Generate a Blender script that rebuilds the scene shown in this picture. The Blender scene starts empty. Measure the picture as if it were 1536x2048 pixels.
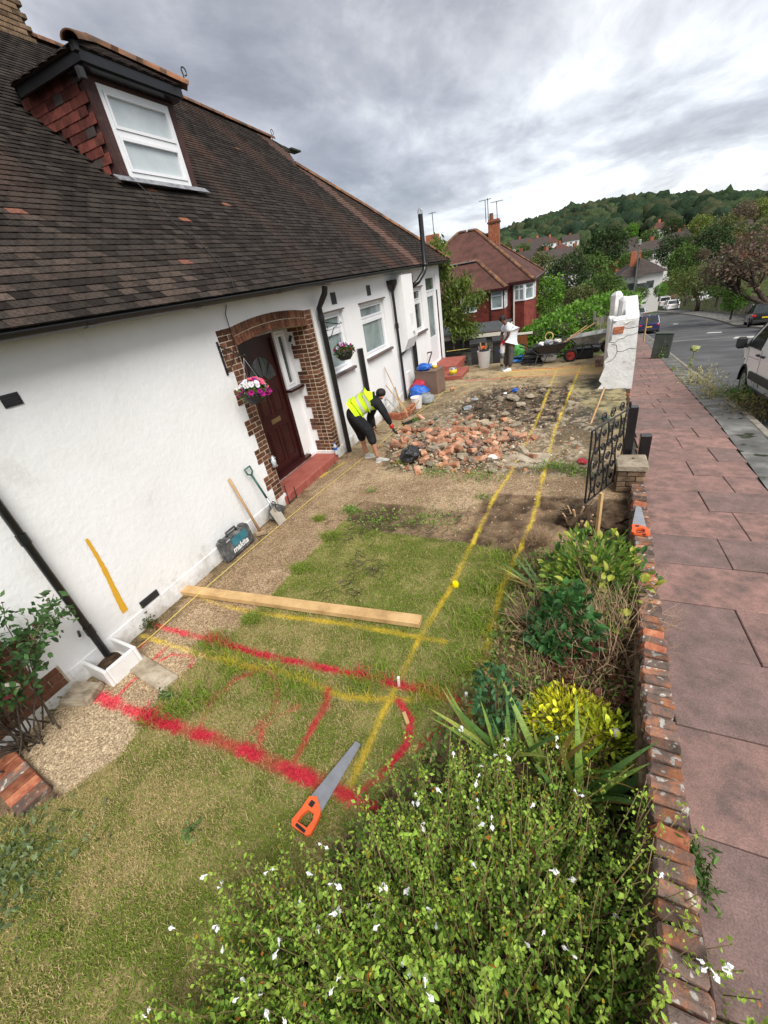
import bpy, bmesh, math, random
import numpy as np
from mathutils import Vector, Matrix, Euler
from mathutils import noise as mnoise

sc = bpy.context.scene
COL = sc.collection
rnd = random.Random(11)
nrs = np.random.RandomState(5)
R_ = math.radians

CR = np.array([[0.9139, -0.4009, -0.0638], [0.3748, 0.7729, 0.512], [-0.156, -0.4918, 0.8566]])   # right, forward, up
CF, CW, CH = 802.1, 1536.0, 2048.0
CP = np.array([0.0, 0.0, 2.94])
cam_d = bpy.data.cameras.new('camera')
cam = bpy.data.objects.new('camera', cam_d)
COL.objects.link(cam)
mm = Matrix.Identity(4)
for r in range(3):
    mm[r][0] = CR[r, 0]; mm[r][1] = CR[r, 2]; mm[r][2] = -CR[r, 1]; mm[r][3] = CP[r]
cam.matrix_world = mm
cam_d.sensor_fit = 'VERTICAL'
cam_d.sensor_height = 36.0
cam_d.lens = CF / CH * 36.0
cam_d.clip_start = 0.05
cam_d.clip_end = 6000
sc.camera = cam

SUN_EL, SUN_AZ = 50.0, 130.0        # overcast: one broad soft sun from the street side, a little behind the camera
w = bpy.data.worlds.new('World'); sc.world = w; w.use_nodes = True
nt = w.node_tree; nt.nodes.clear()
def N(tree, typ, **kw):
    n = tree.nodes.new(typ)
    for k, v in kw.items():
        if k == 'ins':
            for a, b in v.items(): n.inputs[a].default_value = b
        else: setattr(n, k, v)
    return n
wo = N(nt, 'ShaderNodeOutputWorld')
bg = N(nt, 'ShaderNodeBackground'); bg.inputs['Strength'].default_value = 0.1
sky = N(nt, 'ShaderNodeTexSky', sky_type='NISHITA', sun_disc=False, sun_elevation=R_(SUN_EL), sun_rotation=R_(SUN_AZ))
tc = N(nt, 'ShaderNodeTexCoord')
sx = N(nt, 'ShaderNodeSeparateXYZ'); nt.links.new(tc.outputs['Generated'], sx.inputs[0])
zz = N(nt, 'ShaderNodeMath', operation='MAXIMUM'); nt.links.new(sx.outputs['Z'], zz.inputs[0]); zz.inputs[1].default_value = 0.0
za = N(nt, 'ShaderNodeMath', operation='ADD'); nt.links.new(zz.outputs[0], za.inputs[0]); za.inputs[1].default_value = 0.16
dx = N(nt, 'ShaderNodeMath', operation='DIVIDE'); nt.links.new(sx.outputs['X'], dx.inputs[0]); nt.links.new(za.outputs[0], dx.inputs[1])
dy = N(nt, 'ShaderNodeMath', operation='DIVIDE'); nt.links.new(sx.outputs['Y'], dy.inputs[0]); nt.links.new(za.outputs[0], dy.inputs[1])
cx = N(nt, 'ShaderNodeCombineXYZ'); nt.links.new(dx.outputs[0], cx.inputs[0]); nt.links.new(dy.outputs[0], cx.inputs[1])
mp = N(nt, 'ShaderNodeMapping'); nt.links.new(cx.outputs[0], mp.inputs[0]); mp.inputs['Scale'].default_value = (0.85, 0.62, 1); mp.inputs['Location'].default_value = (3.1, 0.75, 0); mp.inputs['Rotation'].default_value = (0, 0, 0.5)
n1 = N(nt, 'ShaderNodeTexNoise', ins={'Scale': 0.8, 'Detail': 9.0, 'Roughness': 0.56, 'Distortion': 0.35}); nt.links.new(mp.outputs[0], n1.inputs['Vector'])
n2 = N(nt, 'ShaderNodeTexNoise', ins={'Scale': 3.1, 'Detail': 9.0, 'Roughness': 0.6, 'Distortion': 0.4}); nt.links.new(mp.outputs[0], n2.inputs['Vector'])
mxn = N(nt, 'ShaderNodeMath', operation='MULTIPLY_ADD'); nt.links.new(n2.outputs['Fac'], mxn.inputs[0]); mxn.inputs[1].default_value = 0.38; nt.links.new(n1.outputs['Fac'], mxn.inputs[2])
rp = N(nt, 'ShaderNodeValToRGB'); nt.links.new(mxn.outputs[0], rp.inputs[0])
el = rp.color_ramp.elements
el[0].position = 0.45; el[0].color = (0.82, 0.85, 0.98, 1)
el[1].position = 0.82; el[1].color = (3.3, 3.35, 3.45, 1)
e = el.new(0.55); e.color = (1.12, 1.15, 1.29, 1)
e = el.new(0.645); e.color = (1.62, 1.65, 1.80, 1)
e = el.new(0.73); e.color = (2.35, 2.40, 2.52, 1)
mk = N(nt, 'ShaderNodeMix', data_type='RGBA'); mk.inputs['Factor'].default_value = 0.93
nt.links.new(sky.outputs[0], mk.inputs['A']); nt.links.new(rp.outputs[0], mk.inputs['B'])
hb = N(nt, 'ShaderNodeMapRange', ins={'From Min': 0.02, 'From Max': 0.30, 'To Min': 1.4, 'To Max': 1.0}); nt.links.new(sx.outputs['Z'], hb.inputs[0])
hm = N(nt, 'ShaderNodeVectorMath', operation='SCALE'); nt.links.new(mk.outputs['Result'], hm.inputs[0]); nt.links.new(hb.outputs[0], hm.inputs['Scale'])
nt.links.new(hm.outputs[0], bg.inputs['Color']); nt.links.new(bg.outputs[0], wo.inputs[0])
sd = bpy.data.lights.new('sun', 'SUN'); sd.energy = 1.5; sd.angle = R_(38); sd.color = (1.0, 0.96, 0.9)
so = bpy.data.objects.new('sun', sd); COL.objects.link(so)
_az, _el = R_(SUN_AZ), R_(SUN_EL)
sv = Vector((math.sin(_az) * math.cos(_el), math.cos(_az) * math.cos(_el), math.sin(_el)))
so.rotation_euler = sv.to_track_quat('Z', 'Y').to_euler()
sc.view_settings.view_transform = 'Standard'
try: sc.view_settings.look = 'None'
except Exception: pass
sc.view_settings.gamma = 1.0
sc.view_settings.use_curve_mapping = False
sc.view_settings.exposure = 1.62
sc.cycles.max_bounces = 6
sc.cycles.diffuse_bounces = 3
sc.cycles.glossy_bounces = 3
sc.cycles.transparent_max_bounces = 6

def ray(x, y):
    return CR @ np.array([(x - CW / 2) / CF, 1.0, -(y - CH / 2) / CF])
def onx(x, y, X=-4.2):
    d = ray(x, y); return Vector(CP + d * (X / d[0]))
def ony(x, y, Y):
    d = ray(x, y); return Vector(CP + d * (Y / d[1]))
def onz(x, y, Z=0.0):
    d = ray(x, y); return Vector(CP + d * ((Z - CP[2]) / d[2]))
def zpave(y):
    if y < 9: return 0.54 - 0.09 * y
    if y < 50: return -0.27 - 0.128 * (y - 9)
    if y < 90: return -5.518 - 0.075 * (y - 50)
    return -8.518 - 0.03 * (min(y, 140) - 90)
def onpave(x, y, dz=0.0):
    d = ray(x, y); lo, hi = 0.3, 150.0
    for _ in range(60):
        k = (lo + hi) / 2; p = CP + d * k
        if p[2] > zpave(p[1]) + dz: lo = k
        else: hi = k
    return Vector(CP + d * lo)
def camdist(p):
    return (Vector(p) - Vector(CP)).length
def pix(p):
    d = CR.T @ (np.array(p, float) - CP)
    if d[1] < 0.05: return None
    return (CW / 2 + CF * d[0] / d[1], CH / 2 - CF * d[2] / d[1])
def inview(p, m=0):
    q = pix(p); return q is not None and -m < q[0] < CW + m and -m < q[1] < CH + m

def tag(o, label=None, cat=None, group=None, kind=None):
    if label: o['label'] = label
    if cat: o['category'] = cat
    if group: o['group'] = group
    if kind: o['kind'] = kind
    return o
def thing(name, label, cat, loc=(0, 0, 0), rz=0.0, group=None):
    o = bpy.data.objects.new(name, None); COL.objects.link(o)
    o.empty_display_size = 0.1
    o.location = loc; o.rotation_euler = (0, 0, rz)
    return tag(o, label, cat, group)
KIDS = {}
def link(o, parent=None):
    COL.objects.link(o)
    if parent is not None:
        o.parent = parent; KIDS.setdefault(parent.name, []).append(o)
    return o
def inst(me, name, parent=None, loc=(0, 0, 0), rot=(0, 0, 0), scale=None, col=None):
    o = bpy.data.objects.new(name, me); link(o, parent)
    o.location = loc; o.rotation_euler = rot
    if scale is not None: o.scale = scale if hasattr(scale, '__len__') else (scale,) * 3
    if col is not None: o.color = (*col, 1)
    return o
def dup(o, loc=None, rot=None, label=None, parent=None, scale=None):
    c = o.copy(); link(c, parent)
    if loc is not None: c.location = loc
    if rot is not None: c.rotation_euler = rot
    if scale is not None: c.scale = scale
    if label: c['label'] = label
    for k in KIDS.get(o.name, []): dup(k, parent=c)
    return c

class MB:
    def __init__(s): s.v = []; s.f = []; s.m = []; s.c = None
    def add(s, vs, fs, mi=0):
        b = len(s.v); s.v += [tuple(p) for p in vs]
        s.f += [tuple(b + i for i in f) for f in fs]; s.m += [mi] * len(fs)
        return s
    def box(s, c, size, rot=None, mi=0, taper=1.0):
        hx, hy, hz = size[0] / 2, size[1] / 2, size[2] / 2
        vs = [Vector((x * hx * (taper if z > 0 else 1), y * hy * (taper if z > 0 else 1), z * hz)) for z in (-1, 1) for x, y in ((-1, -1), (1, -1), (1, 1), (-1, 1))]
        if rot is not None:
            m = rot if isinstance(rot, Matrix) else Euler(rot).to_matrix()
            vs = [m @ v for v in vs]
        vs = [v + Vector(c) for v in vs]
        return s.add(vs, [(3, 2, 1, 0), (4, 5, 6, 7), (0, 1, 5, 4), (1, 2, 6, 5), (2, 3, 7, 6), (3, 0, 4, 7)], mi)
    def b(s, x0, x1, y0, y1, z0, z1, mi=0):
        return s.box(((x0 + x1) / 2, (y0 + y1) / 2, (z0 + z1) / 2), (x1 - x0, y1 - y0, z1 - z0), None, mi)
    def bev(s, c, size, r=0.006, rot=None, mi=0, jit=0.0, rg=None):
        h = [k / 2 for k in size]; vs = []; idx = {}
        for sx_ in (-1, 1):
            for sy_ in (-1, 1):
                for sz_ in (-1, 1):
                    for a in range(3):
                        p = [sx_ * (h[0] - r), sy_ * (h[1] - r), sz_ * (h[2] - r)]
                        p[a] += (sx_, sy_, sz_)[a] * r
                        if jit: p = [q + (rg or rnd).uniform(-jit, jit) for q in p]
                        idx[(sx_, sy_, sz_, a)] = len(vs); vs.append(Vector(p))
        fs = []
        for a in range(3):
            b_, c_ = (a + 1) % 3, (a + 2) % 3
            for sg in (-1, 1):
                ring = []
                for u, v in ((-1, -1), (1, -1), (1, 1), (-1, 1)):
                    k = [0, 0, 0]; k[a] = sg; k[b_] = u; k[c_] = v; ring.append(idx[(*k, a)])
                fs.append(ring if sg > 0 else ring[::-1])
        for a in range(3):
            b_, c_ = (a + 1) % 3, (a + 2) % 3
            for u in (-1, 1):
                for v in (-1, 1):
                    q = []
                    for t, ax in ((-1, b_), (1, b_), (1, c_), (-1, c_)):
                        k = [0, 0, 0]; k[a] = t; k[b_] = u; k[c_] = v; q.append(idx[(*k, ax)])
                    fs.append(q if u * v > 0 else q[::-1])
        for sx_ in (-1, 1):
            for sy_ in (-1, 1):
                for sz_ in (-1, 1):
                    q = [idx[(sx_, sy_, sz_, a)] for a in range(3)]
                    fs.append(q if sx_ * sy_ * sz_ > 0 else q[::-1])
        if rot is not None:
            m = rot if isinstance(rot, Matrix) else Euler(rot).to_matrix()
            vs = [m @ v for v in vs]
        return s.add([v + Vector(c) for v in vs], fs, mi)
    def tube(s, pts, r, n=8, mi=0, caps=True):
        pts = [Vector(p) for p in pts]; k = len(pts)
        rs = r if hasattr(r, '__len__') else [r] * k
        up = None; rings = []
        for i, p in enumerate(pts):
            t = (pts[min(i + 1, k - 1)] - pts[max(i - 1, 0)])
            if t.length < 1e-9: t = Vector((0, 0, 1))
            t.normalize()
            if up is None:
                up = Vector((0, 0, 1)) if abs(t.z) < 0.9 else Vector((1, 0, 0))
            a = t.cross(up)
            if a.length < 1e-6: a = t.orthogonal()
            a.normalize(); b_ = a.cross(t).normalized(); up = b_
            rings.append([p + (a * math.cos(2 * math.pi * j / n) + b_ * math.sin(2 * math.pi * j / n)) * rs[i] for j in range(n)])
        vs = [v for q in rings for v in q]; fs = []
        for i in range(k - 1):
            for j in range(n):
                fs.append((i * n + j, i * n + (j + 1) % n, (i + 1) * n + (j + 1) % n, (i + 1) * n + j))
        if caps: fs += [tuple(range(n - 1, -1, -1)), tuple((k - 1) * n + j for j in range(n))]
        return s.add(vs, fs, mi)
    def lathe(s, prof, c=(0, 0, 0), n=20, mi=0, mat=None, caps=True):
        vs = []; fs = []
        for r, z in prof:
            for j in range(n):
                v = Vector((r * math.cos(2 * math.pi * j / n), r * math.sin(2 * math.pi * j / n), z))
                if mat is not None: v = mat @ v
                vs.append(v + Vector(c))
        for i in range(len(prof) - 1):
            for j in range(n):
                fs.append((i * n + j, i * n + (j + 1) % n, (i + 1) * n + (j + 1) % n, (i + 1) * n + j))
        if caps and prof[0][0] > 1e-5: fs.append(tuple(range(n - 1, -1, -1)))
        if caps and prof[-1][0] > 1e-5: fs.append(tuple((len(prof) - 1) * n + j for j in range(n)))
        return s.add(vs, fs, mi)
    def prism(s, poly, d, mi=0):
        d = Vector(d); n = len(poly); p = [Vector(q) for q in poly]
        vs = p + [q + d for q in p]
        fs = [tuple(range(n - 1, -1, -1)), tuple(range(n, 2 * n))] + [(i, (i + 1) % n, n + (i + 1) % n, n + i) for i in range(n)]
        return s.add(vs, fs, mi)
    def blob(s, c, size, seed=0, amp=0.25, freq=2.2, sub=2, mi=0):
        vs, fs = ICO[sub]
        out = []
        for v in vs:
            n_ = 1 + amp * mnoise.noise(Vector(v) * freq + Vector((seed * 7.3, seed * 3.1, seed)))
            out.append(Vector((v[0] * size[0], v[1] * size[1], v[2] * size[2])) * n_ + Vector(c))
        return s.add(out, fs, mi)
    def mesh(s, name, mats, smooth=False, ang=None):
        me = bpy.data.meshes.new(name)
        me.from_pydata([tuple(v) for v in s.v], [], s.f)
        for m_ in (mats if isinstance(mats, (list, tuple)) else [mats]): me.materials.append(m_)
        if any(s.m): me.polygons.foreach_set('material_index', s.m)
        if smooth:
            me.polygons.foreach_set('use_smooth', [True] * len(s.f))
            if ang: me.set_sharp_from_angle(angle=R_(ang))
        me.update()
        return me
    def build(s, name, mats, parent=None, smooth=False, ang=None, loc=(0, 0, 0), rot=(0, 0, 0), fix=False):
        me = s.mesh(name, mats, smooth, ang)
        if fix:
            bm = bmesh.new(); bm.from_mesh(me); bmesh.ops.recalc_face_normals(bm, faces=bm.faces[:]); bm.to_mesh(me); bm.free()
        return inst(me, name, parent, loc, rot)
ICO = {}
for sub_ in (1, 2, 3):
    bm = bmesh.new(); bmesh.ops.create_icosphere(bm, subdivisions=sub_, radius=1)
    bm.verts.ensure_lookup_table()
    ICO[sub_] = ([tuple(v.co) for v in bm.verts], [tuple(v.index for v in f.verts) for f in bm.faces]); bm.free()

def npmesh(name, V, F, mats, col=None, smooth=False):
    """V (n,3), F (m,k) with k 3 or 4, col (n,3) per point"""
    me = bpy.data.meshes.new(name)
    V = np.ascontiguousarray(V, dtype=np.float32); F = np.ascontiguousarray(F, dtype=np.int32); k = F.shape[1]
    me.vertices.add(len(V)); me.vertices.foreach_set('co', V.ravel())
    me.loops.add(F.size); me.loops.foreach_set('vertex_index', F.ravel())
    me.polygons.add(len(F)); me.polygons.foreach_set('loop_start', np.arange(0, F.size, k, dtype=np.int32))
    if col is not None:
        a = me.attributes.new('Col', 'FLOAT_COLOR', 'POINT')
        c4 = np.ones((len(V), 4), dtype=np.float32); c4[:, :col.shape[1]] = col
        a.data.foreach_set('color', c4.ravel())
    for m_ in (mats if isinstance(mats, (list, tuple)) else [mats]): me.materials.append(m_)
    if smooth: me.polygons.foreach_set('use_smooth', np.ones(len(F), dtype=bool))
    me.update(calc_edges=True); me.validate()
    return me

def newmat(name):
    m = bpy.data.materials.new(name); m.use_nodes = True
    t = m.node_tree; t.nodes.clear()
    o = N(t, 'ShaderNodeOutputMaterial'); b = N(t, 'ShaderNodeBsdfPrincipled')
    t.links.new(b.outputs[0], o.inputs[0])
    return m, t, b
def coords(t, objvar=True, kind='Object'):
    c = N(t, 'ShaderNodeTexCoord'); v = c.outputs[kind]
    if objvar:
        oi = N(t, 'ShaderNodeObjectInfo')
        ad = N(t, 'ShaderNodeVectorMath', operation='MULTIPLY_ADD')
        t.links.new(oi.outputs['Random'], ad.inputs[0]); ad.inputs[1].default_value = (37.1, 19.7, 53.3); t.links.new(v, ad.inputs[2])
        v = ad.outputs[0]
        return v, oi.outputs['Random']
    return v, None
def ramp(t, fac, stops):
    r = N(t, 'ShaderNodeValToRGB'); t.links.new(fac, r.inputs[0]); el = r.color_ramp.elements
    while len(el) < len(stops): el.new(0.5)
    for e_, (p, c) in zip(el, stops): e_.position = p; e_.color = (*c, 1)
    return r.outputs[0]
def noise_(t, v, scale, detail=5, rough=0.6, dist=0.0):
    n = N(t, 'ShaderNodeTexNoise', ins={'Scale': scale, 'Detail': detail, 'Roughness': rough, 'Distortion': dist}); t.links.new(v, n.inputs['Vector'])
    return n.outputs['Fac']
def mixc(t, f, a, b, mode='MIX'):
    m = N(t, 'ShaderNodeMix', data_type='RGBA', blend_type=mode)
    for k, x in (('Factor', f), ('A', a), ('B', b)):
        if hasattr(x, 'links'): t.links.new(x, m.inputs[k])
        elif isinstance(x, tuple): m.inputs[k].default_value = (*x, 1)
        else: m.inputs[k].default_value = x
    return m.outputs['Result']
def bump_(t, b, h, strength, dist=0.01):
    n = N(t, 'ShaderNodeBump', ins={'Strength': strength, 'Distance': dist}); t.links.new(h, n.inputs['Height']); t.links.new(n.outputs[0], b.inputs['Normal'])
def M(name, cols, scale=6.0, rough=0.8, bump=0.0, bscale=60.0, spec=0.3, metal=0.0, var=0.0, detail=6, pos=None, speck=None, objcol=False, bd=0.004, trans=0.0, coat=0.0):
    """cols: 1-4 colours along a noise ramp; var: value shift from one object to the next; speck: (colour, scale, threshold)"""
    m, t, b = newmat(name)
    v, rn = coords(t, True)
    if len(cols) == 1: c = None; base = cols[0]
    else:
        k = len(cols); ps = pos or [0.32 + 0.36 * i / (k - 1) for i in range(k)]
        c = ramp(t, noise_(t, v, scale, detail, 0.62), list(zip(ps, cols))); base = c
    if objcol:
        oi = N(t, 'ShaderNodeObjectInfo')
        base = mixc(t, 1.0, base, oi.outputs['Color'], 'MULTIPLY')
    if speck:
        s_ = noise_(t, v, speck[1], 2, 0.5)
        base = mixc(t, ramp(t, s_, [(speck[2], (0, 0, 0)), (speck[2] + 0.05, (1, 1, 1))]), base, speck[0])
    if var:
        mr = N(t, 'ShaderNodeMapRange', ins={'To Min': 1 - var, 'To Max': 1 + var}); t.links.new(rn, mr.inputs[0])
        hs = N(t, 'ShaderNodeHueSaturation'); t.links.new(mr.outputs[0], hs.inputs['Value'])
        if hasattr(base, 'links'): t.links.new(base, hs.inputs['Color'])
        else: hs.inputs['Color'].default_value = (*base, 1)
        base = hs.outputs[0]
    if hasattr(base, 'links'): t.links.new(base, b.inputs['Base Color'])
    else: b.inputs['Base Color'].default_value = (*base, 1)
    b.inputs['Roughness'].default_value = rough; b.inputs['Metallic'].default_value = metal
    b.inputs['Specular IOR Level'].default_value = spec
    if coat: b.inputs['Coat Weight'].default_value = coat
    if bump: bump_(t, b, noise_(t, v, bscale, 5, 0.65), bump, bd)
    return m
def MC(name, rough=0.7, nscale=30, amt=0.35, bump=0.0, bscale=80, spec=0.25, sss=False, objcol=False):
    """colour from the point attribute Col (each piece of the mesh has its own), broken up by noise"""
    m, t, b = newmat(name)
    v, rn = coords(t, False)
    if objcol:
        a_ = N(t, 'ShaderNodeObjectInfo').outputs['Color']
    else:
        a_ = N(t, 'ShaderNodeVertexColor', layer_name='Col').outputs['Color']
    f = noise_(t, v, nscale, 4, 0.6)
    mr = N(t, 'ShaderNodeMapRange', ins={'From Min': 0.3, 'From Max': 0.7, 'To Min': 1 - amt, 'To Max': 1 + amt}); t.links.new(f, mr.inputs[0])
    hs = N(t, 'ShaderNodeHueSaturation'); t.links.new(a_, hs.inputs['Color']); t.links.new(mr.outputs[0], hs.inputs['Value'])
    t.links.new(hs.outputs[0], b.inputs['Base Color'])
    b.inputs['Roughness'].default_value = rough; b.inputs['Specular IOR Level'].default_value = spec
    if bump: bump_(t, b, noise_(t, v, bscale, 5, 0.65), bump, 0.003)
    if sss:
        o = [n for n in t.nodes if n.type == 'OUTPUT_MATERIAL'][0]
        tr = N(t, 'ShaderNodeBsdfTranslucent'); t.links.new(hs.outputs[0], tr.inputs[0])
        mx = N(t, 'ShaderNodeMixShader', ins={0: 0.3}); t.links.new(b.outputs[0], mx.inputs[1]); t.links.new(tr.outputs[0], mx.inputs[2]); t.links.new(mx.outputs[0], o.inputs[0])
    return m

mt = {}
mt['render'] = M('white_wall_render', [(0.62, 0.61, 0.58), (0.76, 0.76, 0.75), (0.80, 0.80, 0.80)], 1.7, 0.85, 0.32, 13, 0.2, bd=0.02, pos=[0.22, 0.36, 0.6], detail=9)
t_ = mt['render'].node_tree; b_ = [n for n in t_.nodes if n.type == 'BSDF_PRINCIPLED'][0]; l_ = b_.inputs['Base Color'].links[0].from_socket
v_, _ = coords(t_, False); sz_ = N(t_, 'ShaderNodeSeparateXYZ'); t_.links.new(v_, sz_.inputs[0])
mp_ = N(t_, 'ShaderNodeMapping'); t_.links.new(v_, mp_.inputs[0]); mp_.inputs['Scale'].default_value = (7, 7, .5)
st_ = ramp(t_, noise_(t_, mp_.outputs[0], 1.2, 7, .7), [(.60, (0, 0, 0)), (.78, (.25, .25, .25))])
c_ = mixc(t_, st_, l_, (.50, .48, .43))
lo_ = N(t_, 'ShaderNodeMapRange', ins={'From Min': .55, 'From Max': .0, 'To Min': 0., 'To Max': .34}); t_.links.new(sz_.outputs['Z'], lo_.inputs[0])
ad_ = N(t_, 'ShaderNodeMath', operation='ADD'); t_.links.new(lo_.outputs[0], ad_.inputs[0]); t_.links.new(noise_(t_, v_, 3.2, 9, .72), ad_.inputs[1])
c_ = mixc(t_, ramp(t_, ad_.outputs[0], [(.68, (0, 0, 0)), (.92, (.75, .75, .75))]), c_, (.36, .32, .25))
t_.links.new(c_, b_.inputs['Base Color'])
mt['brick'] = M('brown_brick', [(0.075, 0.034, 0.022), (0.125, 0.055, 0.033), (0.17, 0.082, 0.05)], 14, 0.88, 0.5, 90, 0.15, var=0.45)
mt['dustbrick'] = M('dusty_loose_brick', [(0.24, 0.105, 0.065), (0.37, 0.17, 0.10), (0.46, 0.27, 0.175), (0.50, 0.41, 0.30)], 7, 0.95, 0.6, 60, 0.1, var=0.4, pos=[0.28, 0.45, 0.6, 0.72])
mt['redbrick'] = M('red_brick', [(0.16, 0.05, 0.03), (0.32, 0.11, 0.06), (0.44, 0.19, 0.10)], 12, 0.9, 0.6, 70, 0.2, var=0.35)
mt['oldbrick'] = M('weathered_wall_brick', [(0.075, 0.06, 0.05), (0.16, 0.115, 0.095), (0.25, 0.135, 0.095), (0.40, 0.17, 0.085)], 7, 0.95, 0.9, 45, 0.15, var=0.4, speck=((0.40, 0.38, 0.34), 24, 0.60), bd=0.012, pos=[0.3, 0.47, 0.56, 0.63])
mt['innerbrick'] = M('dirty_inner_brick', [(0.08, 0.055, 0.036), (0.17, 0.115, 0.072), (0.27, 0.18, 0.12)], 7, 0.95, 0.9, 40, 0.15, var=0.3, bd=0.008)
mt['mortar'] = M('mortar', [(0.36, 0.30, 0.21), (0.50, 0.42, 0.30), (0.58, 0.51, 0.40)], 16, 0.95, 0.4, 90, 0.1)
mt['oldmortar'] = M('old_mortar', [(0.16, 0.145, 0.11), (0.28, 0.26, 0.2), (0.36, 0.34, 0.29)], 14, 0.95, 0.5, 60, 0.1)
mt['black'] = M('black_gloss_paint', [(0.008, 0.008, 0.009), (0.014, 0.014, 0.015)], 12, 0.28, 0.05, 40, 0.5)
mt['blackmatt'] = M('black_plastic', [(0.014, 0.014, 0.015), (0.03, 0.03, 0.031)], 9, 0.55, 0.1, 60, 0.4)
mt['iron'] = M('black_iron', [(0.006, 0.006, 0.007), (0.02, 0.018, 0.017)], 30, 0.45, 0.2, 90, 0.5)
mt['upvc'] = M('white_upvc', [(0.74, 0.75, 0.77), (0.82, 0.82, 0.83)], 3, 0.32, 0, 10, 0.5)
mt['maroon'] = M('dark_maroon_paint', [(0.024, 0.0045, 0.0045), (0.038, 0.007, 0.0065)], 5, 0.33, 0.05, 30, 0.5)
mt['brownpaint'] = M('peeling_brown_paint', [(0.045, 0.022, 0.02), (0.075, 0.034, 0.03), (0.12, 0.07, 0.055)], 9, 0.7, 0.2, 40, 0.3, pos=[0.3, 0.6, 0.72])
mt['sill'] = M('brown_tile_sill', [(0.10, 0.075, 0.07), (0.16, 0.12, 0.105)], 9, 0.6, 0.1, 40, 0.3)
mt['pane'] = M('window_pane', [(0.10, 0.13, 0.135), (0.24, 0.29, 0.295), (0.36, 0.41, 0.41)], 1.3, 0.06, 0, 10, 0.7, pos=[0.3, 0.48, 0.7])
mt['panedark'] = M('dark_window_pane', [(0.03, 0.035, 0.035), (0.07, 0.085, 0.08), (0.2, 0.21, 0.2)], 2.2, 0.05, 0, 10, 0.7, pos=[0.35, 0.55, 0.75])
mt['panenet'] = M('net_curtain_pane', [(0.40, 0.45, 0.47), (0.50, 0.55, 0.57), (0.62, 0.66, 0.67)], 1.1, 0.08, 0, 10, 0.6)
mt['hip'] = M('terracotta_hip_tile', [(0.06, 0.045, 0.033), (0.14, 0.075, 0.045), (0.27, 0.12, 0.06)], 4, 0.9, 0.4, 50, 0.2, var=0.25)
mt['lead'] = M('lead_flashing', [(0.10, 0.105, 0.115), (0.3, 0.31, 0.33)], 14, 0.45, 0.5, 25, 0.5)
mt['redstep'] = M('red_painted_step', [(0.19, 0.045, 0.032), (0.30, 0.085, 0.062), (0.34, 0.11, 0.085)], 5, 0.75, 0.2, 60, 0.25, pos=[0.25, 0.45, 0.7])
mt['brass'] = M('brass', [(0.45, 0.36, 0.2), (0.6, 0.5, 0.3)], 20, 0.35, 0, 10, 0.5, 1.0)
mt['steel'] = M('steel', [(0.42, 0.43, 0.44), (0.56, 0.57, 0.58)], 9, 0.34, 0.05, 120, 0.5, 0.85)
mt['wood'] = M('new_timber', [(0.33, 0.20, 0.085), (0.48, 0.31, 0.14), (0.55, 0.37, 0.18)], 5, 0.75, 0.2, 40, 0.25, var=0.1)
mt['oldwood'] = M('weathered_timber', [(0.16, 0.12, 0.08), (0.27, 0.20, 0.13), (0.34, 0.27, 0.18)], 8, 0.85, 0.3, 40, 0.2, var=0.15)
mt['fencewood'] = M('grey_fence_timber', [(0.10, 0.09, 0.075), (0.17, 0.15, 0.125), (0.25, 0.22, 0.19)], 2.5, 0.9, 0.3, 30, 0.15, var=0.25)
mt['handle'] = M('tool_handle_ash', [(0.36, 0.21, 0.10), (0.48, 0.31, 0.16)], 8, 0.6, 0.1, 60, 0.3)
mt['whiteplastic'] = M('white_plastic', [(0.70, 0.69, 0.66), (0.80, 0.80, 0.79)], 4, 0.4, 0, 10, 0.45)
mt['whitedirty'] = M('dirty_white_render', [(0.36, 0.34, 0.31), (0.66, 0.66, 0.64), (0.76, 0.76, 0.75)], 3.5, 0.9, 0.7, 14, 0.15, pos=[0.24, 0.4, 0.6], bd=0.02)
mt['orange'] = M('orange_plastic', [(0.50, 0.12, 0.05), (0.72, 0.11, 0.025), (0.76, 0.13, 0.03)], 14, 0.55, 0, 10, 0.45)
mt['rubber'] = M('black_rubber', [(0.012, 0.012, 0.012), (0.028, 0.027, 0.026)], 10, 0.75, 0.1, 60, 0.25)
mt['redpaint'] = M('red_wheel_paint', [(0.25, 0.02, 0.02), (0.36, 0.035, 0.03)], 10, 0.5, 0, 10, 0.4)
mt['galv'] = M('galvanised_tray', [(0.16, 0.17, 0.165), (0.28, 0.29, 0.28), (0.36, 0.37, 0.35)], 6, 0.55, 0.15, 40, 0.4, 0.3)
mt['cloth_yellow'] = M('hi_vis_yellow', [(0.52, 0.78, 0.015), (0.66, 0.92, 0.03)], 5, 0.7, 0.4, 14, 0.2, bd=0.02)
mt['reflect'] = M('reflective_grey', [(0.42, 0.44, 0.42), (0.56, 0.58, 0.56)], 20, 0.35, 0, 10, 0.5)
mt['cloth_black'] = M('black_cloth', [(0.010, 0.010, 0.012), (0.026, 0.026, 0.029)], 8, 0.85, 0.7, 18, 0.15, bd=0.02)
mt['cloth_white'] = M('white_cotton', [(0.58, 0.63, 0.68), (0.72, 0.76, 0.80)], 5, 0.85, 0.7, 12, 0.15, bd=0.02)
mt['cloth_grey'] = M('grey_trousers', [(0.06, 0.053, 0.05), (0.10, 0.09, 0.086)], 7, 0.85, 0.7, 14, 0.15, bd=0.02)
mt['skin_light'] = M('light_tanned_skin', [(0.36, 0.17, 0.10), (0.44, 0.22, 0.135)], 12, 0.55, 0.1, 90, 0.3)
mt['skin_dark'] = M('brown_skin', [(0.10, 0.045, 0.026), (0.15, 0.068, 0.04)], 12, 0.5, 0.1, 90, 0.3)
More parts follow.
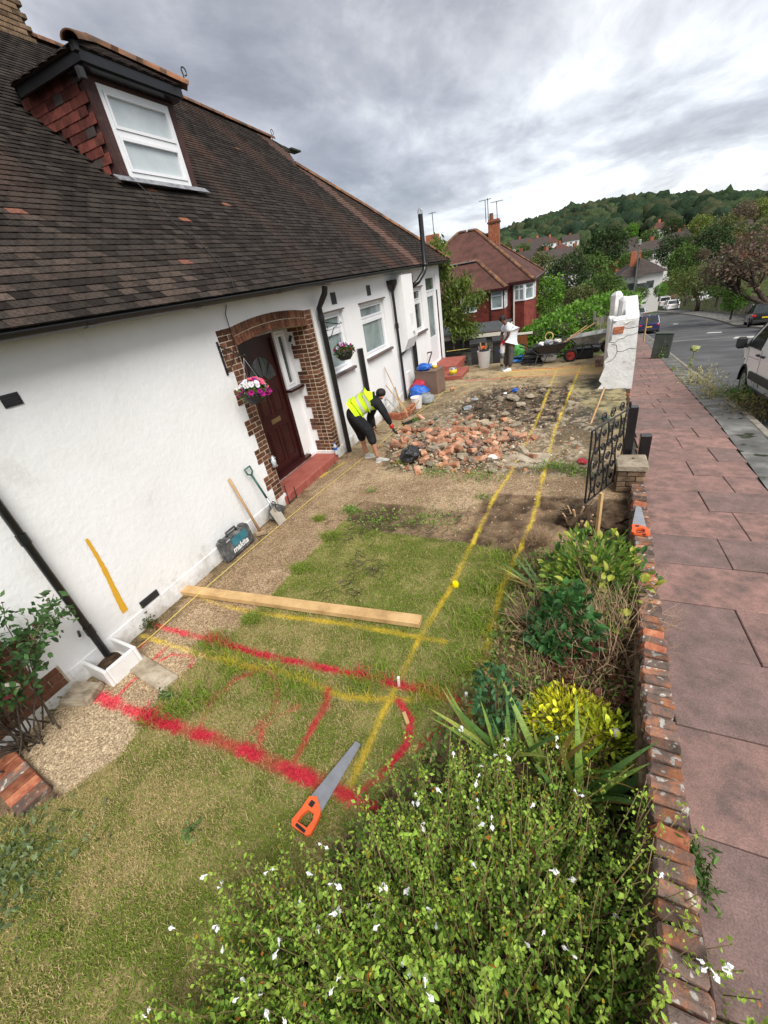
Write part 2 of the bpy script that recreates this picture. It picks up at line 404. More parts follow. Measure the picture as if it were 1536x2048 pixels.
mt['hair'] = M('dark_hair', [(0.010, 0.008, 0.007), (0.022, 0.017, 0.014)], 60, 0.6, 0.8, 160, 0.3)
mt['glove_red'] = M('red_glove', [(0.42, 0.02, 0.02), (0.55, 0.035, 0.03)], 12, 0.75, 0.2, 60, 0.2)
mt['shoe'] = M('grey_trainer', [(0.32, 0.31, 0.28), (0.46, 0.45, 0.42)], 14, 0.75, 0.2, 60, 0.25)
mt['shoe_white'] = M('white_trainer', [(0.55, 0.55, 0.54), (0.7, 0.7, 0.69)], 14, 0.7, 0.1, 60, 0.25)
mt['bluebag'] = M('blue_plastic_bag', [(0.008, 0.07, 0.36), (0.02, 0.14, 0.55)], 9, 0.35, 0.9, 14, 0.5, bd=0.03)
mt['redbag'] = M('red_nylon_bag', [(0.30, 0.012, 0.03), (0.48, 0.04, 0.06)], 9, 0.6, 0.8, 14, 0.3, bd=0.03)
mt['greybag'] = M('grey_plastic_bag', [(0.16, 0.18, 0.19), (0.34, 0.36, 0.36)], 9, 0.4, 0.9, 14, 0.4, bd=0.03)
mt['blackbag'] = M('black_bin_bag', [(0.006, 0.006, 0.007), (0.016, 0.016, 0.017)], 9, 0.25, 0.9, 10, 0.6, bd=0.04)
mt['teal'] = M('teal_label', [(0.02, 0.13, 0.17), (0.06, 0.20, 0.245)], 6, 0.5, 0, 10, 0.4)
mt['casegrey'] = M('charcoal_tool_case', [(0.04, 0.042, 0.043), (0.085, 0.087, 0.087), (0.24, 0.23, 0.205)], 9, 0.75, 0.2, 70, 0.25, pos=[0.33, 0.52, 0.72])
mt['print'] = M('pale_print', [(0.62, 0.63, 0.62), (0.74, 0.74, 0.73)], 30, 0.6, 0, 10, 0.3)
mt['green_tool'] = M('dark_green_handle', [(0.010, 0.075, 0.055), (0.018, 0.105, 0.08)], 9, 0.45, 0, 10, 0.4)
mt['cab'] = M('brown_chipboard', [(0.15, 0.095, 0.07), (0.21, 0.14, 0.105)], 3, 0.55, 0.1, 60, 0.3)
mt['neighbourroof'] = M('red_brown_roof', [(0.05, 0.03, 0.022), (0.095, 0.045, 0.037), (0.125, 0.058, 0.047)], 1.6, 0.9, 0.5, 12, 0.15, detail=9, bd=0.03)
mt['cheek'] = M('dark_red_cheek_tile', [(0.06, 0.022, 0.018), (0.12, 0.034, 0.026), (0.18, 0.056, 0.04)], 6, 0.85, 0.4, 40, 0.2, var=0.4)
mt['hungtile'] = M('red_hung_tile', [(0.10, 0.026, 0.02), (0.17, 0.04, 0.03), (0.22, 0.056, 0.04)], 5, 0.8, 0.3, 40, 0.2, var=0.2)
mt['browntile'] = M('dark_distant_roof', [(0.05, 0.04, 0.037), (0.08, 0.064, 0.058)], 2.0, 0.9, 0.4, 10, 0.15, bd=0.03)
mt['felt'] = M('flat_roof_felt', [(0.05, 0.055, 0.057), (0.085, 0.09, 0.092)], 3, 0.9, 0.4, 40, 0.15)
mt['block'] = M('grey_blockwork', [(0.085, 0.078, 0.066), (0.14, 0.13, 0.11), (0.18, 0.165, 0.145)], 4, 0.95, 0.4, 40, 0.1, var=0.12)
mt['carwhite'] = M('white_car_paint', [(0.82, 0.83, 0.85), (0.84, 0.85, 0.87)], 3, 0.22, 0, 10, 0.5, coat=0.6)
mt['carblue'] = M('dark_blue_car_paint', [(0.020, 0.022, 0.085), (0.027, 0.03, 0.11)], 3, 0.22, 0, 10, 0.5, 0.3, coat=0.8)
mt['carblack'] = M('black_car_paint', [(0.010, 0.011, 0.012), (0.015, 0.016, 0.017)], 3, 0.2, 0, 10, 0.5, 0.2, coat=0.8)
mt['carsilver'] = M('silver_car_paint', [(0.32, 0.36, 0.38), (0.36, 0.40, 0.42)], 3, 0.25, 0, 10, 0.5, 0.6, coat=0.7)
mt['carred'] = M('red_car_paint', [(0.25, 0.015, 0.02), (0.3, 0.02, 0.025)], 3, 0.22, 0, 10, 0.5, coat=0.7)
mt['carglass'] = M('car_glass', [(0.012, 0.016, 0.017), (0.03, 0.036, 0.036)], 2, 0.04, 0, 10, 0.8)
mt['taillight'] = M('tail_light_red', [(0.42, 0.01, 0.015), (0.6, 0.02, 0.025)], 10, 0.15, 0, 10, 0.6)
mt['plate'] = M('yellow_plate', [(0.6, 0.42, 0.02), (0.66, 0.48, 0.03)], 10, 0.4, 0, 10, 0.4)
mt['cabinet'] = M('grey_green_cabinet', [(0.045, 0.055, 0.045), (0.07, 0.08, 0.068)], 5, 0.6, 0.1, 50, 0.3)
mt['bark'] = M('bark', [(0.035, 0.027, 0.02), (0.075, 0.06, 0.045), (0.12, 0.10, 0.08)], 7, 0.95, 0.9, 18, 0.1, bd=0.02)
mt['twig'] = M('dry_twig', [(0.26, 0.17, 0.10), (0.50, 0.36, 0.23)], 20, 0.9, 0, 10, 0.1, var=0.2)
mt['stem'] = M('green_brown_stem', [(0.14, 0.10, 0.045), (0.26, 0.20, 0.09)], 10, 0.8, 0, 10, 0.2)
mt['leaf'] = MC('leaf', 0.55, 40, 0.3, sss=True, spec=0.3)
mt['leafobj'] = MC('leaf_piece', 0.5, 40, 0.25, sss=True, spec=0.35, objcol=True)
mt['grass'] = MC('grass_blade', 0.75, 60, 0.2, sss=True, spec=0.15)
mt['crown'] = MC('tree_crown', 0.7, 3, 0.25, sss=True, spec=0.2)
mt['petal'] = MC('petal', 0.6, 60, 0.1, sss=True, spec=0.2, objcol=True)
mt['petalwhite'] = M('white_petal', [(0.74, 0.73, 0.74), (0.82, 0.82, 0.82)], 20, 0.6, 0, 10, 0.2)
mt['chips'] = MC('rubble_chip', 0.95, 50, 0.3, 0.6, 60, 0.1)
mt['stone'] = M('concrete_lump', [(0.17, 0.135, 0.095), (0.33, 0.275, 0.20), (0.47, 0.41, 0.32)], 5, 0.95, 0.7, 30, 0.1, var=0.3, bd=0.02)
mt['string'] = M('yellow_string', [(0.60, 0.47, 0.10), (0.72, 0.58, 0.16)], 20, 0.8, 0, 10, 0.2)
mt['soil'] = M('dark_soil', [(0.035, 0.024, 0.015), (0.075, 0.05, 0.033), (0.14, 0.095, 0.06)], 9, 0.98, 0.9, 40, 0.05, bd=0.02)
mt['root'] = M('cut_root_wood', [(0.40, 0.24, 0.13), (0.60, 0.42, 0.25)], 10, 0.8, 0.3, 40, 0.2)
mt['kerb'] = M('kerb_concrete', [(0.15, 0.135, 0.11), (0.24, 0.22, 0.185), (0.30, 0.28, 0.24)], 5, 0.95, 0.5, 60, 0.1, var=0.12)
mt['paintline'] = M('worn_white_line', [(0.20, 0.19, 0.17), (0.55, 0.54, 0.50)], 9, 0.8, 0, 10, 0.2, pos=[0.3, 0.55])
mt['cream'] = M('cream_paint', [(0.62, 0.58, 0.50), (0.70, 0.66, 0.57)], 5, 0.6, 0, 10, 0.3)
mt['brownboard'] = M('orange_brown_board', [(0.16, 0.055, 0.02), (0.22, 0.075, 0.03)], 5, 0.7, 0.1, 40, 0.2, var=0.1)
def vnoise(x, y, sc_, seed=0):
    r = np.random.RandomState(seed); L = r.rand(256, 256)
    u = np.asarray(x) * sc_ + seed * 13.7; v = np.asarray(y) * sc_ + seed * 5.1
    i = np.floor(u).astype(int); j = np.floor(v).astype(int); f = u - i; g = v - j
    f = f * f * (3 - 2 * f); g = g * g * (3 - 2 * g)
    a = L[i % 256, j % 256]; b = L[(i + 1) % 256, j % 256]; c = L[i % 256, (j + 1) % 256]; d = L[(i + 1) % 256, (j + 1) % 256]
    return (a * (1 - f) + b * f) * (1 - g) + (c * (1 - f) + d * f) * g
def fbm(x, y, sc_, seed=0, o=4):
    t = 0; a = 0.5; s = 0
    for k in range(o):
        t = t + a * vnoise(x, y, sc_ * 2 ** k, seed + k); s += a; a *= 0.55
    return t / s
def sstep(a, b, x):
    t = np.clip((np.asarray(x) - a) / (b - a), 0, 1); return t * t * (3 - 2 * t)
def poly_mask(x, y, poly):
    x = np.asarray(x); y = np.asarray(y); ins = np.zeros(x.shape, bool); n = len(poly)
    for k in range(n):
        x0, y0 = poly[k]; x1, y1 = poly[(k + 1) % n]
        c = ((y0 > y) != (y1 > y)) & (x < (x1 - x0) * (y - y0) / ((y1 - y0) or 1e-9) + x0)
        ins ^= c
    return ins
def seg_dist(x, y, pts):
    d = np.full(np.shape(x), 1e9)
    for (x0, y0), (x1, y1) in zip(pts[:-1], pts[1:]):
        dx_, dy_ = x1 - x0, y1 - y0
        t = np.clip(((x - x0) * dx_ + (y - y0) * dy_) / (dx_ * dx_ + dy_ * dy_ + 1e-9), 0, 1)
        d = np.minimum(d, np.hypot(x - x0 - t * dx_, y - y0 - t * dy_))
    return d
def G(pts): return [tuple(onz(a, b)[:2]) for a, b in pts]
PAINT_Y = [(G([(1160, 736), (1110, 860), (1088, 945), (1065, 1040), (1000, 1190), (950, 1400), (925, 1450)]), 0.026, 0.85),
           (G([(1113, 740), (1065, 860), (1022, 945), (985, 1000), (900, 1180), (840, 1275), (770, 1420), (690, 1595)]), 0.026, 0.85),
           (G([(340, 1187), (395, 1192), (430, 1207), (500, 1225), (700, 1250), (850, 1277), (890, 1285)]), 0.026, 0.85),
           (G([(285, 1272), (400, 1310), (470, 1330), (560, 1345), (690, 1395), (780, 1400), (930, 1400)]), 0.026, 0.7),
           (G([(690, 925), (640, 955)]), 0.03, 0.6),
           (G([(1010, 744), (1197, 731.6)]), 0.035, 1.0)]
PAINT_R = [(G([(150, 1375), (300, 1437), (440, 1482), (580, 1540), (740, 1610)]), 0.05, 1.0),
           (G([(268, 1242), (400, 1275), (520, 1310), (640, 1335), (780, 1367), (935, 1405)]), 0.032, 0.95),
           (G([(657, 1380), (655, 1405), (583, 1533)]), 0.026, 0.6),
           (G([(600, 1412), (560, 1432), (524, 1459), (520, 1498), (571, 1525)]), 0.02, 0.42),
           (G([(395, 1470), (420, 1410), (470, 1360), (530, 1340), (560, 1370), (550, 1420), (500, 1470)]), 0.018, 0.40),
           (G([(798, 1402), (822, 1440), (815, 1490), (760, 1555), (700, 1600)]), 0.026, 0.9),
           (G([(890, 1450), (830, 1500)]), 0.022, 0.5),
           (G([(293, 1283), (208, 1367)]), 0.013, 0.7), (G([(332, 1296), (293, 1335), (228, 1400)]), 0.016, 0.75),
           (G([(244, 1325), (293, 1338)]), 0.02, 0.8), (G([(322, 1322), (345, 1309), (387, 1315), (381, 1335)]), 0.016, 0.7),
           (G([(1010, 741), (1158, 734.2)]), 0.03, 0.9), (G([(928, 761.5), (1158, 746.7)]), 0.025, 0.75)]
def paint(x, y, grain=90.0, sd=3):
    n = vnoise(x, y, grain, sd) * 0.6 + vnoise(x, y, 11, sd + 1) * 0.4
    def go(lst):
        m = np.zeros(np.shape(x))
        for pts, hw, st in lst:
            d = seg_dist(x, y, pts)
            m = np.maximum(m, sstep(1.5, 0.35, d / hw + (n - 0.5) * 1.5) * st * (0.25 + 0.95 * vnoise(x, y, 6, 9)))
        return np.clip(m, 0, 1)
    return go(PAINT_Y), np.clip(go(PAINT_R) * 1.3, 0, .9)
YEL = np.array([0.66, 0.49, 0.05]); RED = np.array([0.60, 0.035, 0.065])

LEFT_EDGE = [(-3.9, -0.2), (-3.6, 0.08), (-3.27, 0.34), (-3.12, 0.66), (-3.14, 0.96), (-3.22, 1.1), (-3.25, 1.39), (-3.11, 1.86), (-3.05, 2.27), (-3.0, 3.22), (-2.91, 4.32), (-2.91, 4.85)]
def wall_x(y): return 0.47 + 0.075 * (np.asarray(y) - 1.3)      # inner face of the brick garden wall
LAWN = LEFT_EDGE[1:-1] + [(-2.24, 4.10), (-1.59, 4.07), (-1.06, 4.04), (-0.62, 3.96), (-0.37, 3.72), (-0.42, 2.8), (-0.55, 2.0), (-0.78, 1.45), (-1.15, 0.75), (-1.1, 0.2), (-0.6, -0.6), (-0.4, -1.5), (-4.3, -1.5), (-4.3, -0.05)]
PATH = [(-4.2, 0.36), (-3.3, 0.36)] + LEFT_EDGE[3:] + [(-1.23, 4.85), (-1.05, 5.3), (-0.9, 5.37), (0.5, 5.3), (0.95, 5.35), (0.95, 5.85), (-0.17, 5.93), (-1.25, 6.03), (-2.0, 5.99), (-3.02, 5.94), (-3.3, 6.9), (-4.2, 6.9)]
SOILS = [[(-2.91, 4.85), (-2.9, 4.2), (-2.24, 4.10), (-1.06, 4.04), (-0.37, 3.72), (-0.42, 2.8), (-0.55, 2.0), (-0.78, 1.45), (-1.15, 0.75), (-1.1, 0.2), (-0.6, -0.6), (-0.4, -1.5), (0.9, -1.5), (0.95, 5.4), (0.5, 5.3), (-0.9, 5.37), (-1.23, 4.85)],
         [(-4.3, 0.36), (-4.3, -0.05), (-3.6, 0.08), (-3.27, 0.34)]]
DARK = [(-2.45, 9.3), (-2.2, 10.6), (-1.6, 11.2), (-0.6, 11.3), (0.0, 11.3), (0.06, 10.2), (-0.12, 8.6), (-0.47, 8.2), (-1.26, 8.2), (-2.1, 8.5)]
gs = 0.025
gx = np.arange(-6.2, 1.36, gs); gy = np.arange(-1.5, 14.45, gs)
X, Y = np.meshgrid(gx, gy, indexing='ij')
f1 = fbm(X, Y, 1.3, 1); f2 = fbm(X, Y, 6, 7); f3 = vnoise(X, Y, 34, 20); f4 = fbm(X, Y, 18, 31)
wx_ = X + (f2 - 0.5) * 0.10; wy_ = Y + (f1 - 0.5) * 0.14
zone = np.full(X.shape, 3)                         # 3 yard, 0 path, 1 lawn, 2 soil
zone[poly_mask(wx_, wy_, PATH)] = 0
for s_ in SOILS: zone[poly_mask(wx_, wy_, s_)] = 2
zone[poly_mask(X + (f2 - 0.5) * 0.05, Y + (f2 - 0.5) * 0.06, LAWN)] = 1
zone[(X < -4.2) & (Y < 0.9)] = 2
dk = np.zeros(X.shape); dk[poly_mask(X + (f2 - 0.5) * 0.5, Y + (f1 - 0.5) * 0.9, DARK)] = 1
rub = np.zeros(X.shape); rub[poly_mask(X + (f2 - 0.5) * 0.5, Y + (f2 - 0.5) * 0.5, [(-3.4, 6.7), (-3.5, 8.2), (-2.8, 9.4), (-2.3, 11.3), (0.0, 11.3), (0.6, 8.0), (0.7, 6.1), (-0.9, 6.0), (-2.7, 5.98)])] = 1
Z = (f4 - 0.5) * 0.012
Z = np.where(zone == 2, (f2 - 0.5) * 0.09 + (f4 - 0.5) * 0.04 - 0.01, Z)
Z = np.where(zone == 3, (f2 - 0.5) * 0.02 + rub * ((f2 - 0.5) * 0.07 + 0.02) - dk * 0.05, Z)
Z = np.where(zone == 0, (f4 - 0.5) * 0.01 + 0.006, Z)
def lerp(a, b, t): return np.asarray(a) + (np.asarray(b) - np.asarray(a)) * t[..., None]
Cpath = lerp((0.26, 0.185, 0.115), (0.40, 0.30, 0.195), sstep(0.3, 0.7, f1 * 0.6 + f2 * 0.4))
Cpath = lerp(Cpath, (0.10, 0.075, 0.04), (sstep(0.62, 0.78, f4) * 0.5 + sstep(-3.75, -4.15, X) * sstep(0.4, 0.6, f2) * 0.8)[..., :].clip(0, 1))
Cpath = lerp(Cpath, (0.44, 0.35, 0.235), sstep(1.25, 0.9, Y) * 0.7)
Clawn = lerp((0.13, 0.135, 0.035), (0.32, 0.26, 0.115), sstep(0.35, 0.7, f2))
Csoil = lerp((0.085, 0.056, 0.035), (0.26, 0.18, 0.11), sstep(0.35, 0.72, f2 * 0.7 + f1 * 0.3))
Csoil = lerp(Csoil, (0.31, 0.215, 0.13), sstep(0.55, 0.75, f1) * sstep(3.9, 4.4, Y))
Cyard = lerp((0.20, 0.155, 0.095), (0.40, 0.31, 0.19), sstep(0.3, 0.7, f1 * 0.5 + f2 * 0.5))
oldc = sstep(-0.2, 0.1, X) * sstep(7.6, 8.0, Y) * sstep(11.9, 11.4, Y)
Cyard = lerp(Cyard, lerp((0.07, 0.066, 0.05), (0.34, 0.29, 0.16), sstep(0.35, 0.62, f2 * 0.5 + f1 * 0.5)), np.clip(oldc, 0, 1))
Cyard = lerp(Cyard, (0.47, 0.33, 0.15), sstep(12.0, 12.3, Y) * sstep(13.35, 13.1, Y) * sstep(-2.2, -1.6, X) * 0.8)
Cyard = lerp(Cyard, lerp((0.04, 0.032, 0.024), (0.22, 0.175, 0.125), sstep(0.42, 0.75, f4)), dk * sstep(0.28, 0.45, f2))
Cyard = lerp(Cyard, lerp((0.10, 0.075, 0.045), (0.40, 0.34, 0.26), sstep(0.4, 0.66, f4)), rub * (1 - dk) * sstep(0.3, 0.5, f2) * 0.85)
Cyard = lerp(Cyard, (0.07, 0.052, 0.03), sstep(0.68, 0.76, vnoise(X, Y, 2.2, 44)) * sstep(0.4, 0.6, f4) * 0.7)
CC = np.where((zone == 0)[..., None], Cpath, np.where((zone == 1)[..., None], Clawn, np.where((zone == 2)[..., None], Csoil, Cyard)))
py, pr = paint(X, Y)
CC = lerp(lerp(CC, YEL, py), RED, pr)
PEB = np.where(zone == 0, 1.0, np.where(zone == 3, 0.45, 0.12))

def ground_mat(name, peb, bumps):
    m, t, b = newmat(name)
    v, _ = coords(t, False)
    vc = N(t, 'ShaderNodeVertexColor', layer_name='Col')
    vo = N(t, 'ShaderNodeTexVoronoi', ins={'Scale': 100.0}); t.links.new(v, vo.inputs['Vector'])
    bw = N(t, 'ShaderNodeSeparateColor'); t.links.new(vo.outputs['Color'], bw.inputs[0])
    pc = ramp(t, bw.outputs[0], [(0.0, (0.40, 0.34, 0.29)), (0.35, (0.8, 0.76, 0.72)), (0.7, (1.08, 1.06, 1.0)), (1.0, (1.6, 1.6, 1.55))])
    f = noise_(t, v, 45, 6, 0.7)
    g = ramp(t, f, [(0.28, (0.55, 0.53, 0.5)), (0.5, (1, 1, 1)), (0.72, (1.4, 1.42, 1.45))])
    c = mixc(t, 1.0, vc.outputs['Color'], g, 'MULTIPLY')
    c2 = mixc(t, peb, c, mixc(t, 1.0, c, pc, 'MULTIPLY'))
    t.links.new(c2, b.inputs['Base Color']); b.inputs['Roughness'].default_value = 0.95; b.inputs['Specular IOR Level'].default_value = 0.12
    if peb > 0.3:
        inv = N(t, 'ShaderNodeMath', operation='SUBTRACT'); inv.inputs[0].default_value = 1.0; t.links.new(vo.outputs['Distance'], inv.inputs[1])
        bump_(t, b, inv.outputs[0], bumps, 0.006)
    else: bump_(t, b, f, bumps, 0.02)
    return m
ZM = [('path', ground_mat('exposed_aggregate', 0.85, 0.6)), ('lawn', ground_mat('lawn_thatch', 0.1, 0.8)), ('soil_bed', ground_mat('bare_soil', 0.15, 1.0)), ('yard_ground', ground_mat('broken_yard_concrete', 0.3, 0.9))]
fz = zone[:-1, :-1]
ids = np.arange(X.size).reshape(X.shape)
fq = np.stack([ids[:-1, :-1], ids[1:, :-1], ids[1:, 1:], ids[:-1, 1:]], -1)
Vall = np.stack([X, Y, Z], -1).reshape(-1, 3); Call = CC.reshape(-1, 3)
hide = ((gx[:-1, None] + gs / 2 > wall_x(gy[None, :-1]) + 0.14) & (gy[None, :-1] < 6.2)) | ((gx[:-1, None] > 0.84 + 0.075 * (gy[None, :-1] - 6)) & (gy[None, :-1] > 6.1))
for k, (nm, mat_) in enumerate(ZM):
    F = fq[(fz == k) & ~hide]
    u, inv_ = np.unique(F, return_inverse=True)
    tag(inst(npmesh(nm, Vall[u], inv_.reshape(F.shape), mat_, Call[u], True), nm), kind='structure')
def gz(x, y):
    i = int(np.clip((x - gx[0]) / gs, 0, len(gx) - 1)); j = int(np.clip((y - gy[0]) / gs, 0, len(gy) - 1))
    return float(Z[i, j])

def blades(n, xs, ys, hmin, hmax, wd, lean, cols, sd, paint_on=True):
    r = np.random.RandomState(sd); n = len(xs)
    a = r.rand(n) * 2 * np.pi; h = hmin + (hmax - hmin) * r.rand(n) ** 1.6; ln = lean * (0.3 + r.rand(n)) * h
    ca, sa = np.cos(a), np.sin(a); b2 = a + np.pi / 2; cb, sb = np.cos(b2), np.sin(b2)
    w_ = wd * (0.6 + 0.8 * r.rand(n))
    z0 = np.array([0.0] * n)
    P = np.zeros((n, 5, 3))
    P[:, 0] = np.stack([xs - cb * w_, ys - sb * w_, z0 - 0.004], -1); P[:, 1] = np.stack([xs + cb * w_, ys + sb * w_, z0 - 0.004], -1)
    mx_, my_ = xs + ca * ln * 0.35, ys + sa * ln * 0.35
    P[:, 2] = np.stack([mx_ - cb * w_ * 0.8, my_ - sb * w_ * 0.8, h * 0.6], -1); P[:, 3] = np.stack([mx_ + cb * w_ * 0.8, my_ + sb * w_ * 0.8, h * 0.6], -1)
    P[:, 4] = np.stack([xs + ca * ln, ys + sa * ln, h * np.maximum(0.35, 1 - 0.4 * lean)], -1)
    b0 = np.arange(n)[:, None] * 5
    F = np.concatenate([b0 + np.array([0, 1, 3]), b0 + np.array([0, 3, 2]), b0 + np.array([2, 3, 4])], 0)
    C = cols.copy()
    if paint_on:
        y_, r2 = paint(xs, ys, 60, 17)
        C = lerp(lerp(C, YEL, np.clip(y_ * 1.1, 0, 1)), RED, np.clip(r2 * 1.1, 0, 1))
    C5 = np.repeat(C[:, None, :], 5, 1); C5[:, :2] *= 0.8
    return P.reshape(-1, 3), F, C5.reshape(-1, 3)
def grass_cols(xs, ys, sd, green=0.0):
    r = np.random.RandomState(sd); n = len(xs)
    g = fbm(xs, ys, 1.1, 51); g2 = fbm(xs, ys, 5, 61)
    dry = np.clip(sstep(0.25, 0.60, g * 0.55 + g2 * 0.45) * 0.95 - green, 0, 1)
    pk = r.rand(n) < (0.14 + 0.66 * dry)
    G0 = lerp(np.tile([0.10, 0.15, 0.02], (n, 1)), np.tile([0.20, 0.27, 0.04], (n, 1)), r.rand(n)) * 1.35
    D0 = lerp(np.tile([0.32, 0.245, 0.10], (n, 1)), np.tile([0.50, 0.40, 0.205], (n, 1)), r.rand(n)) * 1.22
    return np.where(pk[:, None], D0, G0)
def scatter(poly, n, sd, dens=None):
    r = np.random.RandomState(sd); p = np.array(poly); lo, hi = p.min(0), p.max(0)
    x = lo[0] + (hi[0] - lo[0]) * r.rand(n); y = lo[1] + (hi[1] - lo[1]) * r.rand(n)
    k = poly_mask(x, y, poly)
    if dens is not None: k &= r.rand(n) < dens(x, y)
    return x[k], y[k]
parts_ = []
xs, ys = scatter(LAWN, 420000, 1, lambda x, y: np.clip(1.15 - y * 0.10, 0.55, 1))
gr = np.clip(sstep(1.2, 2.2, ys) * sstep(-1.7, -0.9, xs) * 0.5 + sstep(2.0, 2.9, ys) * 0.75 + 0.25 * sstep(1.1, 0.7, ys) * sstep(0.5, 0.9, ys) * sstep(-2.4, -2.9, xs), 0, 0.8)
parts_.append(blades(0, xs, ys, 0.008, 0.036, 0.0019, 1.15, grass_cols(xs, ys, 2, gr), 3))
tx, ty = [], []
r = np.random.RandomState(9)
for (a, b_), n_, sp in [((430, 1290), 900, 0.11), ((470, 1330), 700, 0.12), ((400, 1400), 600, 0.12), ((600, 1385), 900, 0.14), ((540, 1350), 500, 0.12), ((730, 1370), 500, 0.10), ((350, 1425), 350, 0.07), ((505, 1240), 450, 0.06), ((600, 1140), 600, 0.07), ((660, 1075), 500, 0.07), ((770, 1350), 260, 0.08), ((960, 1250), 900, 0.14), ((985, 1180), 700, 0.12), ((940, 1330), 700, 0.12), ((300, 1440), 260, 0.06), ((1000, 1120), 500, 0.12), ((860, 1390), 500, 0.1), ((640, 1040), 300, 0.05)]:
    q = onz(a, b_); tx.append(q.x + r.randn(n_) * sp); ty.append(q.y + r.randn(n_) * sp * 0.7)
tx = np.concatenate(tx); ty = np.concatenate(ty)
cg = lerp(np.tile([0.11, 0.19, 0.018], (len(tx), 1)), np.tile([0.28, 0.38, 0.05], (len(tx), 1)), r.rand(len(tx)))
cg = np.where((r.rand(len(tx)) < 0.16)[:, None], np.array([0.40, 0.32, 0.15]), cg)
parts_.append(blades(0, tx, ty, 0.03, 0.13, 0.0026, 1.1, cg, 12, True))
off = 0; VV, FF, CCs = [], [], []
for v_, f_, c_ in parts_: VV.append(v_); FF.append(f_ + off); CCs.append(c_); off += len(v_)
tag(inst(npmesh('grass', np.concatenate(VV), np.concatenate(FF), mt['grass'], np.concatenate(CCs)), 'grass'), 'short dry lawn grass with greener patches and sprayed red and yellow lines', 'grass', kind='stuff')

def vlen(x, y): return np.hypot(x, y)
SKY = [(830, 505), (880, 497), (1000, 462), (1060, 440), (1130, 420), (1200, 404), (1300, 390), (1420, 392), (1480, 402), (1560, 414), (1700, 440)]
_az, _elv = [], []
for a, b_ in SKY:
    d = ray(a, b_); _az.append(math.atan2(d[0], d[1])); _elv.append(d[2] / math.hypot(d[0], d[1]))
def hillh(x, y):
    D = np.hypot(x, y); az = np.arctan2(x, y)
    e_ = np.interp(az, _az, _elv, left=0.02, right=0.035)
    crest = 2.94 + e_ * 560 - 13
    base = np.interp(D, [0, 120, 200, 300], [0, -9.5, -6, 1.0])
    return np.where(D < 300, base, 1.0 + (crest - 1.0) * sstep(290, 570, D)) - np.clip(D - 620, 0, 2000) * 0.012
def terr(x, y):
    x = np.asarray(x, float); y = np.asarray(y, float)
    zp = np.vectorize(zpave)(np.clip(y, -80, 400)) - 0.4
    h = hillh(x, y)
    t = sstep(60, 150, np.hypot(x, y))
    z = zp * (1 - t) + h * t
    side = np.clip((-x - 1.5) / 3, 0, 1) * np.clip((y - 14) / 2, 0, 1) * np.clip(1 - (y - 40) / 40, 0, 1)
    z = z - side * 0.9
    g = (x < 1.2) & (y < 14.4)
    return np.where(g, np.minimum(z, -0.35), z)
ax = np.concatenate([-np.geomspace(2500, 12, 46), np.arange(-11, 16.1, 1.0), np.geomspace(17, 2500, 46)])
ay = np.concatenate([np.arange(-90, 0, 15), np.arange(0, 60, 1.0), np.geomspace(61, 2600, 70)])
TX, TY = np.meshgrid(ax, ay, indexing='ij'); TZ = terr(TX, TY)
ii = np.arange(TX.size).reshape(TX.shape)
tq = np.stack([ii[:-1, :-1], ii[1:, :-1], ii[1:, 1:], ii[:-1, 1:]], -1).reshape(-1, 4)
mt['terrain'] = M('rough_green_ground', [(0.02, 0.03, 0.008), (0.045, 0.065, 0.016), (0.10, 0.09, 0.04)], 0.6, 0.95, 0.5, 6, 0.1, bd=0.1)
tag(inst(npmesh('terrain', np.stack([TX, TY, TZ], -1).reshape(-1, 3), tq, mt['terrain'], None, True), 'terrain'), kind='structure')

PX = [onpave(*q) for q in [(1432.7, 840), (1398, 804), (1352, 750), (1298, 692)]]          # right edge of the slabs
KX = [onpave(*q) for q in [(1508, 840), (1467, 813.6), (1390, 748), (1330.5, 705.7)]]      # kerb
def fitline(ps):
    a = np.polyfit([p.y for p in ps], [p.x for p in ps], 1); return a
sl = fitline(PX); kl = fitline(KX)
HD = 0.085
def pave_l(y): return 0.68 + 0.075 * (y - 1.3)
def pave_r(y): return float(np.polyval([HD, 0], y)) + PR0
def kerb_x(y):
    return HD * y + KR0 if y < 50 else HD * 50 + KR0 + HD * (y - 50) - 0.004 * (y - 50) ** 2
PR0 = float(np.mean([p.x - HD * p.y for p in PX])); KR0 = float(np.mean([p.x - HD * p.y for p in KX]))
print('pave', sl, kl, PR0, KR0, [tuple(round(c, 2) for c in p) for p in PX + KX])
def strip(name, fl, fr, y0, y1, step, dz, mat_, kind='structure', thick=None):
    ysn = list(np.arange(y0, y1 + 1e-6, step)); vs, fs = [], []
    for y in ysn:
        z = zpave(y) + dz; vs += [(fl(y), y, z), (fr(y), y, z)]
    for i in range(len(ysn) - 1): fs.append((2 * i, 2 * i + 1, 2 * i + 3, 2 * i + 2))
    mb = MB().add(vs, fs)
    o = mb.build(name, mat_, None); tag(o, kind=kind); return o
mt['slabbed'] = M('sandy_joint_bed', [(0.05, 0.042, 0.035), (0.10, 0.085, 0.07)], 12, 0.95, 0.5, 60, 0.1)
mt['asphaltold'] = M('mossy_footway_tarmac', [(0.085, 0.086, 0.078), (0.14, 0.137, 0.128), (0.24, 0.235, 0.22)], 2.6, 0.95, 0.6, 90, 0.12, pos=[0.3, 0.5, 0.68], speck=((0.03, 0.035, 0.02), 3.2, 0.62))
mt['road'] = M('road_asphalt', [(0.05, 0.05, 0.051), (0.085, 0.085, 0.087), (0.13, 0.13, 0.132)], 0.5, 0.85, 0.5, 70, 0.25, detail=10, pos=[0.3, 0.5, 0.7])
